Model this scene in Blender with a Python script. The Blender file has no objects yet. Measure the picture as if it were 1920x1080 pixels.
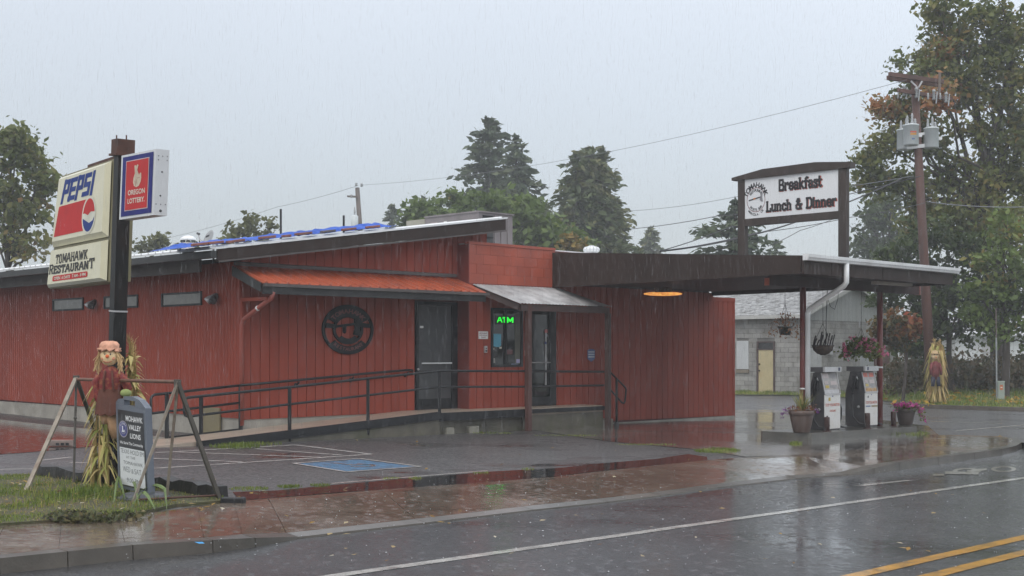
import bpy, math, random
import numpy as np
from mathutils import Vector
R = math.radians
rnd = random.Random(7)
scene = bpy.context.scene
COL = scene.collection

# ------------------------------------------------------------------ camera
F, CX, HY, CZ = 2420.0, 960.0, 658.0, 1.55        # focal length in photo pixels, principal column, horizon row, eye height
cam_d = bpy.data.cameras.new('camera')
cam_d.sensor_width = 36.0
cam_d.lens = 36.0 * F / 1920.0
cam_d.shift_y = (HY - 540.0) / 1920.0
cam_d.clip_start, cam_d.clip_end = 0.1, 2000.0
cam = bpy.data.objects.new('camera', cam_d)
cam.location = (0, 0, CZ)
cam.rotation_euler = (R(90), 0, 0)
COL.objects.link(cam)
scene.camera = cam

# ------------------------------------------------------------------ world: overcast sky
SUN_EL, SUN_ROT = R(52), R(200)
world = bpy.data.worlds.new('World')
scene.world = world
world.use_nodes = True
nt = world.node_tree
for n in list(nt.nodes): nt.nodes.remove(n)
def N(t, kind, **kw):
    n = t.nodes.new(kind)
    for k, v in kw.items(): setattr(n, k, v)
    return n
w_out = N(nt, 'ShaderNodeOutputWorld')
sky = N(nt, 'ShaderNodeTexSky', sky_type='NISHITA')
sky.sun_disc = False; sky.sun_elevation = SUN_EL; sky.sun_rotation = SUN_ROT; sky.dust_density = 4.0
bg1 = N(nt, 'ShaderNodeBackground'); bg1.inputs[1].default_value = 0.05
nt.links.new(sky.outputs[0], bg1.inputs[0])
tc = N(nt, 'ShaderNodeTexCoord')
sx = N(nt, 'ShaderNodeSeparateXYZ'); nt.links.new(tc.outputs['Generated'], sx.inputs[0])
ramp = N(nt, 'ShaderNodeValToRGB')                 # cloud layer: brighter towards the zenith, like any overcast sky
e = ramp.color_ramp.elements
e[0].position = 0.0; e[0].color = (0.46, 0.492, 0.522, 1)
e[1].position = 1.0; e[1].color = (1.6, 1.64, 1.68, 1)
m_ = ramp.color_ramp.elements.new(0.10); m_.color = (0.49, 0.522, 0.552, 1)
m_ = ramp.color_ramp.elements.new(0.27); m_.color = (0.70, 0.735, 0.778, 1)
nt.links.new(sx.outputs[2], ramp.inputs[0])
bg2 = N(nt, 'ShaderNodeBackground'); bg2.inputs[1].default_value = 1.0
cn = N(nt, 'ShaderNodeTexNoise'); cn.inputs['Scale'].default_value = 2.2; cn.inputs['Detail'].default_value = 3
nt.links.new(tc.outputs['Generated'], cn.inputs[0])
cm = N(nt, 'ShaderNodeMapRange'); cm.inputs['To Min'].default_value = 0.93; cm.inputs['To Max'].default_value = 1.07
nt.links.new(cn.outputs[0], cm.inputs[0])
cx_ = N(nt, 'ShaderNodeVectorMath', operation='SCALE')
gxm = N(nt, 'ShaderNodeMapRange'); gxm.inputs['From Min'].default_value = -1; gxm.inputs['To Min'].default_value = .80; gxm.inputs['To Max'].default_value = 1.16
nt.links.new(sx.outputs[0], gxm.inputs[0])          # the cloud is a little thinner towards the right
gmu = N(nt, 'ShaderNodeMath', operation='MULTIPLY'); nt.links.new(cm.outputs[0], gmu.inputs[0]); nt.links.new(gxm.outputs[0], gmu.inputs[1])
nt.links.new(ramp.outputs[0], cx_.inputs[0]); nt.links.new(gmu.outputs[0], cx_.inputs['Scale'])
nt.links.new(cx_.outputs[0], bg2.inputs[0])
add = N(nt, 'ShaderNodeAddShader')
nt.links.new(bg1.outputs[0], add.inputs[0]); nt.links.new(bg2.outputs[0], add.inputs[1])
nt.links.new(add.outputs[0], w_out.inputs[0])

sun_d = bpy.data.lights.new('sun', 'SUN')
sun_d.energy = 0.5; sun_d.angle = R(30); sun_d.color = (1.0, 0.96, 0.9)
sun = bpy.data.objects.new('sun', sun_d)
sun.rotation_euler = (R(38), 0, R(-20)); sun.location = (-5, -10, 30)
COL.objects.link(sun)

vs = scene.view_settings
vs.view_transform = 'Standard'; vs.look = 'None'; vs.gamma = 1.0; vs.exposure = 0.0; vs.use_curve_mapping = False
scene.cycles.use_denoising = True
scene.cycles.max_bounces = 8
scene.cycles.volume_bounces = 1

# ------------------------------------------------------------------ photo pixel -> point in the place
def at(px, py, Y):
    return Vector(((px - CX) / F * Y, Y, CZ - (py - HY) / F * Y))
SL = 0.015                                          # the ground falls gently to the right
def G(x): return -SL * (x + 5.0)
def gnd(px, py, lift=0.0):
    dx, dz = (px - CX) / F, -(py - HY) / F
    Y = -(CZ + SL * 5 - lift) / (dz + SL * dx)
    return Vector((dx * Y, Y, CZ + dz * Y))
# the restaurant's own axes: u along the front wall, v away from the front wall, corner at P0
P0 = Vector((-4.85, 23.05, 0)); D1 = Vector((0.710, 0.704, 0)); D2 = Vector((-0.704, 0.710, 0)); UP = Vector((0, 0, 1))
def W(u, v, z): return P0 + D1 * u + D2 * v + UP * z
def fw(px, py, v=0.0):                              # (u, z) on the plane v = const
    k = (px - CX) / F; o = P0 + D2 * v
    u = (k * o.y - o.x) / (D1.x - k * D1.y)
    return u, CZ - (py - HY) / F * (o.y + D1.y * u)
def lw(px, py, u=0.0):                              # (v, z) on the plane u = const
    k = (px - CX) / F; o = P0 + D1 * u
    v = (k * o.y - o.x) / (D2.x - k * D2.y)
    return v, CZ - (py - HY) / F * (o.y + D2.y * v)

# ------------------------------------------------------------------ mesh builder
class MB:
    def __init__(s): s.v = []; s.f = []
    def add(s, vs_, fs):
        b = len(s.v); s.v += [Vector(p) for p in vs_]; s.f += [tuple(i + b for i in f) for f in fs]; return s
    def hexa(s, p):                                 # 8 corners: bottom ring 0-3, top ring 4-7
        return s.add(p, [(3, 2, 1, 0), (4, 5, 6, 7), (0, 1, 5, 4), (1, 2, 6, 5), (2, 3, 7, 6), (3, 0, 4, 7)])
    def box(s, o, a, b, c):                         # origin corner and three edge vectors
        o, a, b, c = Vector(o), Vector(a), Vector(b), Vector(c)
        if a.cross(b).dot(c) < 0: a, b = b, a
        return s.hexa([o, o + a, o + a + b, o + b, o + c, o + a + c, o + a + b + c, o + b + c])
    def bx(s, x0, x1, y0, y1, z0, z1): return s.box((x0, y0, z0), (x1 - x0, 0, 0), (0, y1 - y0, 0), (0, 0, z1 - z0))
    def uvz(s, u0, u1, v0, v1, z0, z1):             # box in the restaurant's axes
        return s.box(W(u0, v0, z0), D1 * (u1 - u0), D2 * (v1 - v0), UP * (z1 - z0))
    def prism(s, pts, ext):                         # planar polygon swept by a vector
        pts = [Vector(p) for p in pts]; ext = Vector(ext); n = len(pts)
        nr = Vector((0, 0, 0))
        for i in range(n): nr += pts[i].cross(pts[(i + 1) % n])
        if nr.dot(ext) < 0: pts = pts[::-1]
        return s.add(pts + [p + ext for p in pts], [tuple(range(n))[::-1], tuple(range(n, 2 * n))] +
                     [(i, (i + 1) % n, n + (i + 1) % n, n + i) for i in range(n)])
    def tube(s, pts, r, n=8, caps=True):
        pts = [Vector(p) for p in pts]; m = len(pts)
        rs = r if isinstance(r, (list, tuple)) else [r] * m
        b = len(s.v); ref = None
        for i, p in enumerate(pts):
            t = (pts[min(i + 1, m - 1)] - pts[max(i - 1, 0)]).normalized()
            if ref is None: ref = Vector((0, 0, 1)) if abs(t.z) < 0.9 else Vector((1, 0, 0))
            a = t.cross(ref)
            if a.length < 1e-6: a = t.orthogonal()
            a.normalize(); c = a.cross(t); ref = c
            for k in range(n):
                w = 2 * math.pi * k / n
                s.v.append(p + (a * math.cos(w) + c * math.sin(w)) * rs[i])
        for i in range(m - 1):
            for k in range(n):
                k2 = (k + 1) % n
                s.f.append((b + i * n + k, b + i * n + k2, b + (i + 1) * n + k2, b + (i + 1) * n + k))
        if caps:
            s.f.append(tuple(b + k for k in range(n))[::-1]); s.f.append(tuple(b + (m - 1) * n + k for k in range(n)))
        return s
    def beam(s, p, q, wdt, hgt, side=None):         # square bar from p to q
        p, q = Vector(p), Vector(q); t = (q - p).normalized()
        a = (Vector(side) if side is not None else t.cross(UP if abs(t.z) < .95 else Vector((1, 0, 0)))).normalized()
        a = (a - t * a.dot(t)).normalized(); c = t.cross(a)
        return s.box(p - a * wdt / 2 - c * hgt / 2, a * wdt, c * hgt, q - p)
    def lathe(s, prof, o=(0, 0, 0), n=20, axis=None):
        o = Vector(o); b = len(s.v)
        ax = Vector(axis).normalized() if axis is not None else UP
        a = ax.orthogonal().normalized(); c = ax.cross(a)
        for r, z in prof:
            for k in range(n):
                w = 2 * math.pi * k / n; s.v.append(o + (a * math.cos(w) + c * math.sin(w)) * r + ax * z)
        for i in range(len(prof) - 1):
            for k in range(n):
                k2 = (k + 1) % n; s.f.append((b + i * n + k, b + i * n + k2, b + (i + 1) * n + k2, b + (i + 1) * n + k))
        s.f.append(tuple(b + k for k in range(n))[::-1]); s.f.append(tuple(b + (len(prof) - 1) * n + k for k in range(n)))
        return s
    def ball(s, o, rx, ry=None, rz=None, n=14, m=8):
        ry = rx if ry is None else ry; rz = rx if rz is None else rz; o = Vector(o); b = len(s.v)
        for i in range(m + 1):
            t = -math.pi / 2 + math.pi * (0.02 + 0.96 * i / m)
            for k in range(n):
                w = 2 * math.pi * k / n
                s.v.append(o + Vector((rx * math.cos(t) * math.cos(w), ry * math.cos(t) * math.sin(w), rz * math.sin(t))))
        for i in range(m):
            for k in range(n):
                k2 = (k + 1) % n; s.f.append((b + i * n + k, b + i * n + k2, b + (i + 1) * n + k2, b + (i + 1) * n + k))
        s.f.append(tuple(b + k for k in range(n))[::-1]); s.f.append(tuple(b + m * n + k for k in range(n)))
        return s
    def strip(s, pts, wds, side):                   # flat ribbon (leaf)
        b = len(s.v); side = Vector(side)
        for p, w in zip(pts, wds): s.v += [Vector(p) - side * w / 2, Vector(p) + side * w / 2]
        for i in range(len(pts) - 1): s.f.append((b + 2 * i, b + 2 * i + 1, b + 2 * i + 3, b + 2 * i + 2))
        return s

def link(name, me, mat_, parent=None, smooth=False):
    if mat_ is not None: me.materials.append(mat_)
    if smooth:
        me.polygons.foreach_set('use_smooth', [True] * len(me.polygons))
    o = bpy.data.objects.new(name, me); COL.objects.link(o)
    if parent is not None: o.parent = parent
    return o
def base_of(o):                                     # world position of a thing's own origin
    b = Vector((0, 0, 0))
    while o is not None: b += o.location; o = o.parent
    return b
def obj(name, mb, mat_, parent=None, smooth=False, kind=None, label=None, local=False, bevel=0):
    me = bpy.data.meshes.new(name)
    off = Vector((0, 0, 0)) if local else base_of(parent)
    own = Vector((0, 0, 0))
    if parent is None and not local and mb.v:       # a thing that is one mesh: origin at its base
        xs = [p.x for p in mb.v]; ys = [p.y for p in mb.v]
        own = Vector(((min(xs) + max(xs)) / 2, (min(ys) + max(ys)) / 2, min(p.z for p in mb.v)))
    me.from_pydata([tuple(p - off - own) for p in mb.v], [], mb.f); me.update()
    o = link(name, me, mat_, parent, smooth)
    o.location = own
    if kind: o['kind'] = kind
    if label: o['label'] = label
    if bevel:
        md = o.modifiers.new('bevel', 'BEVEL'); md.width = bevel; md.segments = 2; md.limit_method = 'ANGLE'
    return o
def tag(o, label, cat, group=None):
    o['label'] = label; o['category'] = cat
    if group: o['group'] = group
    return o
def thing(name, label, cat, loc=(0, 0, 0), group=None):
    o = bpy.data.objects.new(name, None); COL.objects.link(o); o.location = loc; o.empty_display_size = 0.2
    return tag(o, label, cat, group)
def kids(o): return [c for c in bpy.data.objects if c.parent == o]
def copy_tree(o, parent=None):
    c = o.copy(); COL.objects.link(c)
    if parent is not None: c.parent = parent
    for ch in kids(o): copy_tree(ch, c)
    return c

def nmesh(name, verts, faces, mat_, parent=None, tint=None, smooth=False):   # numpy quads
    me = bpy.data.meshes.new(name); nv, (nf, k) = len(verts), faces.shape
    me.vertices.add(nv); me.vertices.foreach_set('co', np.asarray(verts, np.float32).ravel())
    me.loops.add(nf * k); me.loops.foreach_set('vertex_index', faces.astype(np.int32).ravel())
    me.polygons.add(nf); me.polygons.foreach_set('loop_start', (np.arange(nf) * k).astype(np.int32))
    me.polygons.foreach_set('loop_total', np.full(nf, k, np.int32))
    if tint is not None:
        at_ = me.attributes.new('tint', 'FLOAT', 'FACE'); at_.data.foreach_set('value', np.asarray(tint, np.float32))
    me.update(calc_edges=True); me.validate()
    return link(name, me, mat_, parent, smooth)

# ------------------------------------------------------------------ materials
MATS = {}
def pnode(mt): return next(n for n in mt.node_tree.nodes if n.type == 'BSDF_PRINCIPLED')
def M(name, col, rough=0.6, var=0.18, scale=3.0, bump=0.0, bscale=60.0, metal=0.0, coat=0.0, crough=0.1, stretch=None, emit=0.0, spec=0.5,
      alpha=1.0, trans=0.0, dirt=None, dscale=1.2, damt=0.5, objrand=0.0, fscale=None, fvar=0.0):
    if name in MATS: return MATS[name]
    mt = bpy.data.materials.new(name); mt.use_nodes = True; t = mt.node_tree; p = pnode(mt)
    p.inputs['Roughness'].default_value = rough; p.inputs['Metallic'].default_value = metal
    p.inputs['Coat Weight'].default_value = coat; p.inputs['Coat Roughness'].default_value = crough
    p.inputs['Specular IOR Level'].default_value = spec; p.inputs['Transmission Weight'].default_value = trans
    p.inputs['Alpha'].default_value = alpha
    tc = N(t, 'ShaderNodeTexCoord'); mp = N(t, 'ShaderNodeMapping'); t.links.new(tc.outputs['Object'], mp.inputs[0])
    if stretch: mp.inputs['Scale'].default_value = stretch
    no = N(t, 'ShaderNodeTexNoise'); no.inputs['Scale'].default_value = scale; no.inputs['Detail'].default_value = 6
    t.links.new(mp.outputs[0], no.inputs[0])
    mr = N(t, 'ShaderNodeMapRange'); mr.inputs['From Min'].default_value = .3; mr.inputs['From Max'].default_value = .7
    mr.inputs['To Min'].default_value = 1 - var; mr.inputs['To Max'].default_value = 1 + var; t.links.new(no.outputs[0], mr.inputs[0])
    last = mr.outputs[0]
    if objrand:
        oi = N(t, 'ShaderNodeObjectInfo'); r2 = N(t, 'ShaderNodeMapRange')
        r2.inputs['To Min'].default_value = 1 - objrand; r2.inputs['To Max'].default_value = 1 + objrand
        t.links.new(oi.outputs['Random'], r2.inputs[0]); mu = N(t, 'ShaderNodeMath', operation='MULTIPLY')
        t.links.new(last, mu.inputs[0]); t.links.new(r2.outputs[0], mu.inputs[1]); last = mu.outputs[0]
    if fscale:
        n4 = N(t, 'ShaderNodeTexNoise'); n4.inputs['Scale'].default_value = fscale; n4.inputs['Detail'].default_value = 3
        t.links.new(tc.outputs['Object'], n4.inputs[0]); r4 = N(t, 'ShaderNodeMapRange')
        r4.inputs['From Min'].default_value = .35; r4.inputs['From Max'].default_value = .65
        r4.inputs['To Min'].default_value = 1 - fvar; r4.inputs['To Max'].default_value = 1 + fvar
        t.links.new(n4.outputs[0], r4.inputs[0]); mu = N(t, 'ShaderNodeMath', operation='MULTIPLY')
        t.links.new(last, mu.inputs[0]); t.links.new(r4.outputs[0], mu.inputs[1]); last = mu.outputs[0]
    sc = N(t, 'ShaderNodeVectorMath', operation='SCALE'); sc.inputs[0].default_value = col[:3]; t.links.new(last, sc.inputs['Scale'])
    cout = sc.outputs[0]
    if dirt:
        n3 = N(t, 'ShaderNodeTexNoise'); n3.inputs['Scale'].default_value = dscale; n3.inputs['Detail'].default_value = 8; n3.inputs['Roughness'].default_value = .65
        t.links.new(mp.outputs[0], n3.inputs[0]); r3 = N(t, 'ShaderNodeMapRange')
        r3.inputs['From Min'].default_value = .48; r3.inputs['From Max'].default_value = .68; r3.inputs['To Max'].default_value = damt
        t.links.new(n3.outputs[0], r3.inputs[0]); mx = N(t, 'ShaderNodeMix', data_type='RGBA')
        t.links.new(r3.outputs[0], mx.inputs['Factor']); t.links.new(cout, mx.inputs['A']); mx.inputs['B'].default_value = (*dirt, 1); cout = mx.outputs['Result']
    t.links.new(cout, p.inputs['Base Color'])
    if emit:
        p.inputs['Emission Color'].default_value = (*col[:3], 1); p.inputs['Emission Strength'].default_value = emit
        if var > .3: t.links.new(cout, p.inputs['Emission Color'])
    if bump:
        nb = N(t, 'ShaderNodeTexNoise'); nb.inputs['Scale'].default_value = bscale; nb.inputs['Detail'].default_value = 4
        t.links.new(mp.outputs[0], nb.inputs[0]); b = N(t, 'ShaderNodeBump'); b.inputs['Strength'].default_value = 1.0; b.inputs['Distance'].default_value = bump
        t.links.new(nb.outputs[0], b.inputs['Height']); t.links.new(b.outputs[0], p.inputs['Normal'])
    MATS[name] = mt; return mt

def leafmat(name, stops, rough=0.55, trans=0.35):
    mt = bpy.data.materials.new(name); mt.use_nodes = True; t = mt.node_tree; p = pnode(mt)
    a = N(t, 'ShaderNodeAttribute', attribute_name='tint'); r = N(t, 'ShaderNodeValToRGB')
    el = r.color_ramp.elements
    while len(el) > 1: el.remove(el[-1])
    el[0].position = stops[0][0]; el[0].color = (*stops[0][1], 1)
    for q, c in stops[1:]: n_ = el.new(q); n_.color = (*c, 1)
    t.links.new(a.outputs['Fac'], r.inputs[0]); t.links.new(r.outputs[0], p.inputs['Base Color'])
    p.inputs['Roughness'].default_value = rough; p.inputs['Specular IOR Level'].default_value = 0.3
    tr = N(t, 'ShaderNodeBsdfTranslucent'); t.links.new(r.outputs[0], tr.inputs[0])
    mx = N(t, 'ShaderNodeMixShader'); mx.inputs[0].default_value = trans
    out = next(n for n in t.nodes if n.type == 'OUTPUT_MATERIAL')
    t.links.new(p.outputs[0], mx.inputs[1]); t.links.new(tr.outputs[0], mx.inputs[2]); t.links.new(mx.outputs[0], out.inputs[0])
    return mt

def wetmat(name, col, col2, dry_rough, wet_rough, grain, gdist, pscale, plo, phi, fleck=0.0, ripple=0.0012, pcoat=1.0, stretch=(1, 1, 1), pmin=.5, crough=.2):
    """Rain-wet paving: grain with its own relief, and a film of standing water where it collects."""
    mt = bpy.data.materials.new(name); mt.use_nodes = True; t = mt.node_tree; p = pnode(mt); L = t.links.new
    g = N(t, 'ShaderNodeNewGeometry'); mp = N(t, 'ShaderNodeMapping'); mp.inputs['Scale'].default_value = stretch
    L(g.outputs['Position'], mp.inputs[0])
    pn = N(t, 'ShaderNodeTexNoise'); pn.inputs['Scale'].default_value = pscale; pn.inputs['Detail'].default_value = 5; pn.inputs['Roughness'].default_value = .6
    L(mp.outputs[0], pn.inputs[0])
    pm = N(t, 'ShaderNodeMapRange'); pm.inputs['From Min'].default_value = plo; pm.inputs['From Max'].default_value = phi; L(pn.outputs[0], pm.inputs[0])
    gn = N(t, 'ShaderNodeTexNoise'); gn.inputs['Scale'].default_value = grain; gn.inputs['Detail'].default_value = 3; L(g.outputs['Position'], gn.inputs[0])
    cn = N(t, 'ShaderNodeTexNoise'); cn.inputs['Scale'].default_value = 1.7; cn.inputs['Detail'].default_value = 7; cn.inputs['Roughness'].default_value = .7; L(g.outputs['Position'], cn.inputs[0])
    cr = N(t, 'ShaderNodeMapRange'); cr.inputs['From Min'].default_value = .3; cr.inputs['From Max'].default_value = .7; L(cn.outputs[0], cr.inputs[0])
    mx = N(t, 'ShaderNodeMix', data_type='RGBA'); mx.inputs['A'].default_value = (*col, 1); mx.inputs['B'].default_value = (*col2, 1); L(cr.outputs[0], mx.inputs['Factor'])
    c = mx.outputs['Result']
    if fleck:
        fr = N(t, 'ShaderNodeMapRange'); fr.inputs['From Min'].default_value = .35; fr.inputs['From Max'].default_value = .65
        fr.inputs['To Min'].default_value = 1 - fleck; fr.inputs['To Max'].default_value = 1 + fleck; L(gn.outputs[0], fr.inputs[0])
        s = N(t, 'ShaderNodeVectorMath', operation='SCALE'); L(c, s.inputs[0]); L(fr.outputs[0], s.inputs['Scale']); c = s.outputs[0]
        g2 = N(t, 'ShaderNodeTexNoise'); g2.inputs['Scale'].default_value = grain * .24; g2.inputs['Detail'].default_value = 6; g2.inputs['Roughness'].default_value = .82; L(g.outputs['Position'], g2.inputs[0])
        f2 = N(t, 'ShaderNodeMapRange'); f2.inputs['From Min'].default_value = .38; f2.inputs['From Max'].default_value = .66
        f2.inputs['To Min'].default_value = 1 - fleck; f2.inputs['To Max'].default_value = 1 + 1.6 * fleck; L(g2.outputs[0], f2.inputs[0])
        s = N(t, 'ShaderNodeVectorMath', operation='SCALE'); L(c, s.inputs[0]); L(f2.outputs[0], s.inputs['Scale']); c = s.outputs[0]
    L(c, p.inputs['Base Color'])
    rr = N(t, 'ShaderNodeMapRange'); rr.inputs['To Min'].default_value = dry_rough; rr.inputs['To Max'].default_value = wet_rough
    L(pm.outputs[0], rr.inputs[0]); L(rr.outputs[0], p.inputs['Roughness'])
    bs = N(t, 'ShaderNodeMapRange'); bs.inputs['To Min'].default_value = 1.0; bs.inputs['To Max'].default_value = 0.05; L(pm.outputs[0], bs.inputs[0])
    b = N(t, 'ShaderNodeBump'); b.inputs['Distance'].default_value = gdist; L(bs.outputs[0], b.inputs['Strength']); L(gn.outputs[0] if not fleck else g2.outputs[0], b.inputs['Height'])
    rp = N(t, 'ShaderNodeTexNoise'); rp.inputs['Scale'].default_value = 9.0; rp.inputs['Detail'].default_value = 3; L(g.outputs['Position'], rp.inputs[0])
    b2 = N(t, 'ShaderNodeBump'); b2.inputs['Distance'].default_value = ripple; b2.inputs['Strength'].default_value = 1.0
    L(rp.outputs[0], b2.inputs['Height']); L(b.outputs[0], b2.inputs['Normal']); L(b2.outputs[0], p.inputs['Normal'])
    rp2 = N(t, 'ShaderNodeBump'); rp2.inputs['Distance'].default_value = ripple; L(rp.outputs[0], rp2.inputs['Height'])
    # rings and pocks that falling drops leave in the film of water
    vo = N(t, 'ShaderNodeTexVoronoi'); vo.inputs['Scale'].default_value = 7.0; L(g.outputs['Position'], vo.inputs['Vector'])
    wv = N(t, 'ShaderNodeMath', operation='MULTIPLY'); wv.inputs[1].default_value = 60.0; L(vo.outputs['Distance'], wv.inputs[0])
    sn = N(t, 'ShaderNodeMath', operation='SINE'); L(wv.outputs[0], sn.inputs[0])
    fd = N(t, 'ShaderNodeMapRange'); fd.inputs['From Min'].default_value = 0.0; fd.inputs['From Max'].default_value = 0.45
    fd.inputs['To Min'].default_value = 1.0; fd.inputs['To Max'].default_value = 0.0; L(vo.outputs['Distance'], fd.inputs[0])
    ml = N(t, 'ShaderNodeMath', operation='MULTIPLY'); L(sn.outputs[0], ml.inputs[0]); L(fd.outputs[0], ml.inputs[1])
    b3 = N(t, 'ShaderNodeBump'); b3.inputs['Distance'].default_value = ripple * 0.5; L(ml.outputs[0], b3.inputs['Height']); L(rp2.outputs[0], b3.inputs['Normal'])
    cw = N(t, 'ShaderNodeMapRange'); cw.inputs['To Min'].default_value = pmin; cw.inputs['To Max'].default_value = pcoat; L(pm.outputs[0], cw.inputs[0])
    cwo = cw.outputs[0]
    if fleck > .4:                                    # the film of rain lies between the stones of the aggregate
        fm = N(t, 'ShaderNodeMapRange'); fm.inputs['From Min'].default_value = .40; fm.inputs['From Max'].default_value = .62
        fm.inputs['To Min'].default_value = .12; fm.inputs['To Max'].default_value = 1.55; L(g2.outputs[0], fm.inputs[0])
        fx = N(t, 'ShaderNodeMix'); fx.inputs['B'].default_value = 1.0; L(pm.outputs[0], fx.inputs['Factor']); L(fm.outputs[0], fx.inputs['A'])
        cm2 = N(t, 'ShaderNodeMath', operation='MULTIPLY'); L(cwo, cm2.inputs[0]); L(fx.outputs[0], cm2.inputs[1]); cwo = cm2.outputs[0]
    L(cwo, p.inputs['Coat Weight']); cq = N(t, 'ShaderNodeMapRange'); cq.inputs['To Min'].default_value = crough; cq.inputs['To Max'].default_value = .05; L(pm.outputs[0], cq.inputs[0]); L(cq.outputs[0], p.inputs['Coat Roughness']); p.inputs['Coat IOR'].default_value = 1.33
    L(b3.outputs[0], p.inputs['Coat Normal'])
    MATS[name] = mt; return mt

# ------------------------------------------------------------------ lettering
def text_geo(body, bold=0.0, shear=0.0, space=1.0):
    cu = bpy.data.curves.new('txt', 'FONT'); cu.body = body; cu.size = 1.0; cu.offset = bold; cu.shear = shear
    cu.space_character = space; cu.resolution_u = 3
    o = bpy.data.objects.new('txt', cu); COL.objects.link(o)
    dg = bpy.context.evaluated_depsgraph_get(); me = o.evaluated_get(dg).to_mesh()
    vs_ = [Vector((v.co.x, v.co.y, 0)) for v in me.vertices]; fs = [tuple(p.vertices) for p in me.polygons]
    o.evaluated_get(dg).to_mesh_clear(); bpy.data.objects.remove(o); bpy.data.curves.remove(cu)
    return vs_, fs
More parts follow.
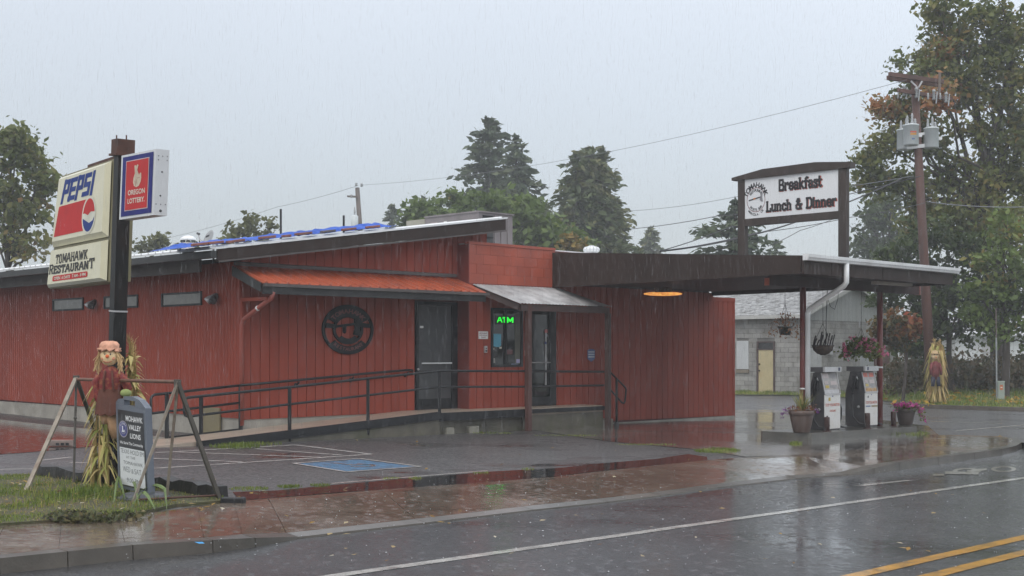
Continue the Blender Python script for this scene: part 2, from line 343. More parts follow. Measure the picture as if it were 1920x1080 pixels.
# a slab-serif block alphabet drawn as bars: (x0, y0, x1, y1), letters on a 0..w by 0..1 box
GL = {
 'A': (.7, [(0, 0, .3, 1), (.7, 0, .4, 1), (.14, .36, .56, .36)], [(0, 0), (.7, 0)]),
 'B': (.6, [(.1, 0, .1, 1), (.1, 1, .45, 1), (.45, 1, .52, .78), (.52, .78, .42, .54), (.1, .53, .45, .53), (.45, .53, .58, .3), (.58, .3, .48, 0), (.1, 0, .5, 0)], []),
 'D': (.62, [(.12, 0, .12, 1), (.05, 1, .42, 1), (.42, 1, .58, .8), (.58, .8, .58, .2), (.58, .2, .42, 0), (.05, 0, .42, 0)], []),
 'E': (.55, [(.1, 0, .1, 1), (.05, 1, .52, 1), (.05, 0, .54, 0), (.1, .52, .42, .52), (.52, .8, .52, 1), (.54, 0, .54, .2)], []),
 'H': (.68, [(.12, 0, .12, 1), (.56, 0, .56, 1), (.12, .5, .56, .5)], [(.12, 0), (.12, 1), (.56, 0), (.56, 1)]),
 'I': (.3, [(.15, 0, .15, 1)], [(.15, 0), (.15, 1)]),
 'K': (.66, [(.12, 0, .12, 1), (.16, .42, .54, 1), (.26, .56, .58, 0)], [(.12, 0), (.12, 1), (.56, 1), (.58, 0)]),
 'L': (.52, [(.12, 0, .12, 1), (.04, 0, .5, 0), (.5, 0, .5, .25)], [(.12, 1)]),
 'M': (.84, [(.12, 0, .12, 1), (.72, 0, .72, 1), (.12, 1, .42, .25), (.42, .25, .72, 1)], [(.12, 0), (.72, 0), (.1, 1), (.74, 1)]),
 'N': (.7, [(.12, 0, .12, 1), (.58, 0, .58, 1), (.12, 1, .58, 0)], [(.12, 0), (.1, 1), (.58, 1)]),
 'O': (.6, [(.08, .2, .08, .8), (.52, .2, .52, .8), (.08, .8, .2, 1), (.2, 1, .4, 1), (.4, 1, .52, .8), (.08, .2, .2, 0), (.2, 0, .4, 0), (.4, 0, .52, .2)], []),
 'P': (.58, [(.1, 0, .1, 1), (.1, 1, .48, 1), (.5, 1, .5, .46), (.1, .46, .48, .46)], []),
 'R': (.64, [(.12, 0, .12, 1), (.05, 1, .42, 1), (.42, 1, .54, .84), (.54, .84, .54, .64), (.54, .64, .42, .5), (.12, .5, .42, .5), (.34, .5, .56, 0)], [(.12, 0), (.58, 0)]),
 'S': (.56, [(.5, .74, .5, .86), (.5, .86, .4, 1), (.4, 1, .18, 1), (.18, 1, .07, .84), (.07, .84, .09, .66), (.09, .66, .48, .4), (.48, .4, .52, .2), (.52, .2, .4, 0), (.4, 0, .16, 0), (.16, 0, .07, .14), (.07, .14, .07, .26)], []),
 'T': (.64, [(.32, 0, .32, 1), (.04, 1, .6, 1), (.05, .78, .05, 1), (.59, .78, .59, 1)], [(.32, 0)]),
 'U': (.66, [(.12, .2, .12, 1), (.54, .2, .54, 1), (.12, .2, .24, 0), (.24, 0, .42, 0), (.42, 0, .54, .2)], [(.12, 1), (.54, 1)]),
 'W': (.9, [(.06, 1, .26, 0), (.26, 0, .45, .85), (.45, .85, .64, 0), (.64, 0, .84, 1)], [(.06, 1), (.84, 1)]),
 'r': (.42, [(.1, 0, .1, .66), (.1, .5, .36, .66), (.36, .66, .4, .5)], [(.1, 0)]),
 'e': (.5, [(.08, .12, .08, .54), (.08, .54, .2, .66), (.2, .66, .34, .66), (.34, .66, .44, .54), (.44, .54, .44, .34), (.1, .34, .44, .34), (.08, .12, .2, 0), (.2, 0, .36, 0), (.36, 0, .45, .14)], []),
 'a': (.5, [(.4, 0, .4, .54), (.4, .54, .3, .66), (.3, .66, .14, .66), (.14, .66, .07, .52), (.4, .38, .16, .36), (.16, .36, .07, .22), (.07, .22, .14, 0), (.14, 0, .4, .1)], [(.42, 0)]),
 'k': (.54, [(.1, 0, .1, 1), (.14, .3, .42, .66), (.22, .38, .48, 0)], [(.1, 0), (.08, 1), (.44, .66), (.48, 0)]),
 'f': (.36, [(.14, 0, .14, .88), (.14, .88, .24, 1), (.24, 1, .36, .96), (.02, .64, .32, .64)], [(.14, 0)]),
 's': (.44, [(.38, .5, .32, .66), (.32, .66, .12, .66), (.12, .66, .07, .5), (.07, .5, .38, .22), (.38, .22, .34, 0), (.34, 0, .1, 0), (.1, 0, .06, .15)], []),
 't': (.36, [(.14, .1, .14, .95), (.02, .64, .32, .64), (.14, .1, .24, 0), (.24, 0, .35, .06)], []),
 'u': (.54, [(.1, .14, .1, .66), (.44, 0, .44, .66), (.1, .14, .2, 0), (.2, 0, .44, .12)], [(.08, .66), (.42, .66), (.46, 0)]),
 'n': (.54, [(.1, 0, .1, .66), (.1, .54, .3, .66), (.3, .66, .42, .52), (.42, .52, .42, 0)], [(.1, 0), (.42, 0), (.08, .66)]),
 'c': (.46, [(.08, .14, .08, .52), (.08, .52, .2, .66), (.2, .66, .34, .66), (.34, .66, .41, .48), (.08, .14, .2, 0), (.2, 0, .34, 0), (.34, 0, .42, .14)], []),
 'h': (.54, [(.1, 0, .1, 1), (.1, .54, .3, .66), (.3, .66, .42, .52), (.42, .52, .42, 0)], [(.1, 0), (.42, 0), (.08, 1)]),
 'i': (.26, [(.12, 0, .12, .66), (.12, .84, .12, .96)], [(.12, 0), (.1, .66)]),
 '&': (.7, [(.62, 0, .16, .78), (.16, .78, .24, 1), (.24, 1, .38, 1), (.38, 1, .42, .78), (.42, .78, .08, .34), (.08, .34, .1, .1), (.1, .1, .2, 0), (.2, 0, .42, 0), (.42, 0, .62, .42), (.5, .45, .68, .45)], []),
 ' ': (.34, [], []),
}
def slab_geo(body, th=0.17, serif=True, gap=0.07, sc={}):
    vs_, fs = [], []; x = 0; k = 0
    def bar(x0, y0, x1, y1, t):
        nonlocal k
        d = Vector((x1 - x0, y1 - y0, 0)); d.normalize(); s = Vector((-d.y, d.x, 0)) * t / 2; e_ = d * t * .42
        a, b = Vector((x0, y0, 0)) - e_, Vector((x1, y1, 0)) + e_; z = Vector((0, 0, (k % 12) * 0.00025)); k += 1
        n = len(vs_); vs_.extend([a - s + z, b - s + z, b + s + z, a + s + z]); fs.append((n, n + 1, n + 2, n + 3))
    for i, ch in enumerate(body):
        w, st, se = GL[ch]; q = sc.get(i, 1.0)
        for (x0, y0, x1, y1) in st: bar(x + x0 * q, y0 * q, x + x1 * q, y1 * q, th)
        if serif:
            for (sx_, sy_) in se: bar(x + (sx_ - .10) * q, sy_ * q, x + (sx_ + .10) * q, sy_ * q, th * .5)
        x += w * q + gap
    return vs_, fs
def put(geo, fn, lift=0.004, fit=None):
    """geometry in its own plane -> the place; fn(s, t, lift) maps 0..1 of the box to a point. Clips nothing."""
    vs_, fs = geo
    x0 = min(v.x for v in vs_); x1 = max(v.x for v in vs_); y0 = min(v.y for v in vs_); y1 = max(v.y for v in vs_)
    mb = MB(); mb.v = [fn((v.x - x0) / (x1 - x0), (v.y - y0) / (y1 - y0), lift + v.z) for v in vs_]; mb.f = fs
    return mb
def plane_fn(o, a, b, n):                            # box with lower-left o, edges a, b and outward normal n
    o, a, b, n = Vector(o), Vector(a), Vector(b), Vector(n).normalized()
    return lambda s, t, h: o + a * s + b * t + n * h
def sub(fn, s0, s1, t0, t1): return lambda s, t, h: fn(s0 + (s1 - s0) * s, t0 + (t1 - t0) * t, h)
def flat(fn, pts, lift):                             # a flat printed shape given in box coordinates
    mb = MB(); mb.add([fn(s, t, lift) for s, t in pts], [tuple(range(len(pts)))]); return mb
def circ(cx, cy, rx, ry, n=28, a0=0, a1=360): return [(cx + rx * math.cos(R(a0 + (a1 - a0) * i / n)), cy + ry * math.sin(R(a0 + (a1 - a0) * i / n))) for i in range(n if a1 - a0 >= 360 else n + 1)]
# ------------------------------------------------------------------ palette
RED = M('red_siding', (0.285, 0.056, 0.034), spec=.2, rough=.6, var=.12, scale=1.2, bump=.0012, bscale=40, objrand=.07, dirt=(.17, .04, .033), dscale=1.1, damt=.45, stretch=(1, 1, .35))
REDBACK = M('red_groove', (0.10, 0.026, 0.022), rough=.7)
REDBLOCK = M('red_block', (0.37, 0.080, 0.046), rough=.5, var=.10, scale=2.0, bump=.002, bscale=50, objrand=.05, dirt=(.22, .06, .045), damt=.4)
REDPOST = M('red_post', (0.15, 0.032, 0.028), rough=.45, var=.15, scale=4)
ORANGE = M('orange_metal', (0.38, 0.085, 0.040), rough=.4, var=.16, scale=2.2, coat=.12, dirt=(.19, .06, .045), dscale=1.6, damt=.7)
BROWN = M('brown_fascia', (0.034, 0.022, 0.018), spec=.25, rough=.6, var=.16, scale=2.5, bump=.001, objrand=.08, dirt=(.035, .026, .024), damt=.5, stretch=(1, 1, .4))
GREYFAS = M('grey_fascia', (0.085, 0.072, 0.068), rough=.6, var=.14, scale=2.5, stretch=(1, 1, .4))
DARK = M('dark_soffit', (0.042, 0.020, 0.019), rough=.7, var=.2)
DKWOOD = M('dark_post', (0.062, 0.036, 0.032), rough=.6, var=.25, scale=5, stretch=(1, 1, .2), bump=.002)
BLACKM = M('black_steel', (0.016, 0.017, 0.019), rough=.4, var=.15, spec=.3)
BLACKG = M('black_gutter', (0.022, 0.022, 0.022), rough=.4)
WHITEM = M('white_metal', (0.74, 0.76, 0.77), rough=.35, var=.05, dirt=(.45, .45, .43), damt=.4)
GALV = M('galvanised', (0.50, 0.50, 0.51), rough=.38, var=.14, scale=2, metal=.45, dirt=(.24, .19, .18), dscale=1.5, damt=.7)
CONC = M('concrete', (0.33, 0.31, 0.27), rough=.6, var=.2, scale=2.0, bump=.003, bscale=30, dirt=(.16, .15, .12), dscale=1.3, damt=.7)
CONCD = M('mossy_concrete', (0.115, 0.105, 0.082), rough=.5, var=.3, scale=3, bump=.004, bscale=25, dirt=(.07, .075, .035), dscale=2.2, damt=.7)
KERB = M('kerb_concrete', (0.088, 0.076, 0.062), rough=.3, var=.25, scale=3.0, bump=.003, bscale=50, coat=.5, crough=.15, dirt=(.045, .04, .03), dscale=2.0, damt=.8)
GLASS = M('dark_glass', (0.012, 0.015, 0.015), rough=.06, var=.3, scale=2, spec=.7)
PALEGLASS = M('blind_glass', (0.20, 0.20, 0.185), rough=.12, var=.12, scale=6, spec=.6)
GREYPAINT = M('grey_door', (0.055, 0.058, 0.060), rough=.4, var=.1, dirt=(.035, .035, .036))
WHITEP = M('white_paint', (0.72, 0.72, 0.70), rough=.4, var=.05)
ASPH = wetmat('asphalt', (0.021, 0.021, 0.023), (0.034, 0.034, 0.036), .38, .08, 75.0, .0060, .40, .46, .78, fleck=.55, ripple=.0016, pcoat=1.0, pmin=.85, crough=.15, stretch=(.5, 1.2, 1))
LOT = wetmat('lot_asphalt', (0.040, 0.038, 0.039), (0.066, 0.062, 0.062), .48, .05, 75.0, .0110, .42, .55, .72, fleck=.55, pmin=.35, crough=.28, ripple=.0011)
WALK = wetmat('wet_concrete', (0.110, 0.083, 0.062), (0.200, 0.155, 0.118), .30, .07, 70.0, .0018, .50, .37, .60, fleck=.3, ripple=.0028, crough=.13, pmin=.7)
FORE = wetmat('forecourt_concrete', (0.105, 0.092, 0.084), (0.165, 0.148, 0.136), .26, .04, 70.0, .0016, .35, .36, .56, fleck=.25, ripple=.0022)
POOL = wetmat('standing_water', (0.022, 0.020, 0.020), (0.032, 0.029, 0.028), .03, .02, 90.0, .0002, .5, .2, .4, ripple=.0016)
PAINT = M('road_white', (0.52, 0.51, 0.48), rough=.25, var=.2, scale=6, fscale=90, fvar=.25, coat=.7, dirt=(.14, .135, .13), dscale=4.5, damt=.75)
PAINTW = M('worn_white', (0.34, 0.33, 0.31), rough=.25, var=.3, scale=8, fscale=90, fvar=.35, coat=.6, dirt=(.05, .05, .05), dscale=6, damt=.9)
PAINTL = M('bay_white', (0.46, 0.45, 0.43), rough=.35, var=.25, scale=7, fscale=80, fvar=.35, coat=.3, dirt=(.12, .115, .11), dscale=5, damt=.7)
PAINTY = M('road_yellow', (0.55, 0.27, 0.025), rough=.28, var=.2, scale=6, fscale=90, fvar=.3, coat=.7, dirt=(.12, .08, .04), dscale=4.5, damt=.7)
PAINTB = M('bay_blue', (0.06, 0.18, 0.31), rough=.4, var=.3, scale=5, fscale=45, fvar=.5, coat=.2, dirt=(.045, .05, .055), dscale=5.5, damt=1.0)
SOIL = M('verge_soil', (0.065, 0.075, 0.028), rough=.85, var=.35, scale=4, bump=.02, bscale=14, dirt=(.07, .05, .03), damt=.7)
DIRT = M('lawn_soil', (0.060, 0.062, 0.026), rough=.85, var=.35, scale=5, bump=.02, bscale=20, dirt=(.075, .05, .032), dscale=2.5, damt=.8)

# ------------------------------------------------------------------ ground, road, walks
def sheet(name, pts, mat_, kind='structure', thick=0.0, parent=None):
    mb = MB(); pts = [Vector(p) for p in pts]
    if thick: mb.prism(pts, (0, 0, -thick))
    else:
        nz = sum((pts[i].x * pts[(i + 1) % len(pts)].y - pts[(i + 1) % len(pts)].x * pts[i].y) for i in range(len(pts)))
        mb.add(pts if nz > 0 else pts[::-1], [tuple(range(len(pts)))])
    return obj(name, mb, mat_, parent, kind=kind)
def gp(x, y, lift=0.0): return Vector((x, y, G(x) + lift))
sheet('ground', [gp(-170, -60, -.22), gp(170, -60, -.22), gp(170, 250, -.22), gp(-170, 250, -.22)], SOIL)
# front edge of the walk (kerb) and its back edge, as measured in the photograph
FRONT = [(-400, 1090, 0), (0, 1047, 0), (128, 1034, 0), (250, 1022, 0), (400, 1012.5, -.01), (480, 1009, -.04), (560, 1007, -.100), (800, 980, -.105), (1000, 956, -.105),
         (1140, 941, -.105), (1240, 929, -.105), (1348, 914, -.105), (1494, 896.5, -.105), (1591, 889.5, -.100), (1640, 878, -.04), (1687, 867, 0), (1760, 857.5, 0),
         (1828, 848.5, 0), (1880, 841.5, 0), (1906, 835.5, 0), (1917, 829, 0), (1913, 823, 0), (1895, 819.5, 0), (1840, 817.5, 0), (1760, 815, 0)]
FP = [gnd(a, b, l) for a, b, l in FRONT]
BACK = [(-400, 1022), (0, 985), (250, 966), (440, 940), (617, 925), (1000, 898), (1140, 882), (1327, 862), (1494, 852), (1591, 845), (1653, 839), (1749, 824), (1760, 815)]
BP = [gnd(a, b) for a, b in BACK]
road = [gnd(a, b, -.12) for a, b, l in FRONT[:20]] + [gnd(1915, 831, -.12), gnd(1921, 822, -.12), gp(14, 21.9, -.12), gp(90, 26, -.12), gp(90, -40, -.12), gp(-90, -40, -.12), gp(-90, 4, -.12)]
sheet('road', road, ASPH)
lot = BP[:11] + [gp(16, 40, -.012), gp(14, 62, -.012), gp(-40, 70, -.012), gp(-60, 20, -.012)]
for p in lot[:11]: p.z -= 0  # noqa
sheet('parking_lot', [Vector((p.x, p.y, G(p.x) - .012)) for p in lot], LOT)
side = [gnd(*q) for q in [(1300, 744), (1376, 742), (1500, 743), (1600, 748), (1690, 757), (1733, 765), (1920, 771), (2500, 790)]] + [gp(40, 24), gp(13, 21.6), gnd(1917, 829), gnd(1895, 819.5), gnd(1760, 815), gnd(1749, 824), gnd(1653, 839), gnd(1500, 800)]
sheet('side_street', [Vector((p.x, p.y, G(p.x) - .008)) for p in side], LOT)
mbj = MB(); ja = [gnd(1917, 826), gp(13, 21.6), gp(40, 24), gp(90, 28)]; jb = [gp(ja[0].x + .5, ja[0].y - .5), gp(13.4, 20.2), gp(40.3, 22.2), gp(90, 26)]
for p, q in zip(ja, jb): mbj.v += [Vector((p.x, p.y, G(p.x) - .009)), Vector((q.x, q.y, G(q.x) - .118))]
mbj.f = [(2 * i + 1, 2 * i + 3, 2 * i + 2, 2 * i) for i in range(3)]
obj('street_apron', mbj, LOT, kind='structure')
fore = [gnd(*q) for q in [(1000, 806), (1140, 827), (1307, 842), (1400, 856), (1494, 852), (1591, 845), (1653, 839), (1749, 824), (1760, 815), (1740, 798), (1600, 780), (1440, 768), (1300, 768), (1100, 790)]]
sheet('forecourt', [Vector((p.x, p.y, G(p.x) - .004)) for p in fore], FORE)
pud = [gnd(*q) for q in [(436, 922), (520, 919), (621, 909), (760, 897), (915, 884), (1060, 876), (1130, 868), (1230, 860), (1290, 851), (1325, 856), (1327, 862), (1140, 881), (1000, 897), (800, 912), (617, 924), (450, 938)]]
sheet('puddle', [Vector((p.x, p.y, G(p.x) - .003)) for p in pud], POOL)

red_p = [gnd(*q) for q in [(-420, 905), (-420, 790), (0, 786), (90, 796), (190, 806), (300, 818), (340, 826), (300, 836), (190, 834), (120, 842), (0, 851), (-200, 868)]]
sheet('puddle', [Vector((p.x, p.y, G(p.x) - .006)) for p in red_p], POOL)
def inward(i):
    a, b = FP[max(i - 1, 0)], FP[min(i + 1, len(FP) - 1)]
    t = (b - a); t.z = 0; t.normalize(); return Vector((-t.y, t.x, 0))
kerb = bpy.data.objects.new('kerb', None); COL.objects.link(kerb); kerb['kind'] = 'structure'
IN = [FP[i] + inward(i) * .17 for i in range(len(FP))]
for i, p in enumerate(IN): p.z = G(p.x) + FRONT[i][2] + (0.02 if FRONT[i][2] < -.03 else 0)
for i in range(len(FP) - 1):
    a, b, ia, ib = FP[i], FP[i + 1], IN[i], IN[i + 1]
    L = (b - a).length; n = max(1, round(L / 2.4))
    for k in range(n):
        s0, s1 = k / n + .004 / L, (k + 1) / n - .004 / L
        q = [a.lerp(b, s0), a.lerp(b, s1), ia.lerp(ib, s1), ia.lerp(ib, s0)]
        low = [Vector((p.x, p.y, G(p.x) - .19)) for p in q]
        q[0] = q[0].lerp(q[3], .06); q[1] = q[1].lerp(q[2], .06)
        obj('kerb_stone', MB().hexa(low + q), KERB, kerb)
walk = bpy.data.objects.new('sidewalk', None); COL.objects.link(walk); walk['kind'] = 'structure'
def slab(q):
    c = sum(q, Vector()) / len(q)
    top = [p + (c - p).normalized() * .005 for p in q]
    obj('slab', MB().add([p - Vector((0, 0, .12)) for p in top] + top, [tuple(range(len(q), 2 * len(q)))] + [(i, (i + 1) % len(q), len(q) + (i + 1) % len(q), len(q) + i) for i in range(len(q))]), WALK, walk)
def polyat(pts, x):
    for a, b in zip(pts, pts[1:]):
        if a.x <= x <= b.x: return a.lerp(b, (x - a.x) / (b.x - a.x))
    return pts[-1].copy()
for i in range(17):                                  # the slabs between kerb and back edge
    for k in range(2):
        s0, s1 = k / 2, (k + 1) / 2
        if (FP[i + 1] - FP[i]).length < 1.9:
            if k: continue
            s0, s1 = 0, 1
        f0, f1 = IN[i].lerp(IN[i + 1], s0), IN[i].lerp(IN[i + 1], s1)
        b0 = polyat(BP, f0.x - 0.55 - .15 * (i > 11)); b1 = polyat(BP, f1.x - 0.55 - .15 * (i > 11))
        if b1.x - b0.x < .02: continue
        m0, m1 = f0.lerp(b0, .85), f1.lerp(b1, .85)
        m0.z, m1.z = G(m0.x), G(m1.x)
        if FRONT[i][2] < -.03 or FRONT[i + 1][2] < -.03:
            slab([f0, f1, m1, m0]); slab([m0, m1, b1, b0])
        else: slab([f0, f1, b1, b0])
last_b = polyat(BP, IN[17].x - .7)
slab([IN[17], IN[18], IN[19], IN[20], IN[21], IN[22], IN[23], IN[24], last_b])

def stripe(name, p, q, wdt, mat_, lift, flat_=True):
    t = (q - p); t.z = 0; t.normalize(); s = Vector((-t.y, t.x, 0)) * wdt / 2
    n = max(2, int((q - p).length / .5)); mb = MB()
    for k in range(n + 1):
        c = p.lerp(q, k / n); j = Vector((rnd.uniform(-.006, .006), 0, 0))
        for e_ in (c - s + j, c + s + j): e_.z = G(e_.x) + lift; mb.v.append(e_)
    mb.f = [(2 * k, 2 * k + 2, 2 * k + 3, 2 * k + 1) for k in range(n)]
    return obj(name, mb, mat_, kind='structure')
def gz(px, py, l): return gnd(px, py, l)
def ext(p, q, back, fwd): d = (q - p).normalized(); return p - d * back, q + d * fwd
stripe('edge_line', *ext(gz(600, 1083, -.116), gz(1920, 896, -.116), 20, 30), .125, PAINT, -.116)
stripe('centre_line', *ext(gz(1590, 1082, -.116), gz(1920, 1007, -.116), 20, 40), .14, PAINTY, -.116)
stripe('centre_line', *ext(gz(1735, 1082, -.116), gz(1920, 1036, -.116), 20, 40), .14, PAINTY, -.116)
LL = -.008
for a, b in [((292, 848.5), (554, 834)), ((554, 834), (696, 851.5)), ((230, 882), (696, 851.5)), ((325, 847), (600, 857)), ((479, 841), (640, 853)), ((250, 858), (455, 866)),
             ((75, 863), (135, 857)), ((0, 880), (60, 879)), ((130, 867), (185, 868)), ((621, 906.5), (915, 882.5)), ((0, 819), (45, 820))]:
    stripe('bay_line', gz(*a, LL), gz(*b, LL), .085, PAINTL if a[0] != 621 else PAINT, LL)
for a, b, m in [((1745, 790), (1880, 794), PAINTW), ((1790, 808), (1925, 796.5), PAINT), ((1390, 775), (1440, 776), PAINTW)]:
    stripe('street_line', gz(*a, -.004), gz(*b, -.004), .22 if m is PAINTW else .12, m, -.004)
stripe('kerb_paint', gz(1775, 816, .004), gz(1880, 818.6, .004), .12, PAINTY, .004)
bay = [gz(*q, LL) for q in [(560, 869.5), (672, 861.5), (778, 874.5), (650, 883.5)]]
sheet('blue_bay_patch', [Vector((p.x, p.y, G(p.x) - .0075)) for p in bay], PAINTB)
rim = [gz(*q, LL) for q in [(550, 869), (674, 860), (789, 875), (649, 885)]]
for i in range(4): stripe('bay_patch_border', rim[i], rim[(i + 1) % 4], .06, PAINTL, -.0035)
sym = MB()                                            # the wheelchair symbol worn nearly away in the middle of the patch
bc = sum(bay, Vector()) / 4; ea = (bay[1] - bay[0]).normalized(); eb = Vector((-ea.y, ea.x, 0))
def bpnt(x, y): p = bc + ea * x + eb * y; p.z = G(p.x) - .0035; return p
for k in range(18):
    a0, a1 = R(200 + 12 * k), R(212 + 12 * k)
    sym.add([bpnt(.24 * math.cos(a0), -.08 + .24 * math.sin(a0)), bpnt(.24 * math.cos(a1), -.08 + .24 * math.sin(a1)), bpnt(.18 * math.cos(a1), -.08 + .18 * math.sin(a1)), bpnt(.18 * math.cos(a0), -.08 + .18 * math.sin(a0))], [(0, 1, 2, 3)])
for x0, y0, x1, y1 in [(-.06, -.02, .0, .30), (0, -.02, .2, .04), (.17, -.2, .23, -.02), (-.07, .33, .03, .43)]:
    sym.add([bpnt(x0, y0), bpnt(x1, y0), bpnt(x1, y1), bpnt(x0, y1)], [(0, 1, 2, 3)])
obj('wheelchair_marking', sym, PAINTW, kind='structure')
bike = MB()                                           # bicycle symbol and arrow shaft in the shoulder
for cx_, rx in ((1813, 27), (1882, 24)):
    pts = [gz(cx_ + rx * math.cos(a), 883 - (cx_ - 1813) * .05 + 5.5 * math.sin(a), -.116) for a in [i * math.pi / 12 for i in range(24)]]
    pti = [gz(cx_ + (rx - 9) * math.cos(a), 883 - (cx_ - 1813) * .05 + 3.2 * math.sin(a), -.116) for a in [i * math.pi / 12 for i in range(24)]]
    for i in range(24): j = (i + 1) % 24; bike.add([pts[i], pts[j], pti[j], pti[i]], [(0, 1, 2, 3)])
for a, b, w_ in [((1813, 884), (1850, 880), 4), ((1772, 886.5), (1835, 887.5), 5), ((1750, 891), (1770, 890.5), 3)]:
    bike.add([gz(a[0], a[1] - w_ / 2, -.1155), gz(b[0], b[1] - w_ / 2, -.1155), gz(b[0], b[1] + w_ / 2, -.1155), gz(a[0], a[1] + w_ / 2, -.1155)], [(0, 1, 2, 3)])
for p in bike.v: p.z = G(p.x) - .116
for f in bike.f[-3:]:
    for i in f: bike.v[i].z += .003
obj('bicycle_marking', bike, M('worn_bike_paint', (0.20, 0.19, 0.155), rough=.35, var=.3, scale=8, fscale=60, fvar=.4, coat=.5, dirt=(.04, .04, .04), dscale=7, damt=.9), kind='structure')
stripe('arrow_marking', gz(1606, 911, -.116), gz(1704, 900.5, -.116), .12, PAINTW, -.116)
BLUEP = M('survey_blue', (0.03, 0.30, 0.62), rough=.4, var=.2)
for px in (364,):
    p = gz(px, 1016 if px == 364 else 1010, 0.004); q = p + Vector((.06, -.09, 0))
    obj('survey_mark', MB().add([p, p + Vector((.07, .0, 0)), q + Vector((.05, .0, 0)), q], [(0, 3, 2, 1)]), BLUEP, kind='structure')

# ------------------------------------------------------------------ the restaurant
rest = thing('restaurant', 'long low red plank-sided restaurant with brown sloping roof edge and orange awning', 'restaurant', W(0, 0, G(-4.85)))
ZD = .36                                              # floor of the landing
def roofz(u): return 3.30 + (u + .8) * (4.31 - 3.30) / (6.117 + .8)
UE, VE = -.8, -.53                                    # eave and rake overhang
U_R = 5.23; V_W = -.36; U_C = 7.79                    # return wall, wing front, canopy start
UEND = fw(1376, 700, V_W)[0]
# main block body (kept behind the siding)
body = MB(); body.add([W(.03, .03, -.4), W(6.05, .03, -.4), W(6.05, 14, -.4), W(.03, 14, -.4),
                       W(.03, .03, roofz(0) - .27), W(6.05, .03, roofz(6.05) - .27), W(6.05, 14, roofz(6.05) - .27), W(.03, 14, roofz(0) - .27)],
                      [(3, 2, 1, 0), (4, 5, 6, 7), (0, 1, 5, 4), (1, 2, 6, 5), (2, 3, 7, 6), (3, 0, 4, 7)])
obj('wall', body, REDBACK, rest)
wing = MB(); wing.uvz(U_R + .02, 13.45, V_W + .03, 7, -.4, 3.74)
wing_o = obj('wing_wall', wing, REDBACK, rest)
wingb = MB(); wingb.uvz(13.45, UEND, V_W + .03, 3, -.4, 2.86)
obj('wing_wall', wingb, REDBACK, rest)
def zsid(u):                                          # bottom edge of the front siding
    return .36 - .0 + (-.0)
front = obj('front_siding', MB().uvz(0, .001, .02, .03, 0.4, .5), REDBACK, rest)
PITCH = .2032
def plank(u0, u1, z0, z1, v, par, za=None, zb=None, m=RED):
    d = rnd.uniform(0, .004); g = .006
    a, b = (z1, z1) if za is None else (za, zb)
    mb = MB(); q = []
    for vv in (v - .014 - d, v + .02): q += [(u0 + g, vv), (u1 - g, vv)]
    (f0, f1, k0, k1) = q
    mb.hexa([W(*f0, z0), W(*f1, z0), W(*k1, z0), W(*k0, z0), W(*f0, a), W(*f1, a), W(*k1, b if False else b), W(*k0, a)])
    mb.v[5] = W(*f1, b); mb.v[6] = W(*k1, b); mb.v[7] = W(*k0, a)
    return obj('siding_plank', mb, m, par)
ZS0 = fw(455, 787)[1]; ZS1 = fw(778, 772)[1]
u_d0, u_d1 = fw(779, 680)[0], fw(857, 680)[0]
z_dh = fw(818, 566)[1]
u = 0.0
while u < U_R - .02:
    w_ = min(PITCH, U_R - u); t = min(1, u / u_d0); zb_ = ZS0 + (ZS1 - ZS0) * t
    if u + w_ > u_d0 + .05: zb_ = z_dh + .03
    plank(u, u + w_, zb_, 0, 0, front, roofz(u) - .25, roofz(u + w_) - .25); u += w_
while u < 6.07 - .02:
    w_ = min(PITCH, 6.07 - u); plank(u, u + w_, 3.6, 0, 0, front, roofz(u) - .25, roofz(u + w_) - .25); u += w_
# left wall: grooves every 10 cm, too fine to pick apart at this slant
sid = MB(); v = 0.0; zl0 = lambda v_: lw(451, 785)[1] + (lw(0, 749)[1] - lw(451, 785)[1]) * v_ / lw(0, 749)[0]
while v < 13.5:
    sid.box(W(-.014, v + .004, zl0(v)), D1 * .04, D2 * (.1016 - .008), UP * (roofz(-.3) - .22 - zl0(v))); v += .1016
o = obj('side_siding', sid, M('red_side', (0.285, 0.056, 0.034), spec=.2, rough=.6, var=.14, scale=1.0, bump=.001, dirt=(.18, .043, .034), damt=.5, stretch=(1, 1, .3)), rest, kind='stuff')
# foundation
fnd = MB(); fnd.box(W(.012, .02, -.5), D1 * .2, D2 * 13.4, UP * (zl0(0) + .5 + .03)); 
fnd.box(W(.0, .004, -.5), D1 * u_d0, D2 * .1, UP * (ZS0 + .5))
obj('foundation', fnd, CONC, rest)
# roof of the main block
rf = MB(); rf.add([W(UE - .04, VE - .02, roofz(UE - .04)), W(6.16, VE - .02, roofz(6.16)), W(6.16, 14.3, roofz(6.16)), W(UE - .04, 14.3, roofz(UE - .04))], [(0, 1, 2, 3)])
rf.v += [p + UP * .035 for p in rf.v[:4]]; rf.f = [(3, 2, 1, 0), (4, 5, 6, 7), (0, 1, 5, 4), (1, 2, 6, 5), (2, 3, 7, 6), (3, 0, 4, 7)]
roof = obj('roof', rf, WHITEM, rest)
v = VE + .15
ribme = None
while v < 14.2:
    mb = MB(); a, b = UE - .05, 6.16
    mb.add([W(a, v, roofz(a) + .03), W(a, v + .07, roofz(a) + .03), W(b, v + .07, roofz(b) + .03), W(b, v, roofz(b) + .03),
            W(a, v + .02, roofz(a) + .06), W(a, v + .05, roofz(a) + .06), W(b, v + .05, roofz(b) + .06), W(b, v + .02, roofz(b) + .06)],
           [(3, 2, 1, 0), (4, 5, 6, 7), (0, 1, 5, 4), (1, 2, 6, 5), (2, 3, 7, 6), (3, 0, 4, 7)])
    obj('roof_rib', mb, WHITEM, roof); v += .26
